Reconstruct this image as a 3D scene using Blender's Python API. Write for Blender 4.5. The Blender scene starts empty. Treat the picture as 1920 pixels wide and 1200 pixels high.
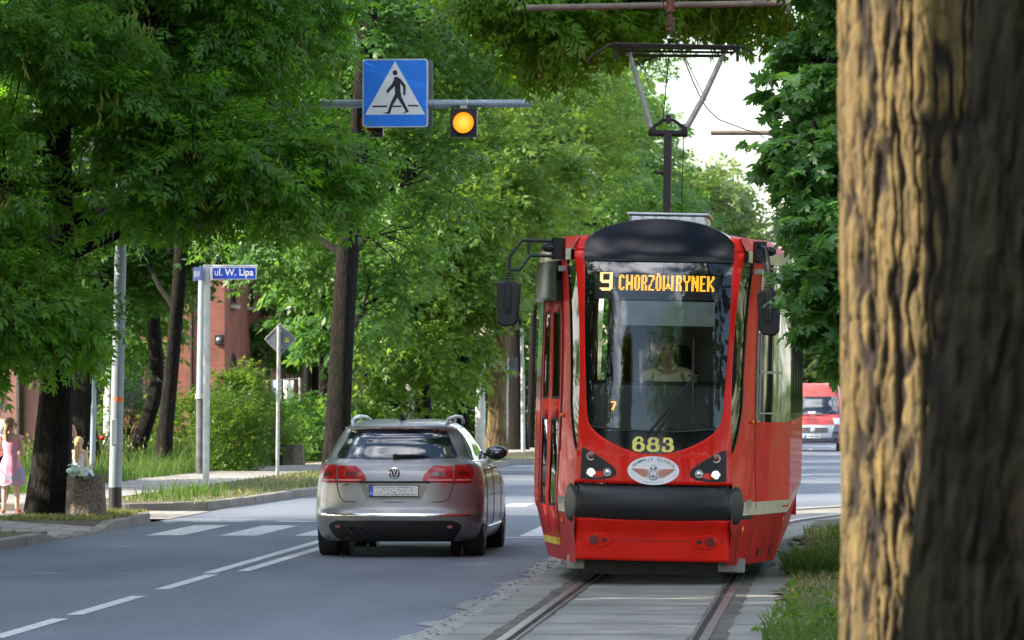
import bpy, bmesh, math, random
import numpy as np
from mathutils import Vector, Matrix, Euler, Quaternion

R = math.radians
scene = bpy.context.scene
COL = scene.collection
rng = np.random.default_rng(11)
random.seed(11)

# ------------------------------------------------------------------ camera
FPX, CX, CY, HC = 8500.0, 960.0, 600.0, 1.8
cam_d = bpy.data.cameras.new('camera')
cam = bpy.data.objects.new('camera', cam_d)
COL.objects.link(cam)
cam_d.sensor_width = 36.0
cam_d.lens = 36.0 * FPX / 1920.0
cam_d.clip_start = 0.5
cam_d.clip_end = 3000
cam.location = (0, 0, HC)
YAW, PITCH = math.atan(630 / FPX), math.atan(130 / FPX)
cam.rotation_euler = (math.pi / 2 + PITCH, 0, YAW)
cam_d.dof.use_dof = True
cam_d.dof.focus_distance = 44.0
cam_d.dof.aperture_fstop = 9.0
scene.camera = cam
CAMROT = Euler((math.pi / 2 + PITCH, 0, YAW)).to_matrix()

# ------------------------------------------------------------------ light
SUN_EL, SUN_AZ = R(31), R(257)          # azimuth clockwise from +Y: the sun stands to the left
world = bpy.data.worlds.new('World')
scene.world = world
world.use_nodes = True
wn = world.node_tree.nodes; wl = world.node_tree.links
wn.clear()
w_out = wn.new('ShaderNodeOutputWorld'); w_bg = wn.new('ShaderNodeBackground')
sky = wn.new('ShaderNodeTexSky'); sky.sky_type = 'NISHITA'
sky.sun_disc = False
sky.sun_elevation = SUN_EL; sky.sun_rotation = SUN_AZ
sky.air_density = 1.15; sky.dust_density = 0.8; sky.ozone_density = 1.6
w_tc = wn.new('ShaderNodeTexCoord')
w_map = wn.new('ShaderNodeMapping'); w_map.inputs['Scale'].default_value = (1.0, 1.0, 2.2)
w_no = wn.new('ShaderNodeTexNoise'); w_no.inputs['Scale'].default_value = 3.1
w_no.inputs['Detail'].default_value = 7; w_no.inputs['Roughness'].default_value = 0.55
w_rp = wn.new('ShaderNodeValToRGB')
w_rp.color_ramp.elements[0].position = 0.51; w_rp.color_ramp.elements[1].position = 0.66
w_mx = wn.new('ShaderNodeMix'); w_mx.data_type = 'RGBA'
w_mx.inputs['B'].default_value = (22.0, 21.6, 23.0, 1)
wl.new(w_tc.outputs['Generated'], w_map.inputs['Vector'])
wl.new(w_map.outputs['Vector'], w_no.inputs['Vector'])
wl.new(w_no.outputs['Fac'], w_rp.inputs['Fac'])
wl.new(w_rp.outputs['Color'], w_mx.inputs['Factor'])
wl.new(sky.outputs['Color'], w_mx.inputs['A'])
wl.new(w_mx.outputs['Result'], w_bg.inputs['Color'])
w_bg.inputs['Strength'].default_value = 0.105
wl.new(w_bg.outputs['Background'], w_out.inputs['Surface'])

sun_d = bpy.data.lights.new('sun', 'SUN'); sun_d.energy = 5.0; sun_d.angle = R(0.6)
sun_d.color = (1.0, 0.89, 0.72)
sun = bpy.data.objects.new('sun', sun_d); COL.objects.link(sun)
SUNV = Vector((math.sin(SUN_AZ) * math.cos(SUN_EL), math.cos(SUN_AZ) * math.cos(SUN_EL), math.sin(SUN_EL)))
sun.rotation_euler = (-SUNV).to_track_quat('-Z', 'Y').to_euler()
sun.location = (-40, 40, 40)

scene.view_settings.view_transform = 'Standard'
scene.view_settings.look = 'None'
scene.view_settings.exposure = 1.6
scene.view_settings.gamma = 1.0
scene.render.engine = 'CYCLES'
scene.cycles.max_bounces = 7
scene.cycles.diffuse_bounces = 3
scene.cycles.glossy_bounces = 3
scene.cycles.transmission_bounces = 5
scene.cycles.transparent_max_bounces = 10
scene.cycles.caustics_reflective = False
scene.cycles.caustics_refractive = False
scene.cycles.use_denoising = True

# ------------------------------------------------------------------ helpers
def ray(px, py):
    return CAMROT @ Vector(((px - CX) / FPX, -(py - CY) / FPX, -1.0))

def pt(px, py, Y):
    """world point seen at photo pixel (px,py) at distance Y"""
    d = ray(px, py)
    return Vector((0, 0, HC)) + d * (Y / d.y)

def gpt(px, py, z=0.0):
    d = ray(px, py)
    return Vector((0, 0, HC)) + d * ((z - HC) / d.z)

def topx(p):
    q = CAMROT.transposed() @ (Vector(p) - Vector((0, 0, HC)))
    return (CX + FPX * q.x / -q.z, CY - FPX * q.y / -q.z)

def gz(y):
    return 0.0 if y < 90 else -0.0042 * (min(y, 230) - 90)

def link(o, parent=None):
    COL.objects.link(o)
    if parent is not None: o.parent = parent
    return o

def tag(o, label=None, cat=None, group=None, kind=None):
    if label: o['label'] = label
    if cat: o['category'] = cat
    if group: o['group'] = group
    if kind: o['kind'] = kind
    return o

def thing(name, label, cat, loc=(0, 0, 0), rotz=0.0, group=None):
    o = bpy.data.objects.new(name, None); o.empty_display_size = 0.2
    o.location = loc; o.rotation_euler = (0, 0, rotz)
    COL.objects.link(o)
    return tag(o, label, cat, group)

def copy_tree(o, parent=None):
    c = o.copy(); COL.objects.link(c); c.parent = parent
    for ch in list(o.children): copy_tree(ch, c)
    return c

def np_mesh(name, V, T, smooth=False):
    V = np.ascontiguousarray(V, np.float32); T = np.ascontiguousarray(T, np.int32)
    me = bpy.data.meshes.new(name)
    me.vertices.add(len(V)); me.vertices.foreach_set('co', V.ravel())
    k = T.shape[1]
    me.loops.add(T.size); me.loops.foreach_set('vertex_index', T.ravel())
    me.polygons.add(len(T))
    me.polygons.foreach_set('loop_start', np.arange(0, T.size, k, dtype=np.int32))
    if smooth: me.polygons.foreach_set('use_smooth', np.ones(len(T), bool))
    me.update(calc_edges=True)
    return me

def np_obj(name, V, T, mat, parent=None, smooth=False, loc=None):
    me = np_mesh(name, V, T, smooth)
    me.materials.append(mat)
    o = bpy.data.objects.new(name, me)
    if loc is not None: o.location = loc
    return link(o, parent)

class G:
    """collects faces, built as ONE mesh object"""
    def __init__(s): s.v = []; s.f = []; s.m = []; s.mi = 0
    def add(s, vs, fs):
        b = len(s.v); s.v += [tuple(p) for p in vs]
        for f in fs: s.f.append([i + b for i in f]); s.m.append(s.mi)
        return s
    def box(s, c, size, rot=None):
        sx, sy, sz = [a / 2 for a in size]
        vs = [Vector((x, y, z)) for x in (-sx, sx) for y in (-sy, sy) for z in (-sz, sz)]
        if rot is not None:
            m = Euler(rot).to_matrix() if not isinstance(rot, Matrix) else rot
            vs = [m @ p for p in vs]
        c = Vector(c)
        return s.add([p + c for p in vs], [(0, 1, 3, 2), (4, 6, 7, 5), (0, 4, 5, 1), (2, 3, 7, 6), (0, 2, 6, 4), (1, 5, 7, 3)])
    def tube(s, pts, rad, n=8, caps=True, flat=None):
        pts = [Vector(p) for p in pts]
        if not hasattr(rad, '__len__'): rad = [rad] * len(pts)
        rings = []; ref = None
        for i, p in enumerate(pts):
            d = (pts[min(i + 1, len(pts) - 1)] - pts[max(i - 1, 0)]).normalized()
            if ref is None:
                ref = Vector((0, 0, 1)) if abs(d.z) < 0.9 else Vector((1, 0, 0))
            u = (ref - d * ref.dot(d)).normalized(); w = d.cross(u); ref = u
            rings.append([p + (u * math.cos(2 * math.pi * k / n) + w * math.sin(2 * math.pi * k / n)) * rad[i] for k in range(n)])
        vs = [q for r_ in rings for q in r_]
        fs = []
        for i in range(len(pts) - 1):
            for k in range(n):
                a = i * n + k; b = i * n + (k + 1) % n
                fs.append((a, b, b + n, a + n))
        if caps:
            fs.append(tuple(range(n - 1, -1, -1))); fs.append(tuple((len(pts) - 1) * n + k for k in range(n)))
        return s.add(vs, fs)
    def cyl(s, p0, p1, r0, r1=None, n=16, caps=True):
        return s.tube([p0, p1], [r0, r0 if r1 is None else r1], n, caps)
    def ball(s, c, r, nu=12, nv=8, rot=None):
        r = (r, r, r) if not hasattr(r, '__len__') else r
        vs = []; fs = []; c = Vector(c)
        m = Euler(rot).to_matrix() if rot is not None else None
        for j in range(nv + 1):
            ph = math.pi * j / nv
            for i in range(nu):
                th = 2 * math.pi * i / nu
                q = Vector((r[0] * math.sin(ph) * math.cos(th), r[1] * math.sin(ph) * math.sin(th), r[2] * math.cos(ph)))
                if m: q = m @ q
                vs.append(c + q)
        for j in range(nv):
            for i in range(nu):
                a = j * nu + i; b = j * nu + (i + 1) % nu
                fs.append((a, a + nu, b + nu, b))
        return s.add(vs, fs)
    def lathe(s, prof, c=(0, 0, 0), n=16, sx=1.0, sy=1.0, rot=None):
        vs = []; fs = []; c = Vector(c)
        m = (Euler(rot).to_matrix() if not isinstance(rot, Matrix) else rot) if rot is not None else None
        for (r, z) in prof:
            for k in range(n):
                a = 2 * math.pi * k / n
                q = Vector((r * sx * math.cos(a), r * sy * math.sin(a), z))
                if m: q = m @ q
                vs.append(c + q)
        for i in range(len(prof) - 1):
            for k in range(n):
                a = i * n + k; b = i * n + (k + 1) % n
                fs.append((a, b, b + n, a + n))
        return s.add(vs, fs)
    def prism(s, poly, mp, h0, h1):
        """poly 2D, mp(u,v,h)->3D; closed solid between h0 and h1"""
        n = len(poly)
        vs = [mp(u, v, h0) for u, v in poly] + [mp(u, v, h1) for u, v in poly]
        fs = [tuple(range(n - 1, -1, -1)), tuple(range(n, 2 * n))]
        for i in range(n):
            j = (i + 1) % n; fs.append((i, j, j + n, i + n))
        return s.add(vs, fs)
    def strip(s, zs, lo, hi, nu, mp, flip=False):
        vs = []; fs = []
        lo_ = lo if callable(lo) else (lambda z: lo); hi_ = hi if callable(hi) else (lambda z: hi)
        for z in zs:
            a, b = lo_(z), hi_(z)
            for i in range(nu + 1): vs.append(mp(a + (b - a) * i / nu, z))
        w = nu + 1
        for j in range(len(zs) - 1):
            for i in range(nu):
                f = (j * w + i, j * w + i + 1, (j + 1) * w + i + 1, (j + 1) * w + i)
                fs.append(f[::-1] if flip else f)
        return s.add(vs, fs)
    def build(s, name, mat, parent=None, smooth=True, angle=35, bevel=0, loc=None, merge=False, solid=0, segs=2):
        me = bpy.data.meshes.new(name)
        me.from_pydata([tuple(p) for p in s.v], [], s.f)
        if merge or solid or bevel:
            bm = bmesh.new(); bm.from_mesh(me)
            bmesh.ops.remove_doubles(bm, verts=bm.verts, dist=0.0002)
            bm.to_mesh(me); bm.free()
        mats = mat if isinstance(mat, (list, tuple)) else [mat]
        for m in mats: me.materials.append(m)
        if len(mats) > 1 and len(s.m) == len(me.polygons):
            me.polygons.foreach_set('material_index', s.m)
        if smooth:
            me.shade_smooth(); me.set_sharp_from_angle(angle=R(angle))
        me.update()
        o = bpy.data.objects.new(name, me)
        if loc is not None: o.location = loc
        link(o, parent)
        if solid:
            md = o.modifiers.new('s', 'SOLIDIFY'); md.thickness = solid; md.offset = -1
        if bevel:
            md = o.modifiers.new('b', 'BEVEL'); md.width = bevel; md.segments = segs; md.limit_method = 'ANGLE'; md.angle_limit = R(40)
            md.harden_normals = False
        return o

def lerp_tab(tab, z):
    if z <= tab[0][0]: return tab[0][1]
    for (a, va), (b, vb) in zip(tab, tab[1:]):
        if z <= b: return va + (vb - va) * (z - a) / (b - a)
    return tab[-1][1]

def smooth_tab(tab, z):
    if z <= tab[0][0]: return tab[0][1]
    if z >= tab[-1][0]: return tab[-1][1]
    n = len(tab)
    for i in range(n - 1):
        a, va = tab[i]; b, vb = tab[i + 1]
        if z <= b:
            def sl(k):
                if k <= 0 or k >= n - 1:
                    k0, k1 = (0, 1) if k <= 0 else (n - 2, n - 1)
                    return (tab[k1][1] - tab[k0][1]) / (tab[k1][0] - tab[k0][0])
                s0 = (tab[k][1] - tab[k - 1][1]) / (tab[k][0] - tab[k - 1][0])
                s1 = (tab[k + 1][1] - tab[k][1]) / (tab[k + 1][0] - tab[k][0])
                return 0 if s0 * s1 <= 0 else 2 * s0 * s1 / (s0 + s1)
            h = b - a; t = (z - a) / h
            return ((1 + 2 * t) * (1 - t) ** 2) * va + t * (1 - t) ** 2 * h * sl(i) + t * t * (3 - 2 * t) * vb + t * t * (t - 1) * h * sl(i + 1)

# ------------------------------------------------------------------ materials
def M(name, col, rough=0.6, metal=0.0, var=0.12, scale=6.0, bump=0.0, bscale=40.0, coat=0.0, spec=0.5, col2=None, detail=4, emis=None, estr=0.0, stretch=None, coord='Object', alpha=1.0, bdist=0.01):
    m = bpy.data.materials.new(name); m.use_nodes = True
    n = m.node_tree.nodes; l = m.node_tree.links
    b = n['Principled BSDF']
    b.inputs['Roughness'].default_value = rough; b.inputs['Metallic'].default_value = metal
    b.inputs['Specular IOR Level'].default_value = spec
    b.inputs['Coat Weight'].default_value = coat; b.inputs['Coat Roughness'].default_value = 0.04
    tc = n.new('ShaderNodeTexCoord'); mp = n.new('ShaderNodeMapping')
    if stretch: mp.inputs['Scale'].default_value = stretch
    l.new(tc.outputs[coord], mp.inputs['Vector'])
    no = n.new('ShaderNodeTexNoise'); no.inputs['Scale'].default_value = scale; no.inputs['Detail'].default_value = detail
    l.new(mp.outputs['Vector'], no.inputs['Vector'])
    mx = n.new('ShaderNodeMix'); mx.data_type = 'RGBA'
    c = tuple(col)
    d = tuple(col2) if col2 else tuple(max(0, v * (1 - var * 2)) for v in c)
    e = c if col2 else tuple(v * (1 + var) for v in c)
    mx.inputs['A'].default_value = (*d, 1); mx.inputs['B'].default_value = (*e, 1)
    rp = n.new('ShaderNodeMapRange'); rp.inputs['From Min'].default_value = 0.3; rp.inputs['From Max'].default_value = 0.7
    l.new(no.outputs['Fac'], rp.inputs['Value']); l.new(rp.outputs['Result'], mx.inputs['Factor'])
    l.new(mx.outputs['Result'], b.inputs['Base Color'])
    if bump:
        nb = n.new('ShaderNodeTexNoise'); nb.inputs['Scale'].default_value = bscale; nb.inputs['Detail'].default_value = 5
        l.new(mp.outputs['Vector'], nb.inputs['Vector'])
        bp = n.new('ShaderNodeBump'); bp.inputs['Strength'].default_value = bump; bp.inputs['Distance'].default_value = bdist
        l.new(nb.outputs['Fac'], bp.inputs['Height']); l.new(bp.outputs['Normal'], b.inputs['Normal'])
    if emis:
        b.inputs['Emission Color'].default_value = (*emis, 1); b.inputs['Emission Strength'].default_value = estr
    return m

def leaf_mat(name, dark, light, trans, tw=0.4, rough=0.42):
    m = bpy.data.materials.new(name); m.use_nodes = True
    n = m.node_tree.nodes; l = m.node_tree.links
    b = n['Principled BSDF']; out = n['Material Output']
    b.inputs['Roughness'].default_value = rough; b.inputs['Specular IOR Level'].default_value = 0.32
    g = n.new('ShaderNodeNewGeometry')
    tc = n.new('ShaderNodeTexCoord')
    no = n.new('ShaderNodeTexNoise'); no.inputs['Scale'].default_value = 0.45; no.inputs['Detail'].default_value = 2
    l.new(tc.outputs['Object'], no.inputs['Vector'])
    ad = n.new('ShaderNodeMath'); ad.operation = 'MULTIPLY_ADD'; ad.inputs[1].default_value = 0.55
    l.new(g.outputs['Random Per Island'], ad.inputs[0]); 
    sb = n.new('ShaderNodeMapRange'); sb.inputs['From Min'].default_value = 0.35; sb.inputs['From Max'].default_value = 0.65
    sb.inputs['To Max'].default_value = 0.45
    l.new(no.outputs['Fac'], sb.inputs['Value']); l.new(sb.outputs['Result'], ad.inputs[2])
    mx = n.new('ShaderNodeMix'); mx.data_type = 'RGBA'
    mx.inputs['A'].default_value = (*dark, 1); mx.inputs['B'].default_value = (*light, 1)
    l.new(ad.outputs[0], mx.inputs['Factor'])
    l.new(mx.outputs['Result'], b.inputs['Base Color'])
    t = n.new('ShaderNodeBsdfTranslucent')
    m2 = n.new('ShaderNodeMix'); m2.data_type = 'RGBA'
    m2.inputs['A'].default_value = (*[v * 0.7 for v in trans], 1); m2.inputs['B'].default_value = (*trans, 1)
    l.new(ad.outputs[0], m2.inputs['Factor']); l.new(m2.outputs['Result'], t.inputs['Color'])
    ms = n.new('ShaderNodeMixShader'); ms.inputs['Fac'].default_value = tw
    l.new(b.outputs[0], ms.inputs[1]); l.new(t.outputs[0], ms.inputs[2]); l.new(ms.outputs[0], out.inputs['Surface'])
    return m

def glass_mat(name, tint=(0.75, 0.85, 0.85), refl=1.0, rough=0.01, dark=0.0):
    """thin pane: fresnel mirror over tinted transparency"""
    m = bpy.data.materials.new(name); m.use_nodes = True
    n = m.node_tree.nodes; l = m.node_tree.links
    n.remove(n['Principled BSDF']); out = n['Material Output']
    tr = n.new('ShaderNodeBsdfTransparent')
    tc = n.new('ShaderNodeTexCoord'); no = n.new('ShaderNodeTexNoise'); no.inputs['Scale'].default_value = 2.0
    mx = n.new('ShaderNodeMix'); mx.data_type = 'RGBA'
    mx.inputs['A'].default_value = (*[v * 0.94 for v in tint], 1); mx.inputs['B'].default_value = (*tint, 1)
    l.new(tc.outputs['Object'], no.inputs['Vector']); l.new(no.outputs['Fac'], mx.inputs['Factor']); l.new(mx.outputs['Result'], tr.inputs['Color'])
    gl = n.new('ShaderNodeBsdfGlossy'); gl.inputs['Roughness'].default_value = rough
    fr = n.new('ShaderNodeFresnel'); fr.inputs['IOR'].default_value = 1.55
    mu = n.new('ShaderNodeMath'); mu.operation = 'MULTIPLY_ADD'; mu.inputs[1].default_value = refl; mu.inputs[2].default_value = 0.03 * refl
    mu.use_clamp = True
    l.new(fr.outputs[0], mu.inputs[0])
    ms = n.new('ShaderNodeMixShader'); l.new(mu.outputs[0], ms.inputs[0]); l.new(tr.outputs[0], ms.inputs[1]); l.new(gl.outputs[0], ms.inputs[2])
    l.new(ms.outputs[0], out.inputs['Surface'])
    return m

def bark_mat(name, c_ridge, c_crack, scale=10.0, bump=0.9, lichen=None, dist=0.03):
    m = bpy.data.materials.new(name); m.use_nodes = True
    n = m.node_tree.nodes; l = m.node_tree.links
    b = n['Principled BSDF']; b.inputs['Roughness'].default_value = 0.9; b.inputs['Specular IOR Level'].default_value = 0.2
    tc = n.new('ShaderNodeTexCoord'); mp = n.new('ShaderNodeMapping'); mp.inputs['Scale'].default_value = (1, 1, 0.16)
    l.new(tc.outputs['Object'], mp.inputs['Vector'])
    v = n.new('ShaderNodeTexVoronoi'); v.feature = 'DISTANCE_TO_EDGE'; v.inputs['Scale'].default_value = scale
    no = n.new('ShaderNodeTexNoise'); no.inputs['Scale'].default_value = scale * 1.4; no.inputs['Detail'].default_value = 6
    l.new(mp.outputs['Vector'], no.inputs['Vector'])
    va = n.new('ShaderNodeVectorMath'); va.operation = 'MULTIPLY_ADD'
    va.inputs[1].default_value = (0.12, 0.12, 0.12)
    l.new(no.outputs['Color'], va.inputs[0]); l.new(mp.outputs['Vector'], va.inputs[2])
    l.new(va.outputs[0], v.inputs['Vector'])
    mr = n.new('ShaderNodeMapRange'); mr.inputs['From Max'].default_value = 0.22
    l.new(v.outputs['Distance'], mr.inputs['Value'])
    ml = n.new('ShaderNodeMath'); ml.operation = 'MULTIPLY'
    l.new(mr.outputs['Result'], ml.inputs[0]); l.new(no.outputs['Fac'], ml.inputs[1])
    mx = n.new('ShaderNodeMix'); mx.data_type = 'RGBA'
    mx.inputs['A'].default_value = (*c_crack, 1); mx.inputs['B'].default_value = (*c_ridge, 1)
    mr2 = n.new('ShaderNodeMapRange'); mr2.inputs['From Max'].default_value = 0.5
    l.new(ml.outputs[0], mr2.inputs['Value']); l.new(mr2.outputs['Result'], mx.inputs['Factor'])
    src = mx.outputs['Result']
    if lichen:
        n2 = n.new('ShaderNodeTexNoise'); n2.inputs['Scale'].default_value = 3.0; n2.inputs['Detail'].default_value = 5
        l.new(tc.outputs['Object'], n2.inputs['Vector'])
        r2 = n.new('ShaderNodeMapRange'); r2.inputs['From Min'].default_value = 0.45; r2.inputs['From Max'].default_value = 0.65; r2.inputs['To Max'].default_value = 0.6
        l.new(n2.outputs['Fac'], r2.inputs['Value'])
        m3 = n.new('ShaderNodeMix'); m3.data_type = 'RGBA'; m3.inputs['B'].default_value = (*lichen, 1)
        l.new(r2.outputs['Result'], m3.inputs['Factor']); l.new(src, m3.inputs['A']); src = m3.outputs['Result']
    l.new(src, b.inputs['Base Color'])
    bp = n.new('ShaderNodeBump'); bp.inputs['Strength'].default_value = bump; bp.inputs['Distance'].default_value = dist
    l.new(ml.outputs[0], bp.inputs['Height']); l.new(bp.outputs['Normal'], b.inputs['Normal'])
    return m

def asphalt_mat(name, c1, c2, grain=0.5):
    m = bpy.data.materials.new(name); m.use_nodes = True
    n = m.node_tree.nodes; l = m.node_tree.links
    b = n['Principled BSDF']; b.inputs['Roughness'].default_value = 0.72; b.inputs['Specular IOR Level'].default_value = 0.45
    tc = n.new('ShaderNodeTexCoord')
    big = n.new('ShaderNodeTexNoise'); big.inputs['Scale'].default_value = 0.5; big.inputs['Detail'].default_value = 5
    mp = n.new('ShaderNodeMapping'); mp.inputs['Scale'].default_value = (1, 0.25, 1)
    l.new(tc.outputs['Object'], mp.inputs['Vector']); l.new(mp.outputs['Vector'], big.inputs['Vector'])
    fine = n.new('ShaderNodeTexNoise'); fine.inputs['Scale'].default_value = 45; fine.inputs['Detail'].default_value = 3
    mpf = n.new('ShaderNodeMapping'); mpf.inputs['Scale'].default_value = (1, 0.3, 1)
    l.new(tc.outputs['Object'], mpf.inputs['Vector']); l.new(mpf.outputs['Vector'], fine.inputs['Vector'])
    mx = n.new('ShaderNodeMix'); mx.data_type = 'RGBA'
    mx.inputs['A'].default_value = (*c1, 1); mx.inputs['B'].default_value = (*c2, 1)
    r = n.new('ShaderNodeMapRange'); r.inputs['From Min'].default_value = 0.35; r.inputs['From Max'].default_value = 0.65
    l.new(big.outputs['Fac'], r.inputs['Value']); l.new(r.outputs['Result'], mx.inputs['Factor'])
    m2 = n.new('ShaderNodeMix'); m2.data_type = 'RGBA'; m2.blend_type = 'MULTIPLY'; m2.inputs['Factor'].default_value = grain
    r3 = n.new('ShaderNodeMapRange'); r3.inputs['From Min'].default_value = 0.3; r3.inputs['From Max'].default_value = 0.7
    r3.inputs['To Min'].default_value = 0.45; r3.inputs['To Max'].default_value = 1.35
    l.new(fine.outputs['Fac'], r3.inputs['Value'])
    l.new(mx.outputs['Result'], m2.inputs['A']); l.new(r3.outputs['Result'], m2.inputs['B'])
    # cracks
    vo = n.new('ShaderNodeTexVoronoi'); vo.feature = 'DISTANCE_TO_EDGE'; vo.inputs['Scale'].default_value = 0.22
    wv = n.new('ShaderNodeTexNoise'); wv.inputs['Scale'].default_value = 1.2; wv.inputs['Detail'].default_value = 5
    l.new(tc.outputs['Object'], wv.inputs['Vector'])
    va = n.new('ShaderNodeVectorMath'); va.operation = 'MULTIPLY_ADD'; va.inputs[1].default_value = (1.6, 1.6, 0)
    l.new(wv.outputs['Color'], va.inputs[0]); l.new(tc.outputs['Object'], va.inputs[2]); l.new(va.outputs[0], vo.inputs['Vector'])
    rc = n.new('ShaderNodeMapRange'); rc.inputs['From Max'].default_value = 0.004; rc.inputs['To Min'].default_value = 0.45; rc.inputs['To Max'].default_value = 1.0
    l.new(vo.outputs['Distance'], rc.inputs['Value'])
    m3 = n.new('ShaderNodeMix'); m3.data_type = 'RGBA'; m3.blend_type = 'MULTIPLY'; m3.inputs['Factor'].default_value = 0.7
    l.new(m2.outputs['Result'], m3.inputs['A']); l.new(rc.outputs['Result'], m3.inputs['B'])
    l.new(m3.outputs['Result'], b.inputs['Base Color'])
    bp = n.new('ShaderNodeBump'); bp.inputs['Strength'].default_value = 0.35; bp.inputs['Distance'].default_value = 0.01
    l.new(fine.outputs['Fac'], bp.inputs['Height']); l.new(bp.outputs['Normal'], b.inputs['Normal'])
    return m

def brick_mat(name, c1, c2, mortar, scale=1.0, bw=0.5, rh=0.25, axis='xz', ms=0.02, rough=0.9):
    m = bpy.data.materials.new(name); m.use_nodes = True
    n = m.node_tree.nodes; l = m.node_tree.links
    b = n['Principled BSDF']; b.inputs['Roughness'].default_value = rough
    tc = n.new('ShaderNodeTexCoord'); sx = n.new('ShaderNodeSeparateXYZ'); cx = n.new('ShaderNodeCombineXYZ')
    l.new(tc.outputs['Object'], sx.inputs[0])
    if axis == 'xy':
        l.new(sx.outputs['X'], cx.inputs['X']); l.new(sx.outputs['Y'], cx.inputs['Y'])
    else:
        ad = n.new('ShaderNodeMath'); ad.operation = 'ADD'
        l.new(sx.outputs['X'], ad.inputs[0]); l.new(sx.outputs['Y'], ad.inputs[1])
        l.new(ad.outputs[0], cx.inputs['X']); l.new(sx.outputs['Z'], cx.inputs['Y'])
    br = n.new('ShaderNodeTexBrick'); br.inputs['Scale'].default_value = scale
    br.inputs['Brick Width'].default_value = bw; br.inputs['Row Height'].default_value = rh; br.inputs['Mortar Size'].default_value = ms
    br.inputs['Color1'].default_value = (*c1, 1); br.inputs['Color2'].default_value = (*c2, 1); br.inputs['Mortar'].default_value = (*mortar, 1)
    l.new(cx.outputs[0], br.inputs['Vector'])
    no = n.new('ShaderNodeTexNoise'); no.inputs['Scale'].default_value = 1.3; no.inputs['Detail'].default_value = 6
    l.new(tc.outputs['Object'], no.inputs['Vector'])
    r = n.new('ShaderNodeMapRange'); r.inputs['From Min'].default_value = 0.3; r.inputs['From Max'].default_value = 0.7
    r.inputs['To Min'].default_value = 0.6; r.inputs['To Max'].default_value = 1.15
    l.new(no.outputs['Fac'], r.inputs['Value'])
    m2 = n.new('ShaderNodeMix'); m2.data_type = 'RGBA'; m2.blend_type = 'MULTIPLY'; m2.inputs['Factor'].default_value = 0.8
    l.new(br.outputs['Color'], m2.inputs['A']); l.new(r.outputs['Result'], m2.inputs['B']); l.new(m2.outputs['Result'], b.inputs['Base Color'])
    bp = n.new('ShaderNodeBump'); bp.inputs['Strength'].default_value = 0.4; bp.inputs['Distance'].default_value = 0.01; bp.invert = True
    l.new(br.outputs['Fac'], bp.inputs['Height']); l.new(bp.outputs['Normal'], b.inputs['Normal'])
    return m

mt = {}
mt['asphalt'] = asphalt_mat('asphalt', (0.096, 0.114, 0.146), (0.160, 0.183, 0.226))
mt['patch'] = asphalt_mat('patched_edge', (0.22, 0.22, 0.21), (0.32, 0.32, 0.31), 0.8)
mt['concrete'] = M('track_concrete', (0.27, 0.263, 0.24), 0.85, col2=(0.17, 0.165, 0.15), scale=1.6, detail=8, bump=0.5, bscale=30, stretch=(1, 0.6, 1))
mt['kerb'] = M('kerb_stone', (0.25, 0.23, 0.21), 0.9, col2=(0.15, 0.14, 0.125), scale=1.7, detail=8, bump=.5, bscale=25)
mt['pave'] = brick_mat('paving', (0.27, 0.25, 0.24), (0.33, 0.31, 0.29), (0.13, 0.125, 0.12), 1.0, 0.6, 0.6, 'xy', 0.02)
mt['soil'] = M('soil_grass', (0.060, 0.085, 0.022), 0.95, col2=(0.11, 0.085, 0.05), scale=1.1, detail=8, bump=0.9, bscale=14, bdist=0.05)
mt['dirt'] = M('dirt', (0.135, 0.125, 0.11), 0.95, col2=(0.06, 0.052, 0.042), scale=3, detail=8, bump=0.9, bscale=25, bdist=0.02)
mt['paint'] = M('road_paint', (0.68, 0.69, 0.70), 0.7, col2=(0.40, 0.41, 0.43), scale=12, detail=7, bump=0.3, bscale=60)
mt['rail'] = M('rail_steel', (0.24, 0.22, 0.21), 0.42, 0.7, col2=(0.13, 0.11, 0.10), scale=12, stretch=(1, 0.1, 1))
mt['railtop'] = M('rail_running_surface', (0.36, 0.34, 0.33), 0.34, 0.85)
mt['groove'] = M('rail_groove', (0.022, 0.018, 0.015), 0.95)
mt['brick'] = brick_mat('red_brick', (0.34, 0.095, 0.062), (0.26, 0.075, 0.05), (0.20, 0.14, 0.115), 1.0, 0.27, 0.085, 'xz', 0.010)
mt['plaster'] = M('pink_plaster', (0.42, 0.20, 0.18), 0.9, col2=(0.30, 0.15, 0.14), scale=1.5, detail=8, bump=0.4)
mt['darkwin'] = M('window_glass', (0.02, 0.022, 0.026), 0.12, spec=0.8)
mt['winframe'] = M('window_frame', (0.10, 0.06, 0.05), 0.6)
mt['stone'] = M('pale_stone', (0.42, 0.38, 0.33), 0.85)
mt['slate'] = M('slate_roof', (0.07, 0.075, 0.085), 0.7)
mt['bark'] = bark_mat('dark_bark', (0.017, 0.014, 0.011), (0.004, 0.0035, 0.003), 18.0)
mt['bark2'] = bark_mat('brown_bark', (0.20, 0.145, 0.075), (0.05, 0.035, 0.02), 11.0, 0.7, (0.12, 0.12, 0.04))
mt['twig'] = M('twig', (0.09, 0.065, 0.045), 0.9, bump=0.3)
mt['ash'] = leaf_mat('ash_leaf', (0.010, 0.056, 0.010), (0.092, 0.198, 0.022), (0.26, 0.62, 0.028), 0.44)
mt['ashl'] = leaf_mat('bough_leaf', (0.034, 0.115, 0.014), (0.135, 0.250, 0.024), (0.38, 0.70, 0.035), 0.48)
mt['ashy'] = leaf_mat('lime_leaf', (0.026, 0.100, 0.018), (0.155, 0.255, 0.040), (0.40, 0.62, 0.07), 0.42)
mt['mid'] = leaf_mat('mid_leaf', (0.014, 0.075, 0.018), (0.095, 0.195, 0.036), (0.26, 0.52, 0.06), 0.38)
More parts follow.
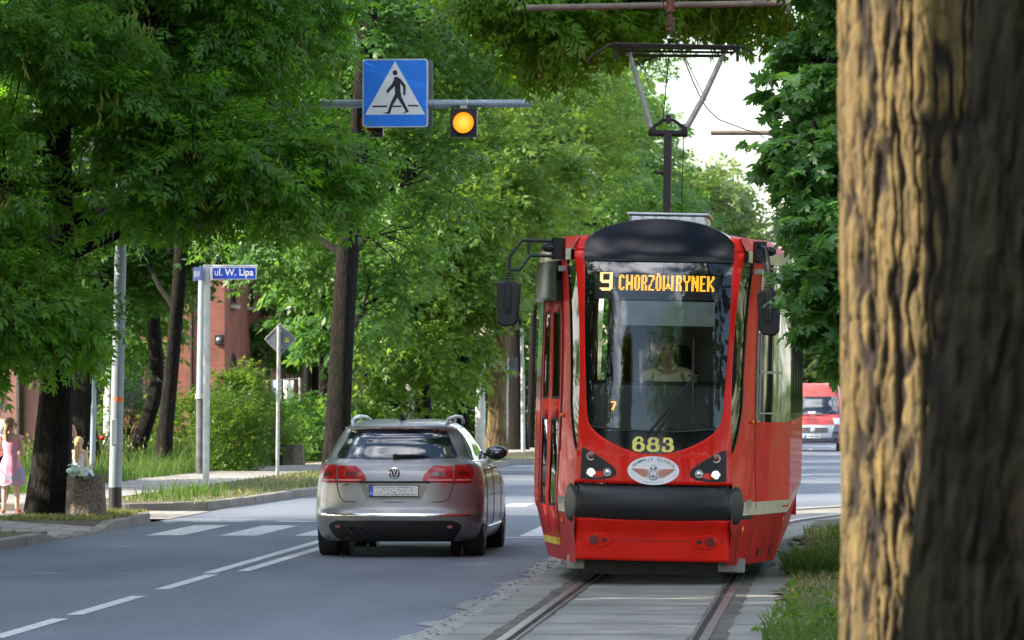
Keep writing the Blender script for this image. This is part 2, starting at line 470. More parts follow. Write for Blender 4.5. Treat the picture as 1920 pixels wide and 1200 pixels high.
mt['far'] = leaf_mat('far_leaf', (0.075, 0.14, 0.045), (0.17, 0.25, 0.08), (0.38, 0.5, 0.12), 0.42)
mt['maple'] = leaf_mat('maple_leaf', (0.028, 0.105, 0.028), (0.100, 0.215, 0.050), (0.22, 0.50, 0.06), 0.34, 0.36)
mt['seed'] = leaf_mat('ash_keys', (0.16, 0.21, 0.03), (0.34, 0.36, 0.06), (0.45, 0.50, 0.06), 0.4)
mt['bush'] = leaf_mat('bush_leaf', (0.016, 0.065, 0.010), (0.085, 0.17, 0.022), (0.28, 0.46, 0.05), 0.4)
mt['grass'] = leaf_mat('grass_blade', (0.026, 0.078, 0.012), (0.085, 0.150, 0.024), (0.19, 0.33, 0.04), 0.36, 0.6)
mt['drygrass'] = leaf_mat('dry_grass', (0.19, 0.17, 0.07), (0.34, 0.31, 0.15), (0.5, 0.45, 0.15), 0.4, 0.6)
mt['polegrey'] = M('grey_paint_pole', (0.25, 0.30, 0.35), 0.42, 0.15, var=0.06)
mt['galv'] = M('galvanised_steel', (0.42, 0.42, 0.41), 0.45, 0.55, var=0.12, scale=14)
mt['whitepole'] = M('white_pole', (0.50, 0.51, 0.50), 0.6)
mt['black'] = M('black_paint', (0.012, 0.012, 0.014), 0.5)
mt['orange'] = M('orange_band', (0.8, 0.17, 0.03), 0.5)
mt['aggregate'] = M('pebble_concrete', (0.19, 0.16, 0.125), 0.9, col2=(0.045, 0.036, 0.03), scale=34, detail=3, bump=1.0, bscale=28, bdist=0.02)
# ------------------------------------------------------------------ the setting
def struct(o): o['kind'] = 'structure'; return o

def ribbon(name, fl, fr, Ys, z, mat, parent=None, nx=1):
    g = G(); vs = []; fs = []
    for y in Ys:
        a, b = fl(y), fr(y)
        for i in range(nx + 1): vs.append((a + (b - a) * i / nx, y, z + gz(y)))
    w = nx + 1
    for j in range(len(Ys) - 1):
        for i in range(nx): fs.append((j * w + i, j * w + i + 1, (j + 1) * w + i + 1, (j + 1) * w + i))
    g.add(vs, fs)
    return g.build(name, mat, parent, smooth=False)

def frange(a, b, s):
    n = max(1, int(round((b - a) / s))); return [a + (b - a) * i / n for i in range(n + 1)]

XL = [(0, -9.42), (60, -9.40), (66, -9.4), (78, -9.05), (118, -8.4), (150, -5.8), (200, 0.0), (400, 20)]
XR = [(0, -2.96), (56, -2.96), (64, 0.6), (72, 2.6), (118, 3.4), (150, 3.6), (200, 9), (400, 32)]
xl = lambda y: smooth_tab(XL, y)
xr = lambda y: smooth_tab(XR, y)

struct(ribbon('ground', lambda y: -500, lambda y: 500, [-80, 0, 45, 90, 120, 160, 200, 230, 2500], -0.035, mt['soil']))
road = struct(ribbon('road', xl, xr, frange(-8, 400, 2), 0.0, mt['asphalt'], nx=4))

TX = -1.746; TY0, TR = 58.0, 28.0
def track(s, off):
    """point on the tram line: s metres along, off metres to the right"""
    if s < TY0: return (TX + off, s)
    a = (s - TY0) / TR
    return (TX + TR - (TR - off) * math.cos(a), TY0 + (TR - off) * math.sin(a))
def tribbon(g, o0, o1, z, s0=4, s1=98, step=0.8, jag0=0, jag1=0):
    vs = []; fs = []; ss = frange(s0, s1, step); r_ = random.Random(int(o0 * 1000) + 7)
    for s in ss:
        a = track(s, o0 + (r_.uniform(-1, 1) * jag0)); b = track(s, o1 + (r_.uniform(-1, 1) * jag1))
        vs += [(a[0], a[1], z), (b[0], b[1], z)]
    for i in range(len(ss) - 1): fs.append((2 * i, 2 * i + 1, 2 * i + 3, 2 * i + 2))
    g.add(vs, fs)
g = G(); tribbon(g, -1.24, 1.33, 0.004)
bed = struct(g.build('tram_track_bed', mt['concrete'], smooth=False))
# slab joints
g = G(); r_ = random.Random(5)
for s in frange(6, 95, 1.5):
    for o0, o1 in ((-1.22, -0.86), (-0.60, 0.60), (0.86, 1.30)):
        a = track(s, o0); b = track(s, o1); c = track(s + 0.028, o1); d = track(s + 0.028, o0)
        g.add([(a[0], a[1], .0065), (b[0], b[1], .0065), (c[0], c[1], .0065), (d[0], d[1], .0065)], [(0, 1, 2, 3)])
g.build('slab_joint', mt['groove'], bed, smooth=False)
for sgn in (-1, 1):
    c = sgn * 0.7175
    g = G(); tribbon(g, c - 0.115 if sgn > 0 else c - .15, c + 0.15 if sgn > 0 else c + .115, 0.008, step=0.35, jag0=.018, jag1=.018)
    g.build('rail_bedding', mt['dirt'], bed, smooth=False)
    rl = G(); tribbon(rl, c - 0.032, c + 0.032, 0.020)
    r1 = rl.build('rail', mt['railtop'], bed, smooth=False, solid=0.012)
    gg = G(); tribbon(gg, c - sgn * 0.034, c - sgn * 0.078, 0.012) if sgn < 0 else tribbon(gg, c - 0.078, c - 0.034, 0.012)
    gg.build('rail_groove', mt['groove'], bed, smooth=False)
    gg = G(); tribbon(gg, *(sorted((c - sgn * 0.080, c - sgn * 0.104))), 0.018)
    gg.build('rail_lip', mt['rail'], bed, smooth=False, solid=0.010)
# broken edge between asphalt and slabs
r_ = random.Random(9)
es = [(-3.03 - abs(r_.gauss(0.14, 0.05)) - 0.05 * math.sin(i * .7)) for i in range(200)]
struct(ribbon('broken_asphalt_edge', lambda y: es[int(y * 2) % 200], lambda y: -2.93 + 0.03 * math.sin(y * 7), frange(14, 57, 0.33), 0.0055, mt['patch']))
g = G()
for i in range(220):
    y = r_.uniform(24, 57); x = -3.06 + r_.gauss(0, 0.07); s = r_.uniform(.006, .020)
    g.ball((x, y, 0.006 + s * .3), (s, s * r_.uniform(1, 2), s * .5), 5, 3, (0, 0, r_.uniform(0, 3)))
tag(g.build('loose_gravel', M('gravel', (0.30, 0.28, 0.26), 0.9, col2=(0.14, 0.13, 0.12), scale=20), smooth=False), kind='stuff')

# markings (children of the road)
def quad_mark(name, pts, z=0.0045):
    g = G(); g.add([(x, y, z + gz(y)) for x, y in pts], [(0, 1, 2, 3)])
    return g.build(name, mt['paint'], road, smooth=False)
def line_mark(name, x0, x1, y0, y1): return quad_mark(name, [(x0, y0), (x1, y0), (x1, y1), (x0, y1)])
for k in range(10):
    x = -8.62 + 0.92 * k
    if x < -3.2: line_mark('crossing_stripe', x, x + 0.46, 55.3, 59.5)
    else:
        g = G(); g.add([(x, 55.3, .0105), (x + .46, 55.3, .0105), (x + .46, 59.5, .0105), (x, 59.5, .0105)], [(0, 1, 2, 3)])
        if x < -.1: g.build('crossing_stripe', mt['paint'], road, smooth=False)
for y0, y1 in ((24.5, 27.8), (28.6, 31.9), (32.4, 35.2), (35.8, 39.1), (40.4, 43.7)): line_mark('centre_dash', -6.22, -6.09, y0, y1)
line_mark('centre_line', -6.30, -6.17, 44.0, 54.6); line_mark('centre_line', -6.03, -5.90, 44.5, 54.6)
line_mark('centre_line', -6.28, -6.15, 60.4, 64.5)
line_mark('stop_line', -8.9, -8.15, 61.0, 61.3); line_mark('stop_line', -7.75, -7.2, 61.2, 61.5)
line_mark('stop_line', -4.4, -3.15, 54.7, 54.95)
for k in range(5): line_mark('crossing_stripe', -5.9 + k * .62, -5.55 + k * .62, 69.2 + k * .18, 71.0 + k * .18)
for y in range(76, 190, 8):
    q = (xl(y) + xr(y)) / 2 - 0.6
    line_mark('centre_dash', q - .06, q + .06, y, y + 3)
line_mark('edge_line', -9.0, -1.0, 104.0, 104.5)

# kerbs
def kerb(name, path, h0=-0.03, w=0.15, tops=None):
    g = G(); n = len(path)
    for i in range(n - 1):
        a, b = Vector(path[i]).to_2d(), Vector(path[i + 1]).to_2d()
        d = (b - a); L = d.length; d.normalize(); nn = Vector((-d.y, d.x))
        ta = (tops[i] if tops else 0.12); tb = (tops[i + 1] if tops else 0.12)
        k = max(1, int(round(L / 1.0)))
        for j in range(k):
            p = a + d * (L * j / k + .006); q = a + d * (L * (j + 1) / k - .006)
            za = ta + (tb - ta) * j / k; zb = ta + (tb - ta) * (j + 1) / k
            jz = random.uniform(-.006, .006); jx = random.uniform(-.008, .008)
            p1, q1 = p + nn * w, q + nn * w; p = p + nn * jx; q = q + nn * jx
            ga, gb = gz(p.y), gz(q.y)
            g.add([(p.x, p.y, h0 + ga), (q.x, q.y, h0 + gb), (q.x, q.y, zb + jz + gb), (p.x, p.y, za + jz + ga),
                   (p1.x, p1.y, h0 + ga), (q1.x, q1.y, h0 + gb), (q1.x, q1.y, zb + jz + gb), (p1.x, p1.y, za + jz + ga)],
                  [(0, 1, 2, 3), (3, 2, 6, 7), (5, 4, 7, 6), (0, 3, 7, 4), (1, 5, 6, 2), (0, 4, 5, 1)])
    return struct(g.build(name, mt['kerb'], smooth=False, bevel=0.018, segs=2))
kerb('kerb', [(-9.42, 10), (-9.42, 52.6), (-9.41, 53.6), (-9.40, 56.6), (-9.39, 57.6), (-9.38, 60.6), (-9.5, 61.3), (-9.8, 61.8), (-10.3, 62.1), (-16, 62.4)],
     tops=[.12, .12, .03, .03, .12, .12, .12, .12, .12, .12])
kerb('kerb', [(-16, 66.2), (-10.6, 66.3), (-10.0, 66.8), (-9.6, 67.6), (-9.4, 69), (-9.05, 78), (-8.9, 86), (-8.7, 98), (-8.45, 116), (-7.6, 130), (-5.9, 149), (-3.2, 170), (0, 200)])
struct(ribbon('driveway', lambda y: -60, lambda y: -9.36, [62.2, 66.3], 0.008, mt['pave']))
VA = [(60.6, -9.54), (61.3, -9.66), (61.8, -9.96), (62.1, -10.5), (62.3, -14.0)]
for a, b in ((10, 53.4), (57.8, 62.28)):
    struct(ribbon('verge', lambda y: lerp_tab(VA, y), lambda y: -70, frange(a, b, 5) if b < 60 else [57.8, 60.6, 61, 61.3, 61.6, 61.8, 62, 62.1, 62.28], 0.105, mt['soil']))
struct(ribbon('verge', lambda y: -13.05, lambda y: -70, [53.4, 57.8], 0.105, mt['soil']))
VB = [(66.4, -10.5), (66.9, -10.1), (67.7, -9.74), (69.0, -9.54), (70, -9.5), (78, -9.2)]
struct(ribbon('verge', lambda y: lerp_tab(VB, y) if y < 75 else xl(y) - 0.16, lambda y: -90, [66.4, 66.6, 66.9, 67.3, 67.7] + frange(68, 260, 6), 0.105, mt['soil'], nx=2))
g = G(); rx = [(-13.1, .111), (-10.9, .111), (-9.55, .026)]
for (xa, za), (xb, zb) in zip(rx, rx[1:]): g.add([(xa, 53.4, za), (xb, 53.4, zb), (xb, 57.8, zb), (xa, 57.8, za)], [(0, 1, 2, 3)])
struct(g.build('crossing_ramp', mt['pave'], smooth=False))
g = G()
for y in (53.4, 57.8): g.add([(-10.9, y, .108), (-9.50, y, .108), (-9.50, y, -.02), (-10.9, y, -.02)], [(0, 1, 2, 3)])
struct(g.build('ramp_edge', mt['kerb'], smooth=False))
struct(ribbon('footway', lambda y: -13.1, lambda y: -11.15, [10, 53.4], 0.112, mt['pave']))
struct(ribbon('footway', lambda y: -13.1, lambda y: -11.15, [57.8, 62.2], 0.112, mt['pave']))
struct(ribbon('footway', lambda y: lerp_tab([(66, -13.8), (100, -13.0), (160, -11.5)], y), lambda y: lerp_tab([(66, -11.5), (100, -11.0), (160, -9)], y), frange(66.4, 160, 6), 0.113, mt['pave']))
# right verge
r_ = random.Random(3)
vj = [r_.uniform(-.10, .10) for _ in range(400)]
struct(ribbon('verge', lambda y: -0.50 + 0.12 * math.sin(y * .9) + vj[int(y * 3) % 400] + max(0, y - 57.5) ** 2 / 60.0, lambda y: 60, frange(2, 72, 0.35), 0.030, mt['soil']))
struct(ribbon('verge', lambda y: xr(y) + .1, lambda y: 90, frange(74, 300, 6), 0.030, mt['soil']))

# ------------------------------------------------------------------ vegetation
def tmpl_ash(pairs=3, w=0.16, sp=1.0):
    V = []; T = []
    def leaflet(base, ang, L, wd, dz):
        b = Vector(base); d = Vector((math.cos(ang), math.sin(ang), dz)).normalized()
        s = Vector((-math.sin(ang), math.cos(ang), 0))
        k = len(V)
        V.extend([b, b + d * L * .42 + s * wd - Vector((0, 0, .25 * wd)), b + d * L, b + d * L * .42 - s * wd - Vector((0, 0, .25 * wd))])
        T.extend([(k, k + 1, k + 2), (k, k + 2, k + 3)])
    for i in range(pairs):
        x = 0.22 + 0.58 * i / max(1, pairs - 1)
        L = 0.46 - 0.05 * abs(i - 1)
        for s in (-1, 1): leaflet((x, 0, 0), s * R(52 - 8 * i) * sp, L, w * L, -0.25)
    leaflet((0.82, 0, 0), 0, 0.46, w * .46, -0.15)
    return np.array([tuple(v) for v in V]), np.array(T)
def tmpl_single():
    V = [(0, 0, 0), (.45, .30, -.08), (1, 0, 0), (.45, -.30, -.08)]
    return np.array(V, float), np.array([(0, 1, 2), (0, 2, 3)])
def tmpl_far():
    V = []; T = []
    for (x, y, a, L) in ((0, 0, 60, .5), (0.1, 0, -62, .5), (.35, 0, 38, .5), (.4, 0, -40, .5), (.55, 0, 0, .5)):
        a = R(a); k = len(V); d = np.array([math.cos(a), math.sin(a), -.2]); s = np.array([-math.sin(a), math.cos(a), 0])
        b = np.array([x, y, 0]); V += [b, b + d * L * .5 + s * .11, b + d * L, b + d * L * .5 - s * .11]
        T += [(k, k + 1, k + 2), (k, k + 2, k + 3)]
    return np.array(V), np.array(T)
def tmpl_maple():
    # (angle, radius) from the leaf's centre: five toothed lobes
    prof = [(0, .62), (9, .46), (17, .50), (25, .24), (36, .42), (46, .47), (54, .62), (62, .45), (72, .44), (82, .22), (100, .36), (113, .50), (124, .33), (145, .24), (172, .20)]
    pts = prof + [(-a, r) for a, r in reversed(prof[1:])]
    V = [(0.38, 0, 0.0)]
    for a, r in pts:
        V.append((0.38 + r * math.cos(R(a)), r * math.sin(R(a)), -0.32 * r * r + .03 * math.sin(R(a) * 5)))
    n = len(pts)
    T = [(0, 1 + i, 1 + (i + 1) % n) for i in range(n)]
    return np.array(V), np.array(T)
def tmpl_key():
    V = []; T = []
    rr = random.Random(2)
    for i in range(7):
        x0 = rr.uniform(0, .5); a = rr.uniform(-.5, .5); L = rr.uniform(.4, .6); k = len(V); w = .045
        d = np.array([math.cos(a), math.sin(a) * .6, rr.uniform(-.3, .3)]); b = np.array([x0, 0, 0]); s = np.array([0, 1, rr.uniform(-1, 1)]) * w
        V += [b, b + d * L * .6 + s, b + d * L, b + d * L * .6 - s]; T += [(k, k + 1, k + 2), (k, k + 2, k + 3)]
    return np.array(V), np.array(T)
TP = {'ash': tmpl_ash(), 'ash2': tmpl_ash(2, .19), 'single': tmpl_single(), 'far': tmpl_far(), 'maple': tmpl_maple(), 'key': tmpl_key()}

def scatter(t, P, D, N, S):
    V, T = TP[t]
    D = D / (np.linalg.norm(D, axis=1, keepdims=True) + 1e-9)
    B = np.cross(N, D); B /= (np.linalg.norm(B, axis=1, keepdims=True) + 1e-9)
    N = np.cross(D, B)
    W = (P[:, None, :] + S[:, None, None] * (V[None, :, 0:1] * D[:, None, :] + V[None, :, 1:2] * B[:, None, :] + V[None, :, 2:3] * N[:, None, :]))
    n = len(P); nv = len(V)
    F = T[None, :, :] + (np.arange(n) * nv)[:, None, None]
    return W.reshape(-1, 3), F.reshape(-1, 3)

def cat_(parts):
    Vs = []; Fs = []; k = 0
    for V, F in parts:
        Vs.append(V); Fs.append(F + k); k += len(V)
    return np.concatenate(Vs), np.concatenate(Fs)

CR = np.array(CAMROT)
def inframe(P, m=60):
    q = (P - np.array([0, 0, HC])) @ CR
    z = -q[:, 2]; z = np.where(z < .1, .1, z)
    x = CX + FPX * q[:, 0] / z; y = CY - FPX * q[:, 1] / z
    return (q[:, 2] < -1) & (x > -m) & (x < 1920 + m) & (y > -m) & (y < 1200 + m)

def foliage(C, O, crad, twigs, leaves, tl, ls, tpl, droop=0.35, tsp=0.9):
    """C cluster centres, O outward directions -> leaf mesh arrays"""
    n = len(C)
    if n == 0: return None
    c = np.repeat(C, twigs, 0); o = np.repeat(O, twigs, 0)
    r3 = lambda k: rng.normal(size=(k, 3))
    start = c + r3(n * twigs) * crad * np.array([0.46, 0.46, 0.24])
    td = o * 0.6 + r3(n * twigs) * tsp * 0.6; td[:, 2] -= droop * .5
    td /= np.linalg.norm(td, axis=1, keepdims=True)
    L = tl * rng.uniform(.6, 1.3, (n * twigs, 1))
    s = np.repeat(start, leaves, 0); d = np.repeat(td, leaves, 0); LL = np.repeat(L, leaves, 0)
    t = np.tile(np.linspace(0.05, 1, leaves), n * twigs)[:, None]
    P = s + d * LL * t; P[:, 2] -= droop * .35 * (LL[:, 0] * t[:, 0]) ** 2
    side = np.cross(d, np.array([0, 0, 1.0])); side /= (np.linalg.norm(side, axis=1, keepdims=True) + 1e-6)
    sg = np.tile(np.where(np.arange(leaves) % 2 == 0, 1., -1.), n * twigs)[:, None]
    D = d * .65 + side * sg * .8 + r3(len(P)) * .35; D[:, 2] -= droop * .9
    N = np.array([0, 0, 1.0]) + r3(len(P)) * .45 + o.repeat(leaves, 0) * .25
    S = ls * rng.uniform(.7, 1.25, len(P))
    return scatter(tpl, P, D, N, S), (start, td, L)

def ell_points(n, c, r, shell=0.55):
    p = rng.normal(size=(n, 3)); p /= np.linalg.norm(p, axis=1, keepdims=True)
    rad = rng.uniform(shell ** 3, 1, (n, 1)) ** (1 / 3)
    return np.array(c) + p * rad * np.array(r), p

def tree(name, label, group, base, pts, r0, r1, blobs, leafmat, style='ash', bark='bark', seeds=0, flare=1.35, loc=None, detail=1.0, coarse=True, tags='tree', twigs_show=True, dens=1.0, ls=None, knob=0, fsc=1.0, cls=.50, margin=150, up=None):
    """pts: trunk points above base; blobs: (centre, radii, clusters)"""
    bx, by = base[0], base[1]; bz = base[2] if len(base) > 2 else gz(by) + .09
    root = thing(name, label, tags, (bx, by, bz), 0, group)
    O0 = np.array([bx, by, bz])
    g = G()
    P = [Vector((0, 0, -0.15))] + [Vector(p) - Vector((bx, by, bz)) for p in pts]
    # resample the trunk
    fine = []; rad = []
    tot = sum((b - a).length for a, b in zip(P, P[1:])); acc = 0
    for a, b in zip(P, P[1:]):
        k = max(2, int((b - a).length / .5))
        for i in range(k):
            q = a + (b - a) * (i / k); s = (acc + (b - a).length * i / k) / tot
            fine.append(q); rr = r0 + (r1 - r0) * s
            rr *= 1 + (flare - 1) * math.exp(-max(0, q.z) / .45)
            rad.append(rr * (1 + knob * random.uniform(-1, 1)))
        acc += (b - a).length
    fine.append(P[-1]); rad.append(r1)
    # smooth
    for _ in range(3): fine = [fine[0]] + [(fine[i - 1] + fine[i] * 2 + fine[i + 1]) / 4 for i in range(1, len(fine) - 1)] + [fine[-1]]
    n = 14; vs = []; fs = []
    for i, (p, r_) in enumerate(zip(fine, rad)):
        for k in range(n):
            a = 2 * math.pi * k / n
            w = r_ * (1 + .07 * math.sin(3 * a + p.z * .9 + bx) + .05 * math.sin(5 * a - p.z * 1.7 + by))
            vs.append(p + Vector((math.cos(a) * w, math.sin(a) * w, 0)))
    for i in range(len(fine) - 1):
        for k in range(n):
            a = i * n + k; b = i * n + (k + 1) % n; fs.append((a, b, b + n, a + n))
    g.add(vs, fs)
    lv = []; sd = []
    TPt = [Vector(p) for p in fine]
    for bl in blobs:
        c, r, nc = bl[0], bl[1], int(bl[2] * dens)
        c = Vector(c) - Vector((bx, by, bz))
        # limb
        att = min(TPt, key=lambda q: abs(q.z - max(c.z - .2 * math.hypot(c.x - q.x, c.y - q.y), min(2.2, c.z * .8))) + (0 if q.z < c.z else 5))
        if up is not None: att = TPt[-1]
        mid = att.lerp(c, .5) + Vector((random.uniform(-.3, .3), random.uniform(-.3, .3), random.uniform(.1, .5) * (c - att).length * .25))
        limb = []
        for i in range(9):
            t = i / 8; limb.append(att * (1 - t) ** 2 + mid * 2 * t * (1 - t) + c * t * t + Vector((random.uniform(-.05, .05), random.uniform(-.05, .05), random.uniform(-.05, .05))) * (1 if 0 < i < 8 else 0))
        lr = min(r1 * .6, .02 + .016 * (c - att).length)
        g.tube(limb, [lr + (0.02 - lr) * (i / 8) for i in range(9)], 6, False)
        C, O = ell_points(nc, tuple(c), r)
        vis = inframe(C + O0, margin)
        for k in range(nc):
            e = Vector(C[k]); far_ = not vis[k]
            if far_ and k % 4: continue
            s_ = limb[random.randint(4, 8)]
            m_ = s_.lerp(e, .5) + Vector((random.uniform(-.15, .15), random.uniform(-.15, .15), random.uniform(0, .25)))
            g.tube([s_, m_, e], [.022, .014, .007], 4, False)
        lsz = ls or (.30 if style in ('ash', 'ashy') else .30)
        Cv, Ov = C[vis], O[vis]; Cc, Oc = C[~vis], O[~vis]
        tp = {'ash': 'ash', 'far': 'far', 'maple': 'maple', 'mid': 'ash2'}[style]
        if len(Cv):
            if style == 'maple': q, tw = foliage(Cv, Ov, .30 * fsc, 5, 8, .26 * fsc, ls or .15, 'maple', .6, 1.0)
            else: q, tw = foliage(Cv, Ov, .55 * fsc, int(6 * detail) or 1, 8, .62 * fsc, lsz, tp, .5)
            lv.append(q)
            if twigs_show:
                st, td, L = tw
                for k in range(0, len(st), 2):
                    a = Vector(st[k]); b = a + Vector(td[k]) * float(L[k, 0]); b.z -= .1
                    g.tube([a, b], [.008, .003], 3, False)
            if seeds:
                m_ = rng.random(len(Cv)) < seeds
                if m_.any():
                    q, _ = foliage(Cv[m_], Ov[m_] * 0, .5 * fsc, 4, 3, .3 * fsc, .26 if ls is None else ls * .8, 'key', 3.0, .3)
                    sd.append(q)
        if len(Cc) and coarse:
            q, _ = foliage(Cc, Oc, .6 * fsc, 4, 3, .7 * fsc, cls, 'single', .4)
            lv.append(q)
    tk = g.build('trunk', mt[bark], root, angle=60)
    if lv:
        V, F = cat_(lv); np_obj('crown', V, F, mt[leafmat], root)
    if sd:
        V, F = cat_(sd); np_obj('seed_clusters', V, F, mt['seed'], root)
    return root

def Bp(px, py, Y, rx, ry, rz, n): return (tuple(pt(px, py, Y)), (rx, ry, rz), n)
def auto_blobs(c, r, nb, ncl, seed=0, low=-1.0):
    rr = random.Random(seed); out = []
    for i in range(nb):
        a = i * 2.4 + rr.uniform(-.4, .4); u = -1 + 2 * (i + .5) / nb; u = max(u, low)
        w = math.sqrt(max(0.05, 1 - u * u)) * rr.uniform(.55, .8)
        out.append(((c[0] + math.cos(a) * w * r[0], c[1] + math.sin(a) * w * r[1], c[2] + u * r[2] * .75),
                    (r[0] * rr.uniform(.3, .42), r[1] * rr.uniform(.3, .42), r[2] * rr.uniform(.2, .3)), ncl))
    return out
# ------------------------------------------------------------------ trees
def up(px, Y, pys):  # trunk points along a pixel column list [(px,py)...] at one distance
    return [tuple(pt(a, b, Y)) for a, b in pys]
G_ROW = 'trees lining the left side of the road'
G_BACK = 'trees in the grass behind the footway'

# 1 nearest tree on the left verge
b1 = gpt(92, 968, .10); Y1 = b1.y
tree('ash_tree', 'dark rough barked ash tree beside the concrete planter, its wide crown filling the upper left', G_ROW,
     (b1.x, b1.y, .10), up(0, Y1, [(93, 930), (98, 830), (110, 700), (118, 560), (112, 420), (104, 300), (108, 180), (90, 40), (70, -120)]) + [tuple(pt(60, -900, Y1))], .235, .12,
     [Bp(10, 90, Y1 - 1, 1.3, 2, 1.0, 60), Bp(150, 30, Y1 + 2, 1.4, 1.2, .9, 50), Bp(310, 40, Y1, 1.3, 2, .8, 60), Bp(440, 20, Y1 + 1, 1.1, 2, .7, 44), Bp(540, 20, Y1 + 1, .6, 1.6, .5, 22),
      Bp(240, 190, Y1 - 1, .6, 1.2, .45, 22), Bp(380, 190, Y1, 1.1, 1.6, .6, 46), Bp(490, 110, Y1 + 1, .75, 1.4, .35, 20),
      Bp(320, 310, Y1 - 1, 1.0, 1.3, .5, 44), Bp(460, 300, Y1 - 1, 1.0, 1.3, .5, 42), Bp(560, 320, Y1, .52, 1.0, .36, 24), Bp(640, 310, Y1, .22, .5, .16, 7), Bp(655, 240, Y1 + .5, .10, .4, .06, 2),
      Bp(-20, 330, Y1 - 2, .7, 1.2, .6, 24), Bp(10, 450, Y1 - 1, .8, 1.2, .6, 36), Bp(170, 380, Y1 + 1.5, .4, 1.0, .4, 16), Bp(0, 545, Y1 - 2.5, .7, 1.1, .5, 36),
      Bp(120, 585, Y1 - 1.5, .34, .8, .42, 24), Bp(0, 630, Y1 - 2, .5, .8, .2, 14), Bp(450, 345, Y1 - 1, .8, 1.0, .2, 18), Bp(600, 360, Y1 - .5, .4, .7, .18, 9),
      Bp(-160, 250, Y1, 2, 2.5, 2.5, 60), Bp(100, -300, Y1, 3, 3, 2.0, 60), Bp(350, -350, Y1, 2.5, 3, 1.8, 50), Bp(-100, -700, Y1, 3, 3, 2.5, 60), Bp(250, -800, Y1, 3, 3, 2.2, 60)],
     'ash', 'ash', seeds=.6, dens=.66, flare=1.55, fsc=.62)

# 2 the tall trunk behind the car
b2 = gpt(630, 893, .10)
tree('ash_tree', 'tall dark trunked tree directly behind the silver car, rising to the crossing sign', G_ROW,
     (b2.x, b2.y, .10), up(0, b2.y, [(632, 860), (640, 700), (645, 560), (655, 420), (668, 300), (680, 200), (690, 60), (700, -100)]) + [tuple(pt(700, -500, b2.y))], .25, .14,
     [Bp(720, 440, 92, .9, 2, .8, 16), Bp(700, 560, 92, .5, 1.5, .7, 12), Bp(780, 330, 93, 1.3, 2, .9, 26), Bp(600, 60, 92, 1.6, 2.5, 1.3, 34),
      Bp(700, 30, 89, .6, .8, .7, 20), Bp(740, 40, 91.5, 1.7, 2.5, 1.0, 36), Bp(900, 60, 93, 1.4, 2.5, 1.2, 32), Bp(520, 430, 92, 1.1, 1.6, .6, 18), Bp(670, 150, 92, 1.1, 2, 1.2, 26),
      Bp(800, -300, 94, 3.5, 4, 2.2, 50), Bp(500, -300, 94, 3.5, 4, 2.2, 50), Bp(650, -700, 94, 4, 4, 3, 60)],
     'mid', 'mid', detail=1.0, ls=.34)

# 3 paired trunks in the grass
b3 = gpt(303, 886, .10)
tree('broadleaf_tree', 'slim dark straight tree in the tall grass, right one of the crossing pair', G_BACK,
     (b3.x, b3.y, .10), up(0, b3.y, [(307, 860), (312, 780), (322, 680), (332, 580), (338, 500), (345, 380), (350, 200)]), .165, .11,
     [Bp(330, 480, 97, 1.1, 1.6, .5, 26), Bp(260, 470, 98, .9, 1.4, .6, 20), Bp(420, 380, 98, 1.6, 2, .8, 30), Bp(270, 360, 98, 1.5, 2, .8, 26),
      Bp(360, 100, 98, 3, 3, 2.5, 50), Bp(300, -300, 98, 3.5, 3.5, 3, 50)], 'mid', 'mid', detail=1.0, ls=.34)
b3b = gpt(248, 868, .10)
tree('broadleaf_tree', 'dark leaning tree with a crooked stem, left one of the crossing pair in the grass', G_BACK,
     (b3b.x, b3b.y, .10), up(0, b3b.y, [(255, 845), (275, 790), (295, 740), (298, 680), (285, 610), (290, 560), (300, 500), (290, 380), (270, 200)]), .18, .12,
     [Bp(260, 420, 106, 1.6, 2, 1, 24), Bp(200, 250, 106, 2.5, 3, 2, 36), Bp(250, -100, 106, 4, 4, 3, 50)], 'mid', 'mid', ls=.34)
b4 = gpt(150, 880, .10)
tree('broadleaf_tree', 'grey trunked tree just behind the planter, half hidden by the nearest dark trunk', G_BACK,
     (b4.x, b4.y, .10), up(0, b4.y, [(150, 850), (152, 760), (160, 700), (175, 600), (190, 480), (190, 300)]), .36, .18,
     [Bp(120, 560, 96, 1.5, 2, 1.4, 22), Bp(200, 440, 98, 1.2, 2, 1.0, 22), Bp(60, 480, 98, 1.8, 2, 1.5, 22), Bp(150, 200, 98, 3.5, 3, 2.6, 50), Bp(100, -300, 98, 4, 4, 3, 50)], 'mid', 'mid', bark='bark', ls=.34)
# trees between, in shade under the canopy
for (px, py, wpx, lab) in ((215, 856, 16, 'thin dark trunk in the shade right of the grey trunked tree'), (575, 842, 16, 'shaded trunk behind the hedge and the far planter'),
                           (606, 846, 24, 'shaded trunk just left of the tall dark trunk behind the car'), (680, 838, 14, 'thin brown sunlit trunk above the left end of the car roof')):
    b = gpt(px, py, .10)
    sc = FPX / b.y
    tree('broadleaf_tree', lab, G_BACK, (b.x, b.y, gz(b.y) + .10), up(0, b.y, [(px + 1, py - 60), (px + 4, py - 200), (px + 2, py - 420)]) + [tuple(pt(px, py - 700, b.y))], wpx / sc / 2, wpx / sc / 3,
         [Bp(px + 30, 600, b.y, .8, 2, .8, 8), Bp(px + 50, 480, b.y, 1.8, 2, 1.1, 14), Bp(px, 330, b.y, 2.8, 3, 2, 26), Bp(px, 50, b.y, 4, 4, 3, 36)], 'mid', 'far', bark='bark', ls=.5, twigs_show=False)

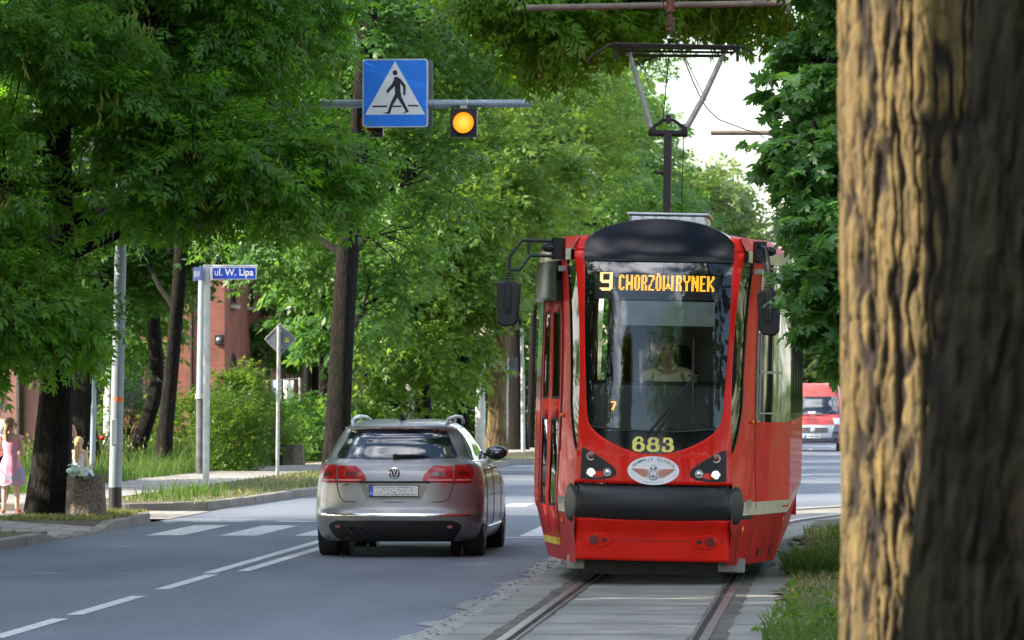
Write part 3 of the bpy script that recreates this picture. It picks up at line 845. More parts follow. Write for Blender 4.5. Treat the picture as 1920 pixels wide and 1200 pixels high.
# row trees further down the left side
def rowtree(px, py, wpx, lean, lab, lm, style, blobs, bark='bark', ls=.38, dens=.74, grp=G_ROW, twg=True):
    b = gpt(px, py, gz(gpt(px, py).y) + .1); sc = FPX / b.y
    pys = [(px + lean * .15, py - 70), (px + lean * .5, py - 200), (px + lean, py - 330), (px + lean * 1.2, 300), (px + lean * 1.3, 60), (px + lean, -100)]
    return tree('broadleaf_tree', lab, grp, (b.x, b.y, gz(b.y) + .08), up(0, b.y, pys), wpx / sc / 2, wpx / sc / 4, [Bp(a, c, b.y + dy, rx, ry, rz, n) for (a, c, dy, rx, ry, rz, n) in blobs], lm, style, bark=bark, ls=ls, dens=dens, twigs_show=twg, fsc=.85)
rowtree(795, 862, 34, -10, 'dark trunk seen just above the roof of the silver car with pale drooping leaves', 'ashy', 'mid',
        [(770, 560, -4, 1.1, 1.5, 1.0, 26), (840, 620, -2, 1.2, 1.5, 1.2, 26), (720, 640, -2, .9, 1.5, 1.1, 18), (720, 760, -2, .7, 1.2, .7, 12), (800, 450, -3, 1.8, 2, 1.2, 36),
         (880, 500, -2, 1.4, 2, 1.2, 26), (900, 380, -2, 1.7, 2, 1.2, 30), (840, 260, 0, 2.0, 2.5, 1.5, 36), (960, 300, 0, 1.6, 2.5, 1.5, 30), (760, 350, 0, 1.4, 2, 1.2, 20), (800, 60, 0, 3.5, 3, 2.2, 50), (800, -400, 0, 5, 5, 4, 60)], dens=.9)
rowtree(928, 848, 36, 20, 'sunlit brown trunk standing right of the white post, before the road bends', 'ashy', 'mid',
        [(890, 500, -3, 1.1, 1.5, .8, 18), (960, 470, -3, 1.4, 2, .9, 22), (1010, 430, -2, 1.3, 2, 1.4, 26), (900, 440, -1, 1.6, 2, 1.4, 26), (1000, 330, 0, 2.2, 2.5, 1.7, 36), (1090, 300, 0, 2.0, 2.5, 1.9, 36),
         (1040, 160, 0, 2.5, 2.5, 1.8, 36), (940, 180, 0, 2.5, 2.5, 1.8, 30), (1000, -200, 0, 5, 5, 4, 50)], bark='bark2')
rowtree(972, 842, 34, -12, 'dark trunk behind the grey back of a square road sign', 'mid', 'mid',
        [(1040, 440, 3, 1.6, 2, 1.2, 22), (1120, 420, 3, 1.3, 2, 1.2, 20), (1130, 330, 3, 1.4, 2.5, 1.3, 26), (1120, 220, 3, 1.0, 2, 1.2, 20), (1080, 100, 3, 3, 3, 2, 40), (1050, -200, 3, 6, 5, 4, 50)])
rowtree(994, 838, 14, 10, 'thin dark trunk close to the left edge of the tram', 'mid', 'mid',
        [(1060, 500, 5, 1.8, 1.8, 1.2, 20), (1100, 350, 5, 2.5, 2.5, 1.8, 30), (1050, 100, 5, 5, 4, 3, 50)])
for i, (px, py, w, cx_, lab, lm) in enumerate(((740, 828, 22, 690, 'distant shaded trunk left of the pale post behind the car', 'mid'), (870, 826, 20, 860, 'distant slim trunk between the white post and the car mirror', 'ashy'),
                          (590, 834, 18, 600, 'distant slim trunk left of the tall dark trunk', 'mid'))):
    rowtree(px, py, w, 6, lab, lm, 'far',
            [(cx_, 610, 0, 2.4, 2.5, 1.4, 22), (cx_ - 80, 480, 2, 3, 3, 2, 30), (cx_ + 90, 470, 2, 3, 3, 2, 30), (cx_, 330, 4, 4, 4, 3, 40), (cx_, 80, 4, 6, 5, 4, 60)], ls=.55, grp=G_BACK, twg=False)

# drooping bough high above the tram: a nearer tree standing right of the frame
tree('ash_tree', 'ash bough with hanging yellow green keys high behind the pantograph, reaching in from the right', None, (4.4, 51, .03),
     [(4.3, 51, 2), (3.8, 51, 4), (3.0, 51, 6), (1.8, 51, 7.4)], .28, .10,
     [Bp(960, -20, 50, .40, .9, .26, 18), Bp(1020, 10, 50, .5, .9, .34, 24), Bp(1110, 30, 50.5, .45, .9, .26, 16), Bp(1040, 80, 50, .25, .8, .08, 5), Bp(1190, -20, 51, .5, .9, .22, 10), Bp(1290, -10, 51, .5, .9, .18, 7), Bp(1390, -10, 51, .45, .9, .20, 7),
      Bp(1480, 0, 52, .5, .9, .28, 11), Bp(1100, -120, 51, 2.0, 1.6, .4, 40), Bp(1350, -140, 51, 2.0, 1.6, .4, 30), ((2.5, 51, 9.5), (4, 4, 2.2), 80)],
     'ashl', 'ash', seeds=.8, ls=.27, detail=.85, fsc=.55, cls=.3, margin=260, up=1)

# maple whose leaves hang beside the tram
tree('maple_tree', 'maple with large lobed leaves hanging between the tram and the thick foreground trunk', None, (1.45, 37.5, .03),
     [(1.4, 37.5, 2), (1.3, 37.5, 4), (1.3, 37.4, 6.5)], .20, .09,
     [Bp(1560, 130, 37, .30, .6, .26, 22), Bp(1515, 190, 37, .18, .5, .20, 11), Bp(1480, 280, 36.5, .11, .4, .10, 4), Bp(1560, 290, 36.5, .26, .6, .26, 26), Bp(1550, 390, 36.5, .18, .5, .20, 15),
      Bp(1585, 450, 36, .20, .5, .30, 22), Bp(1556, 530, 36, .15, .4, .18, 12), Bp(1574, 590, 36, .14, .4, .18, 14), Bp(1590, 670, 36, .07, .3, .07, 3),
      Bp(1660, 350, 37, .6, .8, .9, 40), Bp(1690, 40, 37, .6, .8, .6, 34), Bp(1620, -80, 37, .7, 1, .3, 26), Bp(1900, 200, 37.5, 1.5, 1.2, 1.5, 50), ((1.4, 37.5, 7), (2.2, 2.2, 1.6), 60)],
     'maple', 'maple', cls=.16, margin=260, fsc=.8)

# off-frame crowns whose shade falls over the road and tram (street continues left and behind the camera; extra rows added to block sun)
for i, (x, y, s) in enumerate(((-15.3, 25, 4), (-15.6, 35.5, 5), (-15.6, 46, 6), (6.5, 22, 7), (7.0, 6, 8), (6.2, 44, 12), (-12.6, 6.0, 15), (14, 58, 21), (21, 68, 22), (14, 78, 23), (27, 82, 24), (20, 96, 25), (-16.5, 54.5, 31), (-21.5, 78, 32), (-22, 98, 33), (-23, 29, 41), (-23, 39, 42), (-23, 50, 43))):
    tree('broadleaf_tree', ['first', 'second', 'third', 'fourth', 'fifth', 'sixth', 'seventh', 'eighth', 'ninth', 'tenth', 'eleventh', 'twelfth', 'thirteenth', 'fourteenth', 'fifteenth', 'sixteenth', 'seventeenth', 'eighteenth'][i] + (' unseen street tree left of the frame, placed for its shade' if x < 0 else ' tree right of the frame behind the thick trunk'), 'street trees outside the frame', (x, y, .1), [(x, y, 4), (x + .2, y, 8), (x, y, 11)], .3, .15,
         auto_blobs((x, y, 9.0), (2.4, 2.6, 6.0) if i == 6 else (4.0, 5.6, 7.0), 16, 46, s, low=-.75), 'mid', 'mid')  # the one narrow crown is added to keep sun off the nearest trunk
tree('broadleaf_tree', 'street tree behind the viewpoint mirrored in the windscreen', 'street trees outside the frame', (3.6, -4, .1), [(3.6, -4, 4), (3.6, -4, 8), (3.6, -4, 11)], .3, .15,
     auto_blobs((3.4, -4, 10.0), (4.0, 5.4, 6.0), 14, 40, 9), 'mid', 'mid')

# foreground trunk, large and out of focus, ridge running down it
def sst(x, a, b): t = min(1, max(0, (x - a) / (b - a))); return t * t * (3 - 2 * t)
def front_trunk(base, label, RB, lean, crown, matn):
    base = Vector(base)
    root = thing('ash_tree', label, 'tree', base)
    g = G(); n = 560; vs = []; fs = []; att = []; zs = frange(-0.1, 3.8, .010)
    rs = np.random.default_rng(4)
    def vn(u, v, seed):  # periodic value noise
        u0 = math.floor(u); v0 = math.floor(v); fu = u - u0; fv = v - v0
        fu = fu * fu * (3 - 2 * fu); fv = fv * fv * (3 - 2 * fv)
        h = lambda a, b: (math.sin((a % 62) * 127.1 + b * 311.7 + seed * 74.7) * 43758.5453) % 1
        return (h(u0, v0) * (1 - fu) + h(u0 + 1, v0) * fu) * (1 - fv) + (h(u0, v0 + 1) * (1 - fu) + h(u0 + 1, v0 + 1) * fu) * fv
    for z in zs:
        rb = RB + .10 * math.exp(-max(0, z) / .5)
        # ridge angle (0 = +x, -90deg = towards the camera)
        ridge = R(-121) + R(9) * (z / 3.0)
        cx_ = .012 * math.sin(z * 1.3) + lean * (z - 1.8); 
        for k in range(n):
            a = 2 * math.pi * k / n
            d = (a - ridge + math.pi) % (2 * math.pi) - math.pi
            r_ = rb * (1 + .04 * math.exp(-abs(d) / .30) - .26 * sst(d, 0, .5) + .26 * sst(d, 1.2, 2.4)) * (1 + .02 * math.sin(2 * a + z))
            u = a / (2 * math.pi) * 62
            wv = .9 * (vn(u * .5, z * 3.5, 5) - .5) * 2 + .8 * (vn(u * 2, z * 16, 6) - .5)
            c1 = abs(vn(u * 1.5 + wv, z * 4.6, 1) - .5) * 2; c2 = abs(vn(u * 3 + wv, z * 13.0 + 3, 2) - .5) * 2
            fsr = .5 * vn(u * 3, z * 34, 3) + .5 * vn(u, z * 11, 7)
            dep = .56 * sst(c1, .06, .50) + .22 * sst(c2, .0, .4) + .16 * fsr + .06 * rs.random()
            r_ += .034 * dep - .020
            att.append(dep)
            vs.append((cx_ + r_ * math.cos(a), r_ * math.sin(a), z))
    for i in range(len(zs) - 1):
        for k in range(n):
            a = i * n + k; b = i * n + (k + 1) % n; fs.append((a, b, b + n, a + n))
    g.add(vs, fs)
    to = g.build('trunk', mt[matn], root, angle=80)
    at = to.data.attributes.new('ridge_height', 'FLOAT', 'POINT'); at.data.foreach_set('value', np.array(att, np.float32))
    if not crown: return
    C, O = ell_points(420, (0, 0, 9.8), (4.4, 4.6, 4.0), .3)
    q, _ = foliage(C, O, .6, 5, 5, .7, .34, 'ash2', .4)
    g = G()
    for k in range(9):
        a = k * 2.4; g.tube([(0, 0, 5), (math.cos(a) * 1.5, math.sin(a) * 1.5, 6.6), (math.cos(a) * 3, math.sin(a) * 3, 8.2)], [.14, .08, .03], 7)
    g.build('limbs', mt['bark'], root)
    np_obj('crown', q[0], q[1], mt['mid'], root)
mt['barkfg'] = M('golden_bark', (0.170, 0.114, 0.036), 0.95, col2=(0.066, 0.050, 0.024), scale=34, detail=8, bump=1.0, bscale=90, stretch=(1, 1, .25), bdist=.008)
n_ = mt['barkfg'].node_tree.nodes; l_ = mt['barkfg'].node_tree.links
at_ = n_.new('ShaderNodeAttribute'); at_.attribute_name = 'ridge_height'
mr_ = n_.new('ShaderNodeMapRange'); mr_.inputs['From Min'].default_value = .40; mr_.inputs['From Max'].default_value = .90
l_.new(at_.outputs['Fac'], mr_.inputs['Value'])
bx_ = n_.new('ShaderNodeMix'); bx_.data_type = 'RGBA'; bx_.inputs['A'].default_value = (.012, .007, .004, 1)
src_ = n_['Principled BSDF'].inputs['Base Color'].links[0].from_socket
l_.new(mr_.outputs['Result'], bx_.inputs['Factor']); l_.new(src_, bx_.inputs['B']); l_.new(bx_.outputs['Result'], n_['Principled BSDF'].inputs['Base Color'])
mt['barkdark'] = bark_mat('mossy_bark', (0.026, 0.021, 0.012), (0.005, 0.004, 0.003), 13.0, 1.0, (0.016, 0.021, 0.007))
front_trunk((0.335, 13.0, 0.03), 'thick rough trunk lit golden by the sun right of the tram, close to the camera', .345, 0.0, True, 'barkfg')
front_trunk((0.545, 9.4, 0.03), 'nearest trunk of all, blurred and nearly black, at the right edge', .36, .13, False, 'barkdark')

# far woods closing the view (countless trees as one mass), with the bright gap above the tram
def woods(name, spans, lm, seed, ls=.75):
    C = []
    rr = np.random.default_rng(seed)
    for (x0, x1, y0, y1, z0, z1, n) in spans:
        p = np.stack([rr.uniform(x0, x1, n), rr.uniform(y0, y1, n), rr.uniform(0, 1, n)], 1)
        top = z1 * (.86 + .14 * np.sin(p[:, 0] * .55 + seed) * np.cos(p[:, 0] * .23))
        p[:, 2] = z0 + (top - z0) * p[:, 2]
        C.append(p)
    C = np.concatenate(C); O = rr.normal(size=C.shape) * .5; O[:, 1] -= .5
    q, _ = foliage(C, O, 1.0, 5, 5, 1.1, ls, 'far', .4)
    o = np_obj(name, q[0], q[1], mt[lm]); o['kind'] = 'stuff'; return o
woods('distant_woods', [(-75, -22, 215, 235, -1, 22, 1900), (-26, -8.5, 195, 215, -1, 20, 900), (-9.5, -6.9, 200, 212, 0, 13, 130), (4, 45, 195, 215, -1, 13, 700), (45, 150, 150, 190, -1, 20, 900), (-150, -60, 150, 200, -1, 22, 900)], 'mid', 1)
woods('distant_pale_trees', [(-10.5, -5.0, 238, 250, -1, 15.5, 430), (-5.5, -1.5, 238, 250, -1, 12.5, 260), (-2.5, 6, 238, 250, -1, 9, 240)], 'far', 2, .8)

# ------------------------------------------------------------------ shrubs, flowers
def shrub(name, label, cat, c, r, ncl, lm, ls, group=None, tpl='ash2', stems=7, tw=6, spiky=0.0):
    root = thing(name, label, cat, (c[0], c[1], c[2]), 0, group)
    g = G()
    for k in range(stems):
        a = random.uniform(0, 6.28); g.tube([(0, 0, 0), (math.cos(a) * r[0] * .3, math.sin(a) * r[1] * .3, r[2] * .8), (math.cos(a) * r[0] * .7, math.sin(a) * r[1] * .7, r[2] * 1.5)], [.03, .02, .008], 5)
    g.build('stems', mt['twig'], root)
    C, O = ell_points(ncl, (0, 0, r[2]), r, .5)
    O[:, 2] += spiky
    q, _ = foliage(C, O, .25, tw, 7, .38, ls, tpl, .1)
    np_obj('foliage', q[0], q[1], mt[lm], root)
    return root
s1 = gpt(440, 882, .1)
shrub('bush', 'dense dark green rounded bush between the street name post and the diamond sign', 'bush', (s1.x, s1.y, .1), (.60, .7, .70), 150, 'bush', .12)
s2 = gpt(490, 868, .1)
shrub('bush', 'bright sunlit hedge bush behind the diamond sign post', 'bush', (s2.x, s2.y, .1), (.62, .8, .72), 140, 'bush', .13, spiky=.6)
s3 = gpt(450, 850, .1)
shrub('elder_bush', 'tall pale green bush rising against the brick house wall', 'bush', (s3.x, s3.y, .1), (.85, 1.1, 1.0), 50, 'bush', .30, tpl='ash', spiky=.6)
s4 = gpt(355, 862, .1)
shrub('bush', 'loose dark bush behind the grey street posts', 'bush', (s4.x, s4.y, .1), (.8, 1.0, .75), 60, 'bush', .20)
s5 = gpt(230, 850, .1)
shrub('bush', 'shaded bush behind the thick blue grey mast', 'bush', (s5.x, s5.y, .1), (1.3, 1.2, .95), 60, 'mid', .24)
s6 = gpt(185, 866, .1)
rose = shrub('rose_bush', 'rose bush with two deep red blooms right of the slim grey post', 'bush', (s6.x, s6.y, .1), (.45, .45, .50), 22, 'bush', .14)
mt['rose'] = M('rose_red', (0.45, 0.012, 0.02), 0.6)
for (px, py) in ((183, 822), (192, 821)):
    p = pt(px, py, s6.y - .5) - Vector((s6.x, s6.y, .1)); g = G()
    for i in range(3):
        g.ball(p, (.065 - .012 * i, .065 - .012 * i, .045 + .012 * i), 8, 6, (.3 * i, .2 * i, 0))
    g.build('bloom', mt['rose'], rose)
for i, (px, py, rr, n) in enumerate(((600, 858, 1.0, 30), (560, 852, 1.2, 34), (740, 850, .9, 26))):
    s = gpt(px, py, .1)
    shrub('bush', ['low dark undergrowth left of the tall trunk behind the car', 'shaded undergrowth behind the far planter', 'undergrowth seen over the car roof left of the dark trunk', 'leafy undergrowth beside the white post'][i], 'bush', (s.x, s.y, gz(s.y) + .1), (rr, 1.0, .7), n, 'mid', .3)

# ------------------------------------------------------------------ grass
def blades(n, xf, yr, h, w, zf=.1, lean=.35, dens=None, seedhead=0):
    y = rng.uniform(yr[0], yr[1], n); u = rng.random(n)
    x0 = np.array([xf(v)[0] for v in y]); x1 = np.array([xf(v)[1] for v in y]); x = x0 + (x1 - x0) * u
    cl = np.sin(x * 1.3 + y * .7) * np.cos(x * .5 - y * 1.1) + rng.normal(size=n) * .6
    keep = cl > (-.5 if dens is None else dens); x, y, cl = x[keep], y[keep], cl[keep]
    n = len(x); z = np.array([zf + gz(v) for v in y])
    a = rng.uniform(0, 2 * np.pi, n); hh = h * rng.uniform(.45, 1.2, n) * (1 + .25 * np.clip(cl, -1, 1)); l = rng.normal(size=(n, 2)) * lean * hh[:, None]
    ww = w * rng.uniform(.6, 1.3, n)
    b0 = np.stack([x - np.cos(a) * ww, y - np.sin(a) * ww, z - .01], 1); b1 = np.stack([x + np.cos(a) * ww, y + np.sin(a) * ww, z - .01], 1)
    m0 = np.stack([x - np.cos(a) * ww * .7 + l[:, 0] * .35, y - np.sin(a) * ww * .7 + l[:, 1] * .35, z + hh * .6], 1)
    m1 = m0 + (b1 - b0) * .7
    t = np.stack([x + l[:, 0], y + l[:, 1], z + hh], 1)
    V = np.stack([b0, b1, m1, m0, t], 1).reshape(-1, 3); k = (np.arange(n) * 5)[:, None, None]
    T = np.array([(0, 1, 2), (0, 2, 3), (3, 2, 4)])[None] + k
    return V, T.reshape(-1, 3)
L_ = [blades(26000, lambda y: (-32, -13.4), (67, 100), .42, .010), blades(22000, lambda y: (-34, -13.6), (98, 150), .5, .018),
      blades(16000, lambda y: (-26, -13.2), (56, 68), .34, .009), blades(5000, lambda y: (-13.8, -13.2), (66, 110), .3, .009)]
V, F = cat_(L_); tag(np_obj('meadow_grass', V, F, mt['grass']), kind='stuff')
L_ = [blades(5200, lambda y: (-11.2, xl(y) - .2), (67, 116), .075, .008, dens=0), blades(3000, lambda y: (-11.1, -9.62), (57.9, 62), .06, .006, dens=0), blades(3500, lambda y: (-11.1, -9.62), (40, 53.2), .07, .006, dens=0.3),
      blades(900, lambda y: (-10.9, -9.9), (68, 73), .22, .008, dens=.1)]
V, F = cat_(L_); tag(np_obj('verge_grass', V, F, mt['grass']), kind='stuff')
ve = lambda y: (-.55 + max(0, y - 57.5) ** 2 / 60.0, 3.0)
L_ = [blades(18000, ve, (26, 58), .055, .006, zf=.03, dens=0.1), blades(1500, lambda y: (-.6, .3), (43.5, 46), .20, .012, zf=.03, lean=.7, dens=-.6), blades(3000, lambda y: (-.25, .8), (46, 57), .10, .008, zf=.03, dens=.1),
      blades(1800, lambda y: (-.6, .1), (30, 36), .12, .008, zf=.03, lean=.7, dens=-.1)]
V, F = cat_(L_); tag(np_obj('roadside_grass', V, F, mt['grass']), kind='stuff')
L_ = [blades(3500, lambda y: (-30, -13.6), (67, 140), .58, .008, lean=.18, dens=.1), blades(2500, lambda y: (-11.1, -9.6), (57.9, 62), .06, .008, lean=1.2), blades(9000, lambda y: (-.5, 1.5), (26, 57), .055, .009, zf=.03, lean=1.4), blades(2500, lambda y: (-11.1, xl(y) - .2), (67, 110), .07, .009, lean=1.0)]
V, F = cat_(L_); tag(np_obj('dry_grass_stalks', V, F, mt['drygrass']), kind='stuff')
# flowering heads on the stalks
n = 1600
x = rng.uniform(-28, -13.6, n); y = rng.uniform(68, 140, n)
P = np.stack([x, y, .1 + rng.uniform(.35, .66, n) + np.array([gz(v) for v in y])], 1)
D = rng.normal(size=(n, 3)) * .25 + np.array([0, 0, 1.]); q = scatter('single', P, D, rng.normal(size=(n, 3)), np.full(n, .08)); q[0][:, :] = q[0]
tag(np_obj('grass_flower_heads', q[0], q[1], mt['drygrass']), kind='stuff')
# broad-leaved weeds on the right verge
wd = thing('dock_weed', 'broad leaved green weed growing over the slab edge beside the tram', 'weed', (-.42, 44.6, .03))
C = np.array([[0, 0, .05], [.12, .2, .06], [-.1, -.15, .04], [.2, -.1, .05], [0.05, .3, .05]]); q, _ = foliage(C, C * 0 + np.array([0, 0, .5]), .16, 7, 5, .16, .08, 'maple', .2); np_obj('leaves', q[0], q[1], mt['bush'], wd)
wd = thing('dock_weed', 'low green weed clump at the bottom right edge of the slabs', 'weed', (-.35, 33.6, .03))
q, _ = foliage(C * 1.4, C * 0 + np.array([0, 0, .5]), .2, 7, 5, .16, .075, 'maple', .2); np_obj('leaves', q[0], q[1], mt['bush'], wd)
# ------------------------------------------------------------------ materials for vehicles
mt['red'] = M('tram_red_paint', (0.62, 0.011, 0.004), 0.48, coat=0.20, spec=.14, var=0.09, scale=3)
mt['red2'] = M('tram_red_skirt', (0.40, 0.010, 0.010), 0.5, coat=0.10, spec=.12, var=0.20, scale=4)
mt['cream'] = M('tram_cream_paint', (0.62, 0.55, 0.40), 0.35, coat=0.3, var=0.06)
mt['shield'] = M('black_gloss_panel', (0.004, 0.005, 0.007), 0.16, coat=0.0, spec=0.22, var=0.0)
mt['shield2'] = M('black_lower_glass', (0.005, 0.006, 0.008), 0.12, coat=0.0, spec=0.25, var=0.0)
mt['blackpl'] = M('black_plastic', (0.014, 0.015, 0.018), 0.42, spec=.35, var=0.1, scale=4)
mt['rubber'] = M('rubber', (0.016, 0.016, 0.017), 0.75, var=0.2)
mt['sideglass'] = M('dark_side_glass', (0.012, 0.016, 0.012), 0.05, spec=0.9, coat=1.0)
mt['pane'] = glass_mat('windscreen_glass', (0.92, 0.95, 0.95), 1.0)
mt['doorglass'] = glass_mat('door_glass', (0.40, 0.46, 0.43), 0.9)
mt['under'] = M('underframe', (0.03, 0.028, 0.026), 0.8, var=0.25, scale=8)
mt['aluminium'] = M('brushed_aluminium', (0.52, 0.54, 0.56), 0.35, 0.7)
mt['cabgrey'] = M('cab_wall_grey', (0.34, 0.35, 0.31), 0.7)
mt['blind'] = M('sun_blind', (0.32, 0.38, 0.34), 0.8)
mt['dash'] = M('dashboard', (0.03, 0.033, 0.036), 0.5)
mt['amber'] = M('amber_lens', (0.75, 0.16, 0.01), 0.25, coat=.5)
mt['yellow'] = M('yellow_paint', (0.62, 0.50, 0.05), 0.5)
mt['fleetnum'] = M('yellow_number', (0.72, 0.66, 0.16), 0.45, var=0.04)
mt['chrome'] = M('chrome', (0.75, 0.76, 0.78), 0.10, 1.0, var=0.02)
mt['lampon'] = M('lit_headlight', (1, .95, .85), 0.3, emis=(1.0, 0.78, 0.55), estr=3.2)
mt['led'] = M('amber_led', (0.9, 0.5, 0.02), 0.4, emis=(1.0, 0.42, 0.02), estr=0.66)
mt['ledw'] = M('pale_amber_led', (0.9, 0.6, 0.3), 0.4, emis=(1.0, 0.56, 0.22), estr=0.8)
mt['redlens'] = M('red_lens', (0.38, 0.008, 0.010), 0.22, coat=0.1, var=0.1, scale=15)
mt['redlens2'] = M('dark_red_lens', (0.14, 0.01, 0.01), 0.25, coat=1.0)
mt['white'] = M('white_enamel', (0.74, 0.75, 0.78), 0.4, var=0.03)
mt['navy'] = M('navy_ink', (0.04, 0.04, 0.12), 0.6)
mt['wing'] = M('salmon_print', (0.60, 0.28, 0.19), 0.6, col2=(0.45, 0.2, 0.14), scale=60)
mt['greyprint'] = M('grey_print', (0.42, 0.47, 0.50), 0.6)
mt['skin'] = M('skin', (0.52, 0.29, 0.20), 0.55, var=0.06)
mt['skin2'] = M('pale_skin', (0.66, 0.42, 0.32), 0.55, var=0.05)

# ------------------------------------------------------------------ people
def skin_mesh(joints, edges, name, mat, parent, sub=2, extra=None, root=None, loc=None):
    """joints: {name:(pos, radius[,radius2])}"""
    names = list(joints); idx = {k: i for i, k in enumerate(names)}
    me = bpy.data.meshes.new(name)
    me.from_pydata([tuple(joints[k][0]) for k in names], [(idx[a], idx[b]) for a, b in edges], [])
    o = bpy.data.objects.new(name, me); COL.objects.link(o)
    md = o.modifiers.new('skin', 'SKIN'); md.use_smooth_shade = True
    for i, k in enumerate(names):
        sv = me.skin_vertices[0].data[i]; r = joints[k][1]
        sv.radius = (r, r) if not hasattr(r, '__len__') else r
        sv.use_root = (k == (root or names[0]))
    s = o.modifiers.new('sub', 'SUBSURF'); s.levels = sub; s.render_levels = sub
    dg = bpy.context.evaluated_depsgraph_get()
    em = bpy.data.meshes.new_from_object(o.evaluated_get(dg))
    bpy.data.objects.remove(o)
    if extra:
        bm = bmesh.new(); bm.from_mesh(em)
        tmp = bpy.data.meshes.new('t'); tmp.from_pydata([tuple(p) for p in extra.v], [], extra.f); bm.from_mesh(tmp)
        bm.to_mesh(em); bm.free()
    em.materials.clear(); em.materials.append(mat); em.shade_smooth()
    em.name = name
    r = bpy.data.objects.new(name, em)
    if loc is not None: r.location = loc
    return link(r, parent)

def human(h=1.7, pose=None, width=1.0):
    """joint positions for a standing figure facing -Y"""
    s = h / 1.7; w = width
    J = {'pelvis': ((0, 0, .93), (.135 * w, .10)), 'waist': ((0, .005, 1.07), (.115 * w, .088)), 'chest': ((0, .0, 1.26), (.145 * w, .10)), 'upper': ((0, .01, 1.38), (.12 * w, .085)),
         'neck': ((0, .01, 1.47), .052), 'jaw': ((0, -.012, 1.555), (.066, .072)), 'head': ((0, .0, 1.62), (.078, .092)), 'crown': ((0, .01, 1.67), (.062, .075)),
         'shL': ((-.165 * w, .01, 1.385), .052), 'elL': ((-.215 * w, .02, 1.12), .038), 'wrL': ((-.225 * w, -.03, .87), .026), 'haL': ((-.225 * w, -.045, .80), (.020, .036)),
         'shR': ((.165 * w, .01, 1.385), .052), 'elR': ((.215 * w, .02, 1.12), .038), 'wrR': ((.225 * w, -.03, .87), .026), 'haR': ((.225 * w, -.045, .80), (.020, .036)),
         'hiL': ((-.085, 0, .86), .092), 'knL': ((-.09, -.01, .49), .060), 'caL': ((-.09, .01, .34), .056), 'anL': ((-.09, .02, .09), .036), 'toL': ((-.095, -.12, .035), .032),
         'hiR': ((.085, 0, .86), .092), 'knR': ((.09, -.01, .49), .060), 'caR': ((.09, .01, .34), .056), 'anR': ((.09, .02, .09), .036), 'toR': ((.095, -.12, .035), .032)}
    if pose:
        for k, p in pose.items(): J[k] = (p, J[k][1])
    return {k: (tuple(c * s for c in p), tuple(q * s for q in r) if hasattr(r, '__len__') else r * s) for k, (p, r) in J.items()}
HE = [('pelvis', 'waist'), ('waist', 'chest'), ('chest', 'upper'), ('upper', 'neck'), ('neck', 'jaw'), ('jaw', 'head'), ('head', 'crown'),
      ('upper', 'shL'), ('shL', 'elL'), ('elL', 'wrL'), ('wrL', 'haL'), ('upper', 'shR'), ('shR', 'elR'), ('elR', 'wrR'), ('wrR', 'haR'),
      ('pelvis', 'hiL'), ('hiL', 'knL'), ('knL', 'caL'), ('caL', 'anL'), ('anL', 'toL'), ('pelvis', 'hiR'), ('hiR', 'knR'), ('knR', 'caR'), ('caR', 'anR'), ('anR', 'toR')]
def fingers(g, J, side, s=1.0, curl=.5):
    wr = Vector(J['wr' + side][0]); ha = Vector(J['ha' + side][0]); d = (ha - wr).normalized()
    px = Vector((0, 1, 0)) if abs(d.y) < .8 else Vector((1, 0, 0)); px = (px - d * px.dot(d)).normalized(); nn = d.cross(px)
    for i, L in enumerate((.060, .070, .075, .068)):
        b = ha + px * (.030 - .018 * i) * s + d * .015 * s
        m = b + d * L * .55 * s + nn * .01 * curl * s; e = m + (d * (1 - curl) + nn * curl).normalized() * L * .5 * s
        g.tube([b - d * .03 * s, b, m, e], [.010 * s, .0095 * s, .009 * s, .006 * s], 6)
    t = wr + d * .035 * s + px * .026 * s
    g.tube([t, t + (d * .6 + px * .7) * .035 * s, t + (d * .9 + px * .5) * .062 * s], [.012 * s, .011 * s, .007 * s], 6)
def face_bits(g, J, s=1.0, fw=Vector((0, -1, 0))):
    h = Vector(J['head'][0]); lat = Vector((0, 0, 1)).cross(fw)
    g.ball(h + fw * .097 * s + Vector((0, 0, -.030 * s)), (.014 * s, .020 * s, .024 * s), 8, 6)
    for q in (-1, 1):
        g.ball(h + lat * q * .080 * s + Vector((0, 0, -.02 * s)), (.012 * s, .024 * s, .034 * s), 8, 6)
        g.ball(h + fw * .083 * s + lat * q * .032 * s + Vector((0, 0, .012 * s)), (.024 * s, .012 * s, .008 * s), 8, 5)   # brows
    g.ball(h + fw * .082 * s + Vector((0, 0, -.066 * s)), (.026 * s, .012 * s, .007 * s), 8, 5)
def eyes(root, J, s, fw=Vector((0, -1, 0))):
    h = Vector(J['head'][0]); lat = Vector((0, 0, 1)).cross(fw)
    for q in (-1, 1):
        g = G(); g.ball(h + fw * .090 * s + lat * q * .032 * s + Vector((0, 0, -.004 * s)), (.012 * s, .006 * s, .007 * s), 8, 5)
        g.build('eye', mt['black'], root)

# ------------------------------------------------------------------ tram
tram = thing('tram', 'red single deck tram with black domed front, lit headlights and an amber destination display', 'tram', (-1.802, 41.46, 0.012))
tram.rotation_euler = (0, R(1.15), 0)
LEAN = [(.15, .10), (.40, .03), (.58, 0), (1.2, .02), (2.0, .10), (2.6, .19), (2.97, .28), (3.15, .40), (3.36, .60)]
WF = [(.20, .70), (.70, .735), (1.2, .71), (1.8, .70), (2.3, .715), (2.8, .755), (3.05, .79), (3.2, .74)]
GW = [(1.190, 0.0), (1.205, .13), (1.25, .29), (1.33, .455), (1.41, .56), (1.49, .61), (1.60, .628), (1.9, .645), (2.3, .665), (2.97, .685), (3.06, .688)]
wf = lambda z: smooth_tab(WF, z)
gw = lambda z: smooth_tab(GW, z)
def F(x, z, o=0.0): return (x, smooth_tab(LEAN, z) + .16 * (abs(x) / .75) ** 2.4 - o, z)
TAPY = 2.05
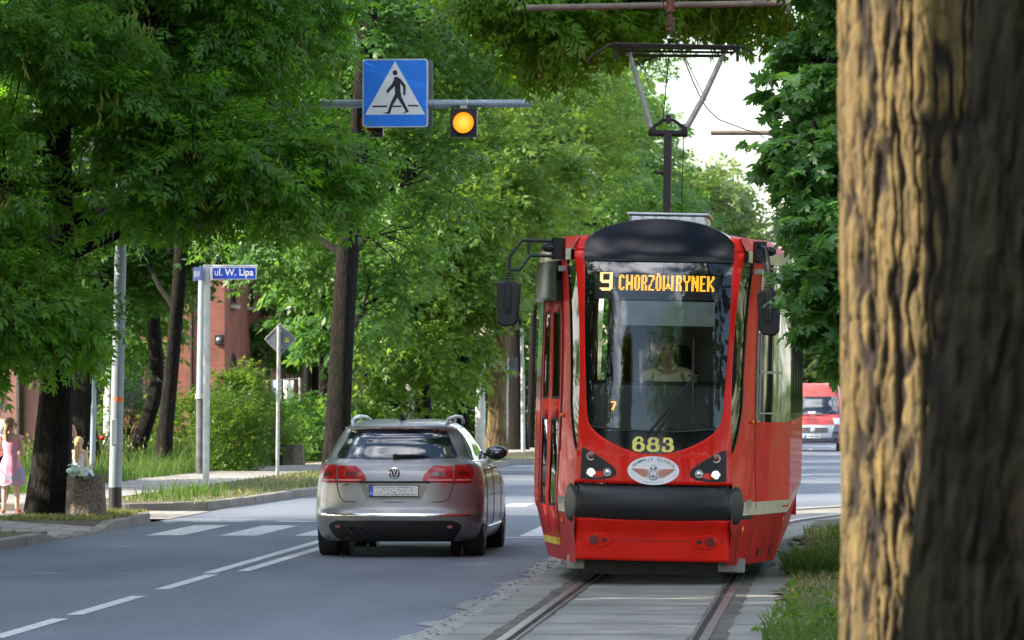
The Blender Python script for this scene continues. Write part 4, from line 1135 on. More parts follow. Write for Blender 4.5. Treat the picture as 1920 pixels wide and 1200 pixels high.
HB = [(.18, 1.085), (.60, 1.19), (.75, 1.225), (1.5, 1.225), (2.4, 1.21), (3.0, 1.195), (3.08, 1.19), (3.21, 1.06)]
hb = lambda z: smooth_tab(HB, z)
def Tp(s, t, z, o=0.0):
    a = Vector(F(s * wf(z), z)); b = Vector((s * hb(z), TAPY, z))
    d = (b - a); nrm = Vector((s * d.y, -s * d.x, 0)).normalized()
    p = a + d * t + nrm * (.035 * math.sin(math.pi * t) + o)
    return p
def Sd(s, y, z, o=0.0): return Vector((s * (hb(z) + o), y, z))
zr = lambda a, b, st=.06: frange(a, b, st)

# front mask (red), with the windscreen opening left free
g = G()
lo_z = .92
g.strip(zr(lo_z, 1.19, .03), lambda z: -wf(z), lambda z: wf(z), 24, lambda u, z: F(u, z))
zz = sorted(set([1.19, 1.195, 1.205, 1.22, 1.25, 1.28, 1.33, 1.37, 1.41, 1.45, 1.49, 1.55] + zr(1.6, 3.06, .07)))
for s in (-1, 1):
    g.strip(zz, (lambda z: -wf(z)) if s < 0 else gw, (lambda z: -gw(z)) if s < 0 else wf, 6, lambda u, z: F(u, z))
# shoulder between dome and cornice
for s in (-1, 1):
    g.strip(zr(3.06, 3.20, .035), (lambda z: -wf(z)) if s < 0 else (lambda z: .66), (lambda z: -.66) if s < 0 else wf, 3, lambda u, z: F(u, z))
front = g.build('front_mask', mt['red'], tram, angle=50, solid=.02)
# lower front panel below the bumper
g = G()
def LF(u, z, o=0): return (u, .055 + .05 * math.sin((z - .2) * 6) * 0 + .12 * (abs(u) / .72) ** 2.4 + .10 * max(0, .56 - z) ** 1 * .6 - o, z)
g.strip(zr(.215, .60, .03), lambda z: -.70 - .02 * z, lambda z: .70 + .02 * z, 24, lambda u, z: LF(u, z, .05 * max(0, (z - .47)) / .13))
lp = g.build('lower_panel', mt['red'], tram, solid=.02)
g = G(); g.strip([.398, .404], -.69, .69, 24, lambda u, z: LF(u, z, .002)); g.build('panel_joint', mt['rubber'], lp)
for s in (-1, 1):
    circ = lambda cx_, cz_, r_, k_=24, e_=1.0: [(cx_ + r_ * e_ * math.cos(2 * math.pi * i / k_), cz_ + r_ * math.sin(2 * math.pi * i / k_)) for i in range(k_)]
    lf = lambda u, v, h: LF(u, v, h)
    g = G(); g.prism(circ(s * .495, .396, .066, 28, 1.9), lf, -.002, .010); g.build('fog_lamp_surround', mt['red'], lp, bevel=.006)
    g = G(); g.prism(circ(s * .535, .398, .046), lf, .008, .016); g.build('fog_lamp', mt['redlens2'], lp, bevel=.004)
    g = G(); g.prism(circ(s * .435, .396, .020), lf, .008, .014); g.build('socket', mt['blackpl'], lp)

# bumper: rolled black buffer with disc ends
g = G(); nb = 14; W_ = .695
xs = [-W_, -W_ * .34, -W_ * .34 + .006, W_ * .34, W_ * .34 + .006, W_]
prof = []
for i in range(nb + 1):
    a = math.pi * (-.5 + i / nb); prof.append((.145 * math.cos(a), .745 + .168 * math.sin(a)))
def bump_seg(x0, x1, inset=0):
    n = 8 if x1 - x0 < .1 else 40; vs = []; fs = []
    for j in range(n + 1):
        x = x0 + (x1 - x0) * j / n; yb = .06 + .17 * (abs(x) / .75) ** 2.4
        fl = 1 + .10 * max(0, (abs(x) - .58) / .12)
        for (d, z) in prof: vs.append((x, yb - d + inset, .745 + (z - .745) * fl))
    w = len(prof)
    for j in range(n):
        for i in range(w - 1): fs.append((j * w + i, (j + 1) * w + i, (j + 1) * w + i + 1, j * w + i + 1))
    return vs, fs
g.add(*bump_seg(-W_, W_))
bp_ = g.build('bumper', mt['blackpl'], tram, angle=60, solid=.01)
for sx_ in (-1, 1):
    g = G(); g.add(*bump_seg(sx_ * .2385 - .002, sx_ * .2385 + .002, -.0015)); g.build('bumper_joint', mt['black'], bp_)
for s in (-1, 1):
    g = G(); rot = Matrix.Rotation(s * R(63), 3, 'Z') @ Matrix.Rotation(R(90), 3, 'X')
    c = (s * (W_ + .045), .235, .735)
    g.lathe([(.0, .035), (.12, .034), (.160, .026), (.178, .008), (.184, -.02), (.180, -.07)], c, 28, .92, 1.03, rot)
    g.build('bumper_end', mt['blackpl'], bp_, angle=50)

# headlight clusters
def tri_outline(s):
    pts = [(-.665, 1.245), (-.672, .958), (-.60, .950), (-.50, .950), (-.40, .966), (-.345, .995), (-.335, 1.03), (-.36, 1.07), (-.45, 1.135), (-.55, 1.195), (-.63, 1.235)]
    pts = [(x * 1.0, z) for x, z in pts]
    return [(x, z) for x, z in pts] if s < 0 else [(-x, z) for x, z in reversed(pts)]
for s in (-1, 1):
    g = G(); g.prism(tri_outline(s), lambda u, v, h: F(u, v, h), -.004, .008)
    hc = g.build('headlight_housing', mt['blackpl'], tram, smooth=False, bevel=.006)
    for (x, z, r, mat_, nm) in ((.575, 1.165, .030, 'redlens2', 'indicator_lamp'), (.572, 1.018, .034, 'lampon', 'headlight'), (.42, 1.022, .028, 'chrome', 'fog_lamp')):
        fy = F(s * x, z)[1]
        g = G(); g.lathe([(r * .92, -.002), (r * 1.30, -.004), (r * 1.42, .004), (r * 1.42, .02)], (s * x, fy - .012, z), 20, rot=Euler((R(90), 0, 0)).to_matrix())
        g.v = [(a, 2 * (fy - .012) - b, c) for a, b, c in g.v]
        g.build('lamp_ring', mt['galv'] if mat_ != 'lampon' else mt['chrome'], hc)
        g = G(); g.ball((s * x, fy - .006, z), (r, .016, r), 14, 8); g.build(nm, mt[mat_], hc)

# windscreen glass, black borders
g = G()
zz2 = [z for z in zz if z <= 2.97] + [2.97]
zz2 = sorted(set(zz2))
g.strip([1.402] + [z for z in zz2 if z > 1.403], lambda z: -gw(z) - .004, lambda z: gw(z) + .004, 20, lambda u, z: F(u, z, -.003))
ws = g.build('windscreen', mt['pane'], tram, angle=60)
g = G()   # printed black border behind the glass
ig = lambda z: max(0, min(gw(z) - .045, .575 + .02 * (z - 1.6)) - (0 if z > 1.45 else 0))
zlow = 1.415
g.strip([z for z in zz2 if z <= zlow + .01] + [zlow + .012], lambda z: -gw(z), lambda z: gw(z), 20, lambda u, z: F(u, z, -.009))
for s in (-1, 1):
    zs_ = [z for z in zz2 if z >= zlow] 
    g.strip([zlow] + zs_, (lambda z: -gw(z)) if s < 0 else ig, (lambda z: -ig(z)) if s < 0 else gw, 3, lambda u, z: F(u, z, -.009))
g.strip([2.86, 2.92, 2.972], lambda z: -gw(z), lambda z: gw(z), 16, lambda u, z: F(u, z, -.010))
g.build('glass_border', mt['shield'], ws, angle=60)
g = G(); g.strip([z for z in zz2 if z < 1.40] + [1.402], lambda z: -gw(z) - .004, lambda z: gw(z) + .004, 20, lambda u, z: F(u, z, -.003)); g.build('lower_shield', mt['shield2'], tram, angle=60)
g = G(); g.strip([1.395, 1.412], lambda z: -.57, lambda z: .57, 24, lambda u, z: F(u, z + .04 * (u / .6) ** 2, .004)); g.build('glass_joint', mt['rubber'], ws)
# dome over the windscreen
g = G()
def dome_top(u): return 3.095 + .265 * math.sqrt(max(0, 1 - (abs(u) / .70) ** 2.1))
vs = []; fs = []; nu, nv = 32, 10
for j in range(nv + 1):
    for i in range(nu + 1):
        u = -.692 + 1.384 * i / nu; z = 2.978 + (dome_top(u * .997) - 2.978) * j / nv
        x, y, z = F(u, z, .012); y += .0
        vs.append((x, y, z))
w = nu + 1
for j in range(nv):
    for i in range(nu): fs.append((j * w + i, j * w + i + 1, (j + 1) * w + i + 1, (j + 1) * w + i))
g.add(vs, fs)
# dome return to the roof
vs = []; fs = []
for i in range(nu + 1):
    u = -.692 + 1.384 * i / nu; x, y, z = F(u, dome_top(u * .997), .012)
    vs += [(x, y, z), (x, y + .05, z + .012), (x * .98, y + .9, z - .02)]
for i in range(nu):
    for k in range(2): fs.append((i * 3 + k, (i + 1) * 3 + k, (i + 1) * 3 + k + 1, i * 3 + k + 1))
g.add(vs, fs)
g.build('front_dome', mt['shield'], tram, angle=40)
g = G(); g.strip([2.968, 2.982], lambda z: -.690, lambda z: .690, 20, lambda u, z: F(u, z, .016)); g.build('dome_seal', mt['rubber'], tram)

# taper sides
def gl_hi(z): return smooth_tab([(1.20, .0), (1.30, .05), (1.45, .10), (1.7, .145), (2.98, .165)], z)
red = G(); skirt = G(); cream = G(); band = G()
for s in (-1, 1):
    sgl = G()
    fl = s < 0
    tr = .30 if s < 0 else .345
    # red lower taper part and post
    red.strip(zr(.76, 1.20, .05), 0, .33 if s < 0 else 1.0, 10, lambda t, z: Tp(s, t, z), fl)
    red.strip(zr(1.20, 2.98, .06), lambda z: gl_hi(z) + .0, tr, 4, lambda t, z: Tp(s, t, z), fl)
    # narrow cab side window
    sgl.strip(zr(1.20, 2.98, .06), .0, lambda z: gl_hi(z), 4, lambda t, z: Tp(s, t, z, -.006), fl)
    sgl.build('cab_side_window', mt['doorglass'], tram)
    # skirt
    skirt.strip(zr(.18, .64, .05), lambda z: -.02 if z > .5 else .0, .33 if s < 0 else 1.0, 8, lambda t, z: Tp(s, t, z, -.004), fl)
    cream.strip([.64, .76], 0.06, .30 if s < 0 else 1.0, 8, lambda t, z: Tp(s, t, z, .003), fl)
    red.strip([.64, .70, .76], 0.0, .30 if s < 0 else 1.0, 8, lambda t, z: Tp(s, t, z, -.001), fl)
    # cornice
    cream.strip([2.98, 3.03, 3.085], .04, 1.0, 8, lambda t, z: Tp(s, t, z, .018), fl)
    cream.strip([2.975, 2.98], .04, 1.0, 8, lambda t, z: Tp(s, t, z, .018 if z > 2.977 else -.01), fl)
    red.strip([3.085, 3.12, 3.16, 3.21], 0.0, 1.0, 8, lambda t, z: Tp(s, t, z, .016 - (z - 3.085) * .1), fl)
    # straight side
    ys = lambda a, b: (a, b)
    red.strip(zr(.64, 1.50, .06), TAPY, 13.3, 8, lambda y, z: Sd(s, y, z), fl)
    band.strip(zr(1.50, 2.98, .1), TAPY, 13.3, 8, lambda y, z: Sd(s, y, z), fl)
    cream.strip([.64, .76], TAPY, 13.3, 6, lambda y, z: Sd(s, y, z, .003), fl)
    cream.strip([2.98, 3.085], TAPY, 13.3, 6, lambda y, z: Sd(s, y, z, .018), fl)
    red.strip([3.085, 3.15, 3.21], TAPY, 13.3, 6, lambda y, z: Sd(s, y, z, .016), fl)
    skirt.strip(zr(.18, .64, .06), TAPY, 13.3, 6, lambda y, z: Sd(s, y, z, -.004), fl)
# right: window band of the taper
band.strip(zr(1.50, 2.98, .06), .345, 1.0, 10, lambda t, z: Tp(1, t, z, -.002))
red.strip(zr(1.20, 1.50, .05), .345, 1.0, 6, lambda t, z: Tp(1, t, z))
# left: column beyond the door
band.strip(zr(1.56, 2.98, .06), .84, 1.0, 3, lambda t, z: Tp(-1, t, z), True)
red.strip(zr(.64, 1.56, .05), .84, 1.0, 3, lambda t, z: Tp(-1, t, z), True)
skirt.strip(zr(.18, .66, .05), .84, 1.0, 3, lambda t, z: Tp(-1, t, z, -.004), True)
skirt.strip(zr(.18, .42, .05), .33, .84, 6, lambda t, z: Tp(-1, t, z, -.004), True)
# rear wall
red.add([(-1.17, 13.3, .3), (1.17, 13.3, .3), (1.14, 13.3, 3.1), (-1.14, 13.3, 3.1)], [(0, 1, 2, 3)])
body = red.build('body', mt['red'], tram, angle=40)
skirt.build('skirt', mt['red2'], tram)
cream.build('cream_band', mt['cream'], tram, angle=40)
wb = band.build('window_band', mt['sideglass'], tram)
for s in (-1, 1):  # dark edge round the cab side glass
    g = G(); g.strip(zr(1.22, 2.97, .06), lambda z: gl_hi(z) - .004, lambda z: gl_hi(z) + .012, 1, lambda t, z: Tp(s, t, z, .004), s < 0)
    g.build('window_seal', mt['rubber'], tram)
g = G(); g.strip(zr(.70, 2.98, .06), .335, .343, 1, lambda t, z: Tp(1, t, z, .003)); g.build('post_joint', mt['rubber'], tram)
g = G()
for (t0, t1, z0, z1) in ((.40, .408, 1.58, 2.95), (.79, .798, 1.58, 2.95), (.40, .798, 1.575, 1.59), (.40, .798, 2.94, 2.955), (.40, .798, 1.955, 1.98), (.40, .798, 2.52, 2.535), (.60, .612, 1.98, 2.94)):
    g.strip([z0, (z0 + z1) / 2, z1], t0, t1, 3, lambda t, z: Tp(1, t, z, .003))
g.build('window_frame', mt['galv'], wb)
for y in (3.9, 6.0, 8.1, 10.2, 12.3):
    for s in (-1, 1): g = G(); g.box((s * 1.218, y, 2.25), (.02, .10, 1.4)); g.build('window_pillar', mt['rubber'], wb)

# left door: two leaves in red frames with two panes each
dz0, dz1 = .42, 2.60
for (a, b) in ((.335, .575), (.585, .825)):
    g = G(); f_ = .034; th = .012
    def rect(t0, t1, z0, z1, o=.0):
        g.strip(zr(z0, z1, .12) if z1 - z0 > .2 else [z0, z1], t0, t1, 2, lambda t, z: Tp(-1, t, z, o), True)
    rect(a, a + f_, dz0, dz1); rect(b - f_, b, dz0, dz1)
    rect(a + f_, b - f_, dz0, .68); rect(a + f_, b - f_, 1.50, 1.68); rect(a + f_, b - f_, 2.50, dz1)
    leaf = g.build('door_leaf', mt['red'], tram, solid=.02)
    g = G()
    for z0, z1 in ((.68, 1.50), (1.68, 2.50)):
        g.strip(zr(z0, z1, .2), a + f_, b - f_, 2, lambda t, z: Tp(-1, t, z, -.010), True)
    g.build('pane', mt['doorglass'], leaf)
    g = G()
    for z0, z1 in ((.68, 1.50), (1.68, 2.50)):
        for (t0, t1, za, zb) in ((a + f_, a + f_ + .012, z0, z1), (b - f_ - .012, b - f_, z0, z1), (a + f_, b - f_, z0, z0 + .02), (a + f_, b - f_, z1 - .02, z1)):
            g.strip([za, zb], t0, t1, 1, lambda t, z: Tp(-1, t, z, .002), True)
    g.build('rubber_seal', mt['rubber'], leaf)
g = G()
g.strip([.40, .42], .33, .84, 3, lambda t, z: Tp(-1, t, z, -.02), True)
g.strip(zr(.42, 2.62, .2), .825, .845, 1, lambda t, z: Tp(-1, t, z, .004), True)
g.strip(zr(.42, 2.62, .2), .325, .337, 1, lambda t, z: Tp(-1, t, z, .004), True)
g.strip(zr(.42, 2.62, .2), .573, .587, 1, lambda t, z: Tp(-1, t, z, -.004), True)
g.build('door_rubber', mt['rubber'], tram)
g = G(); P4 = [Tp(-1, .36, .38, .03), Tp(-1, .80, .38, .03), Tp(-1, .80, .32, .03), Tp(-1, .36, .32, .03)]
g.add(P4 + [p + Vector((.06, .02, 0)) for p in P4], [(0, 1, 2, 3), (0, 4, 5, 1), (3, 2, 6, 7), (0, 3, 7, 4), (1, 5, 6, 2)]); g.build('door_step', mt['yellow'], tram, smooth=False)
g = G()   # dark box over the door, ledge below
g.strip(zr(2.63, 2.975, .07), .31, 1.0, 8, lambda t, z: Tp(-1, t, z, .045), True)
g.strip([2.60, 2.63], .30, 1.0, 8, lambda t, z: Tp(-1, t, z, .07), True)
for z in (2.60, 2.63): g.add([Tp(-1, .30, z, .07), Tp(-1, 1, z, .07), Tp(-1, 1, z, -.02), Tp(-1, .30, z, -.02)], [(0, 1, 2, 3)])
g.add([Tp(-1, .30, 2.60, .07), Tp(-1, .30, 2.60, -.02), Tp(-1, .30, 2.975, -.02), Tp(-1, .30, 2.975, .05)], [(0, 1, 2, 3)])
g.build('door_header', mt['shield'], tram)
g = G(); g.strip([.0, .01], 0, 1, 1, lambda t, z: (0, 0, 0))
# yellow marker strip at the left rear edge of the taper
g = G()
for k in range(8): g.strip([.90 + k * .08, .965 + k * .08], .975, .997, 1, lambda t, z: Tp(-1, t, z, .006), True)
g.build('marker_strip', mt['yellow'], tram)
for (s, t, z) in ((-1, .28, 1.53), (1, .28, 1.50), (1, .36, 1.50), (-1, .25, .545), (1, .18, .50), (1, .97, .56)):
    g = G(); p = Tp(s, t, z)
    if z > 1: g.ball(Tp(s, t, z, .012), (.022, .022, .02), 10, 6)
    else: g.strip([z - .035, z + .035], t - .03, t, 1, lambda t_, z_: Tp(s, t_, z_, .006), s < 0)
    g.build('side_marker', mt['amber'], tram, solid=0.004 if z < 1 else 0)
for sy in (2.2,):
    g = G(); g.box((1.24, 2.15, 1.50), (.09, .03, .035)); g.build('side_marker', mt['amber'], tram)
for t in (.50, .78):
    g = G(); g.strip([.24, .31], t, t + .035, 1, lambda t_, z_: Tp(1, t_, z_, .004)); g.build('skirt_vent', mt['black'], tram)
    g = G(); g.strip([.262, .268, .31], t, t + .035, 1, lambda t_, z_: Tp(1, t_, z_, .006)); 
g = G(); g.strip([.18, .64], .335, .342, 1, lambda t, z: Tp(1, t, z, .002)); g.strip([.600, .640], .05, .30, 3, lambda t, z: Tp(1, t, z, .002)); g.strip([.18, .60], .10, .106, 1, lambda t, z: Tp(1, t, z, .002)); g.build('panel_gap', mt['rubber'], tram)

# roof
g = G(); vs = []; fs = []
yst = [(.62, .66), (1.2, .86), (TAPY, 1.035), (6, 1.04), (13.3, 1.04)]
nx = 14
for (y, hw) in yst:
    for i in range(nx + 1):
        u = -1 + 2 * i / nx; vs.append((u * hw, y, 3.205 + .10 * (1 - u * u)))
for j in range(len(yst) - 1):
    for i in range(nx): fs.append((j * (nx + 1) + i, j * (nx + 1) + i + 1, (j + 1) * (nx + 1) + i + 1, (j + 1) * (nx + 1) + i))
g.add(vs, fs); g.build('roof', mt['red2'], tram)
g = G()
rb = G(); rb.box((.04, 1.9, 3.36), (.74, 1.1, .16)); ac = rb.build('roof_unit', mt['aluminium'], tram, bevel=.03)
g = G()
for k in range(6): g.box((.04 - .30 + k * .12, 1.34, 3.37), (.085, .03, .10))
g.box((.04, 1.9, 3.447), (.78, 1.14, .02)); g.build('cooling_ribs', mt['white'], ac, bevel=.006)
for s in (-1, 1):
    g = G(); g.ball((s * .88 + .02, 1.2, 3.20), (.05, .05, .03), 10, 6)

# underframe, plough, wheels
g = G(); g.box((0, 7.7, .42), (1.9, 11.0, .30)); g.box((0, 1.3, .34), (1.25, 1.8, .2)); g.build('underframe', mt['under'], tram)
g = G(); g.box((-.02, .55, .155), (1.28, .05, .17), (R(8), 0, 0)); g.box((-.02, .52, .155), (.01, .03, .17)); g.build('obstacle_guard', mt['under'], tram, bevel=.01)
for s in (-1, 1):
    g = G(); g.box((s * .715, .62, .165), (.165 if s < 0 else .25, .22, .13), (R(-6), 0, R(4 * s))); g.build('sand_box', M('grey_box_' + ('a' if s < 0 else 'b'), (.24, .24, .22), .7, scale=9), tram, bevel=.012)
for yy in (2.2, 4.1, 9.2, 11.1):
    for s in (-1, 1):
        g = G(); rot = Matrix.Rotation(R(90), 3, 'Y')
        g.lathe([(.0, -.06), (.30, -.06), (.325, -.05), (.325, .04), (.35, .05), (.35, .07), (.0, .07)], (s * .735, yy, .345), 28, 1, 1, rot if s < 0 else rot @ Matrix.Rotation(math.pi, 3, 'X'))
        g.build('wheel', mt['under'], tram)

# mirrors
for s in (-1, 1):
    root_y = .30; 
    mr = G()
    if s < 0:
        A = [(-.99, .36, 3.14), (-1.26, .28, 3.14), (-1.37, .25, 2.99), (-1.375, .25, 2.86)]
        B2 = [(-.98, .36, 3.0), (-1.18, .28, 3.0), (-1.28, .25, 2.865), (-1.37, .25, 2.865)]
        mx_, mz = -1.372, 2.54
    else:
        A = [(.93, .36, 3.13), (.99, .20, 3.10), (1.03, .12, 2.93), (1.03, .10, 2.80)]
        B2 = [(.93, .36, 2.99), (.97, .22, 2.97), (1.01, .12, 2.83), (1.03, .10, 2.81)]
        mx_, mz = 1.03, 2.50
    my = A[-1][1]
    g = G(); g.tube(A, .016, 8); g.tube(B2, .016, 8)
    if s < 0: g.tube([(-1.21, .30, 3.14), (-1.20, .30, 3.01)], .013, 6)
    g.box((s * .93, .40, 3.07), (.10, .10, .20), (0, 0, R(20 * s)))
    g.ball((s * 1.02, .38, 3.08), (.065, .05, .045), 12, 8)
    arm = g.build('mirror_arm', mt['blackpl'], tram)
    g = G()
    g.prism([(-.10, .215), (.085, .215), (.11, .19), (.09, -.15), (.05, -.195), (-.06, -.20), (-.10, -.16), (-.112, .19)], lambda u, v, h: (mx_ + u * (-s if s > 0 else 1), my + h, mz + v), -.07, .05)
    hs = g.build('mirror_housing', mt['blackpl'], tram, bevel=.035, segs=4)
    g = G(); g.tube([(mx_ - .005, my - .065, mz + .20), (mx_ - .005, my - .078, mz), (mx_ - .005, my - .074, mz - .075)], [.032, .036, .028], 12)
    for k in range(4): g.cyl((mx_, my, mz + .205 + k * .025), (mx_, my, mz + .222 + k * .025), .052 - k * .006)
    g.build('mirror_clamp', mt['blackpl'], hs)
    g = G(); g.box((mx_, my + .052, mz), (.17, .004, .34)); g.build('mirror_glass', mt['chrome'], hs)

# wipers
g = G()
def fw(u, z, o=.03): return F(u, z, o)
g.tube([fw(-.06, 1.375), fw(.14, 1.62), fw(.30, 1.84), fw(.345, 1.90)], [.010, .008, .007, .007], 6)
g.tube([fw(.01, 1.375), fw(.20, 1.63), fw(.33, 1.84), fw(.36, 1.90)], [.010, .008, .007, .007], 6)
g.cyl(fw(-.06, 1.375, .0), fw(-.06, 1.375, .05), .016); g.cyl(fw(.01, 1.375, .0), fw(.01, 1.375, .05), .016)
g.tube([fw(.345, 1.62, .022), fw(.345, 1.9, .03), fw(.345, 2.26, .022)], [.006, .010, .005], 6)
g.box(fw(.345, 1.92, .035), (.09, .02, .02))
g.build('windscreen_wiper', mt['blackpl'], tram)

# 683
def glyph(stroke, w, mat, parent, name, mapf):
    """thick ribbon strokes in 2D with varying width -> thin solid"""
    g = G()
    for pts in stroke:
        n = len(pts); L = []; Rr = []
        for i, (x, z, ww) in enumerate(pts):
            a = pts[max(i - 1, 0)]; b = pts[min(i + 1, n - 1)]
            dx, dz = b[0] - a[0], b[1] - a[1]; l = math.hypot(dx, dz) or 1; nx_, nz_ = -dz / l, dx / l
            L.append((x + nx_ * ww, z + nz_ * ww)); Rr.append((x - nx_ * ww, z - nz_ * ww))
        vs = [mapf(x, z) for x, z in L] + [mapf(x, z) for x, z in Rr]
        g.add(vs, [(i, i + 1, n + i + 1, n + i) for i in range(n - 1)])
    return g.build(name, mat, parent, smooth=False)
def arc(cx, cz, rx, rz, a0, a1, w0, w1=None, n=22, wm=None):
    out = []
    for i in range(n + 1):
        t = i / n; a = R(a0 + (a1 - a0) * t)
        # thick at the sides, thin at top and bottom, like a bold roman figure
        w = w0 + (w1 - w0) * abs(math.cos(a)) if w1 else w0
        out.append((cx + rx * math.cos(a), cz + rz * math.sin(a), w))
    return out
NH = .066  # half height
def dig(x0, strokes, k):
    glyph([[(x0 + x, 1.283 + z, w) for x, z, w in st] for st in strokes], 0, mt['fleetnum'], tram, 'fleet_number', lambda x, z: F(x, z, .010))
th, tn = .0185, .008
dot = lambda cx, cz, r: arc(cx, cz, r * .5, r * .5, 0, 360, r * .5)
six = [arc(0, -.022, .042, .036, 0, 360, tn, th), arc(.004, .004, .046, .058, 180, 62, tn, th), dot(.030, .040, .016)]
eight = [arc(0, -.026, .044, .032, 0, 360, tn, th), arc(0, .030, .036, .028, 0, 360, tn, th * .9)]
three = [arc(-.004, -.026, .044, .032, -160, 100, tn, th), arc(-.004, .030, .036, .028, -90, 150, tn, th * .9), dot(-.036, -.030, .016), dot(-.032, .032, .014)]
for i, d in enumerate((six, eight, three)): dig(-.135 + i * .133, d, i)

# oval emblem
g = G(); N_ = 48; ex, ez, ea, eb = .004, 1.045, .236, .131
g.prism([(ex + ea * math.cos(2 * math.pi * k / N_), ez + eb * math.sin(2 * math.pi * k / N_)) for k in range(N_)], lambda u, v, h: F(u, v, h), .002, .007)
em = g.build('emblem', mt['white'], tram, smooth=False)
FN = lambda x, z: F(x, z, .010)
def text_mesh(body_, size, mat, parent, name, place, spacing=1.0, ext=0.0, bold=0):
    cu = bpy.data.curves.new('t', 'FONT'); cu.body = body_; cu.size = size; cu.align_x = 'CENTER'; cu.align_y = 'CENTER'; cu.space_character = spacing; cu.offset = bold
    cu.resolution_u = 4
    o = bpy.data.objects.new('t', cu); COL.objects.link(o)
    dg = bpy.context.evaluated_depsgraph_get(); me = bpy.data.meshes.new_from_object(o.evaluated_get(dg))
    bpy.data.objects.remove(o)
    for v in me.vertices: v.co = Vector(place(v.co.x, v.co.y))
    me.materials.clear(); me.materials.append(mat); me.name = name
    return link(bpy.data.objects.new(name, me), parent)
# arched lettering: letters one by one around the oval, joined in one mesh
def arched(txt, a0, a1, ra, rb, size, name, mat, flip=False):
    bm = bmesh.new(); n = len(txt)
    for i, ch in enumerate(txt):
        if ch == ' ': continue
        a = R(a0 + (a1 - a0) * i / (n - 1)); cx_, cz_ = ex + ra * math.cos(a), ez + rb * math.sin(a)
        tx, tz = -ra * math.sin(a), rb * math.cos(a)
        if a1 < a0: tx, tz = -tx, -tz
        l = math.hypot(tx, tz); tx, tz = tx / l, tz / l
        cu = bpy.data.curves.new('t', 'FONT'); cu.body = ch; cu.size = size; cu.align_x = 'CENTER'; cu.align_y = 'CENTER'; cu.offset = .0004; cu.resolution_u = 3
        o = bpy.data.objects.new('t', cu); COL.objects.link(o)
        me = bpy.data.meshes.new_from_object(o.evaluated_get(bpy.context.evaluated_depsgraph_get())); bpy.data.objects.remove(o)
        for v in me.vertices:
            x, y = v.co.x, v.co.y; v.co = Vector(FN(cx_ + tx * x - tz * y, cz_ + tz * x + tx * y))
        bm.from_mesh(me)
    me = bpy.data.meshes.new(name); bm.to_mesh(me); bm.free(); me.materials.append(mat)
    return link(bpy.data.objects.new(name, me), em)
arched('TRAMWAJE \u015aL\u0104SKIE', 157, 23, .197, .103, .034, 'lettering', mt['navy'])
arched('SP\u00d3\u0141KA AKCYJNA', 241, 299, .185, .112, .014, 'small_lettering', mt['navy'])
# winged wheel
def wing(s):
    out = [(.045, .020), (.10, .028), (.205, .030), (.195, .016), (.15, -.012), (.10, -.045), (.06, -.050), (.048, -.030)]
    g = G(); g.prism([(ex + s * x * .98, ez - .012 + z) for x, z in (out if s > 0 else out[::-1])], lambda u, v, h: F(u, v, h), .0085, .010); g.build('wing', mt['wing'], em, smooth=False)
    glyph([[(ex + s * (.06 + k * .02), ez - .045 + k * .006, .0012), (ex + s * (.10 + k * .03), ez + .010 - k * .001, .0012)] for k in range(4)], 0, mt['navy'], em, 'feather_line', lambda x, z: F(x, z, .0115))
wing(-1); wing(1)
glyph([arc(ex, ez - .028, .036, .034, 0, 360, .008)], 0, mt['greyprint'], em, 'wheel_print', FN)
glyph([arc(ex, ez - .052, .036, .034, 185, 355, .0035), arc(ex, ez - .05, .006, .006, 0, 360, .004)], 0, mt['navy'], em, 'wheel_print', lambda x, z: F(x, z, .0112))
glyph([[(ex - .030, ez + .022, .007), (ex - .012, ez + .016, .008)], [(ex + .008, ez + .020, .008), (ex + .034, ez + .022, .008)]], 0, mt['navy'], em, 'wheel_print', lambda x, z: F(x, z, .0116))
glyph([[(ex - .030, ez + .038, .0015), (ex + .030, ez + .040, .0015)], [(ex - .024, ez + .052, .0015), (ex + .036, ez + .050, .0015)], [(ex - .014, ez + .030, .003), (ex - .010, ez + .052, .003)], [(ex + .012, ez + .030, .003), (ex + .012, ez + .052, .003)]], 0, mt['greyprint'], em, 'monogram', FN)
glyph([arc(ex, ez - .008, .205, .095, 188, 238, .0012), arc(ex, ez - .008, .205, .095, 302, 352, .0012), [(ex - .055, ez - .085, .001), (ex - .035, ez - .068, .001)], [(ex + .055, ez - .085, .001), (ex + .035, ez - .068, .001)]], 0, mt['greyprint'], em, 'emblem_line', FN)

# destination display behind the glass
dsp_y = .30
BITS = {'C': ['.###.', '##.##', '##...', '##...', '##...', '##...', '##...', '##.##', '.###.'], 'H': ['##..##'] * 4 + ['######'] * 2 + ['##..##'] * 3,
        'O': ['.###.'] + ['##.##'] * 7 + ['.###.'], 'R': ['####.', '##.##', '##.##', '##.##', '####.', '##.#.', '##.##', '##.##', '##.##'],
        'Z': ['#####', '...##', '...##', '..##.', '..#..', '.##..', '##...', '##...', '#####'],
        'W': ['##..#..##'] * 5 + ['##.###.##', '##.###.##', '####.####', '##.....##'], 'Y': ['##..##', '##..##', '##..##', '.####.', '..##..', '..##..', '..##..', '..##..', '..##..'],
        'N': ['##..##', '###.##', '###.##', '######', '######', '##.###', '##.###', '##..##', '##..##'], 'E': ['#####', '##...', '##...', '##...', '####.', '##...', '##...', '##...', '#####'],
        'K': ['##..##', '##..##', '##.##.', '####..', '###...', '####..', '##.##.', '##..##', '##..##'], '7': ['#####', '...##', '...##', '..##.', '..##.', '.##..', '.##..'],
        '9': ['.######.', '########', '##....##', '##....##', '##....##', '##....##', '########', '.#######', '......##', '......##', '......##', '########', '.######.']}
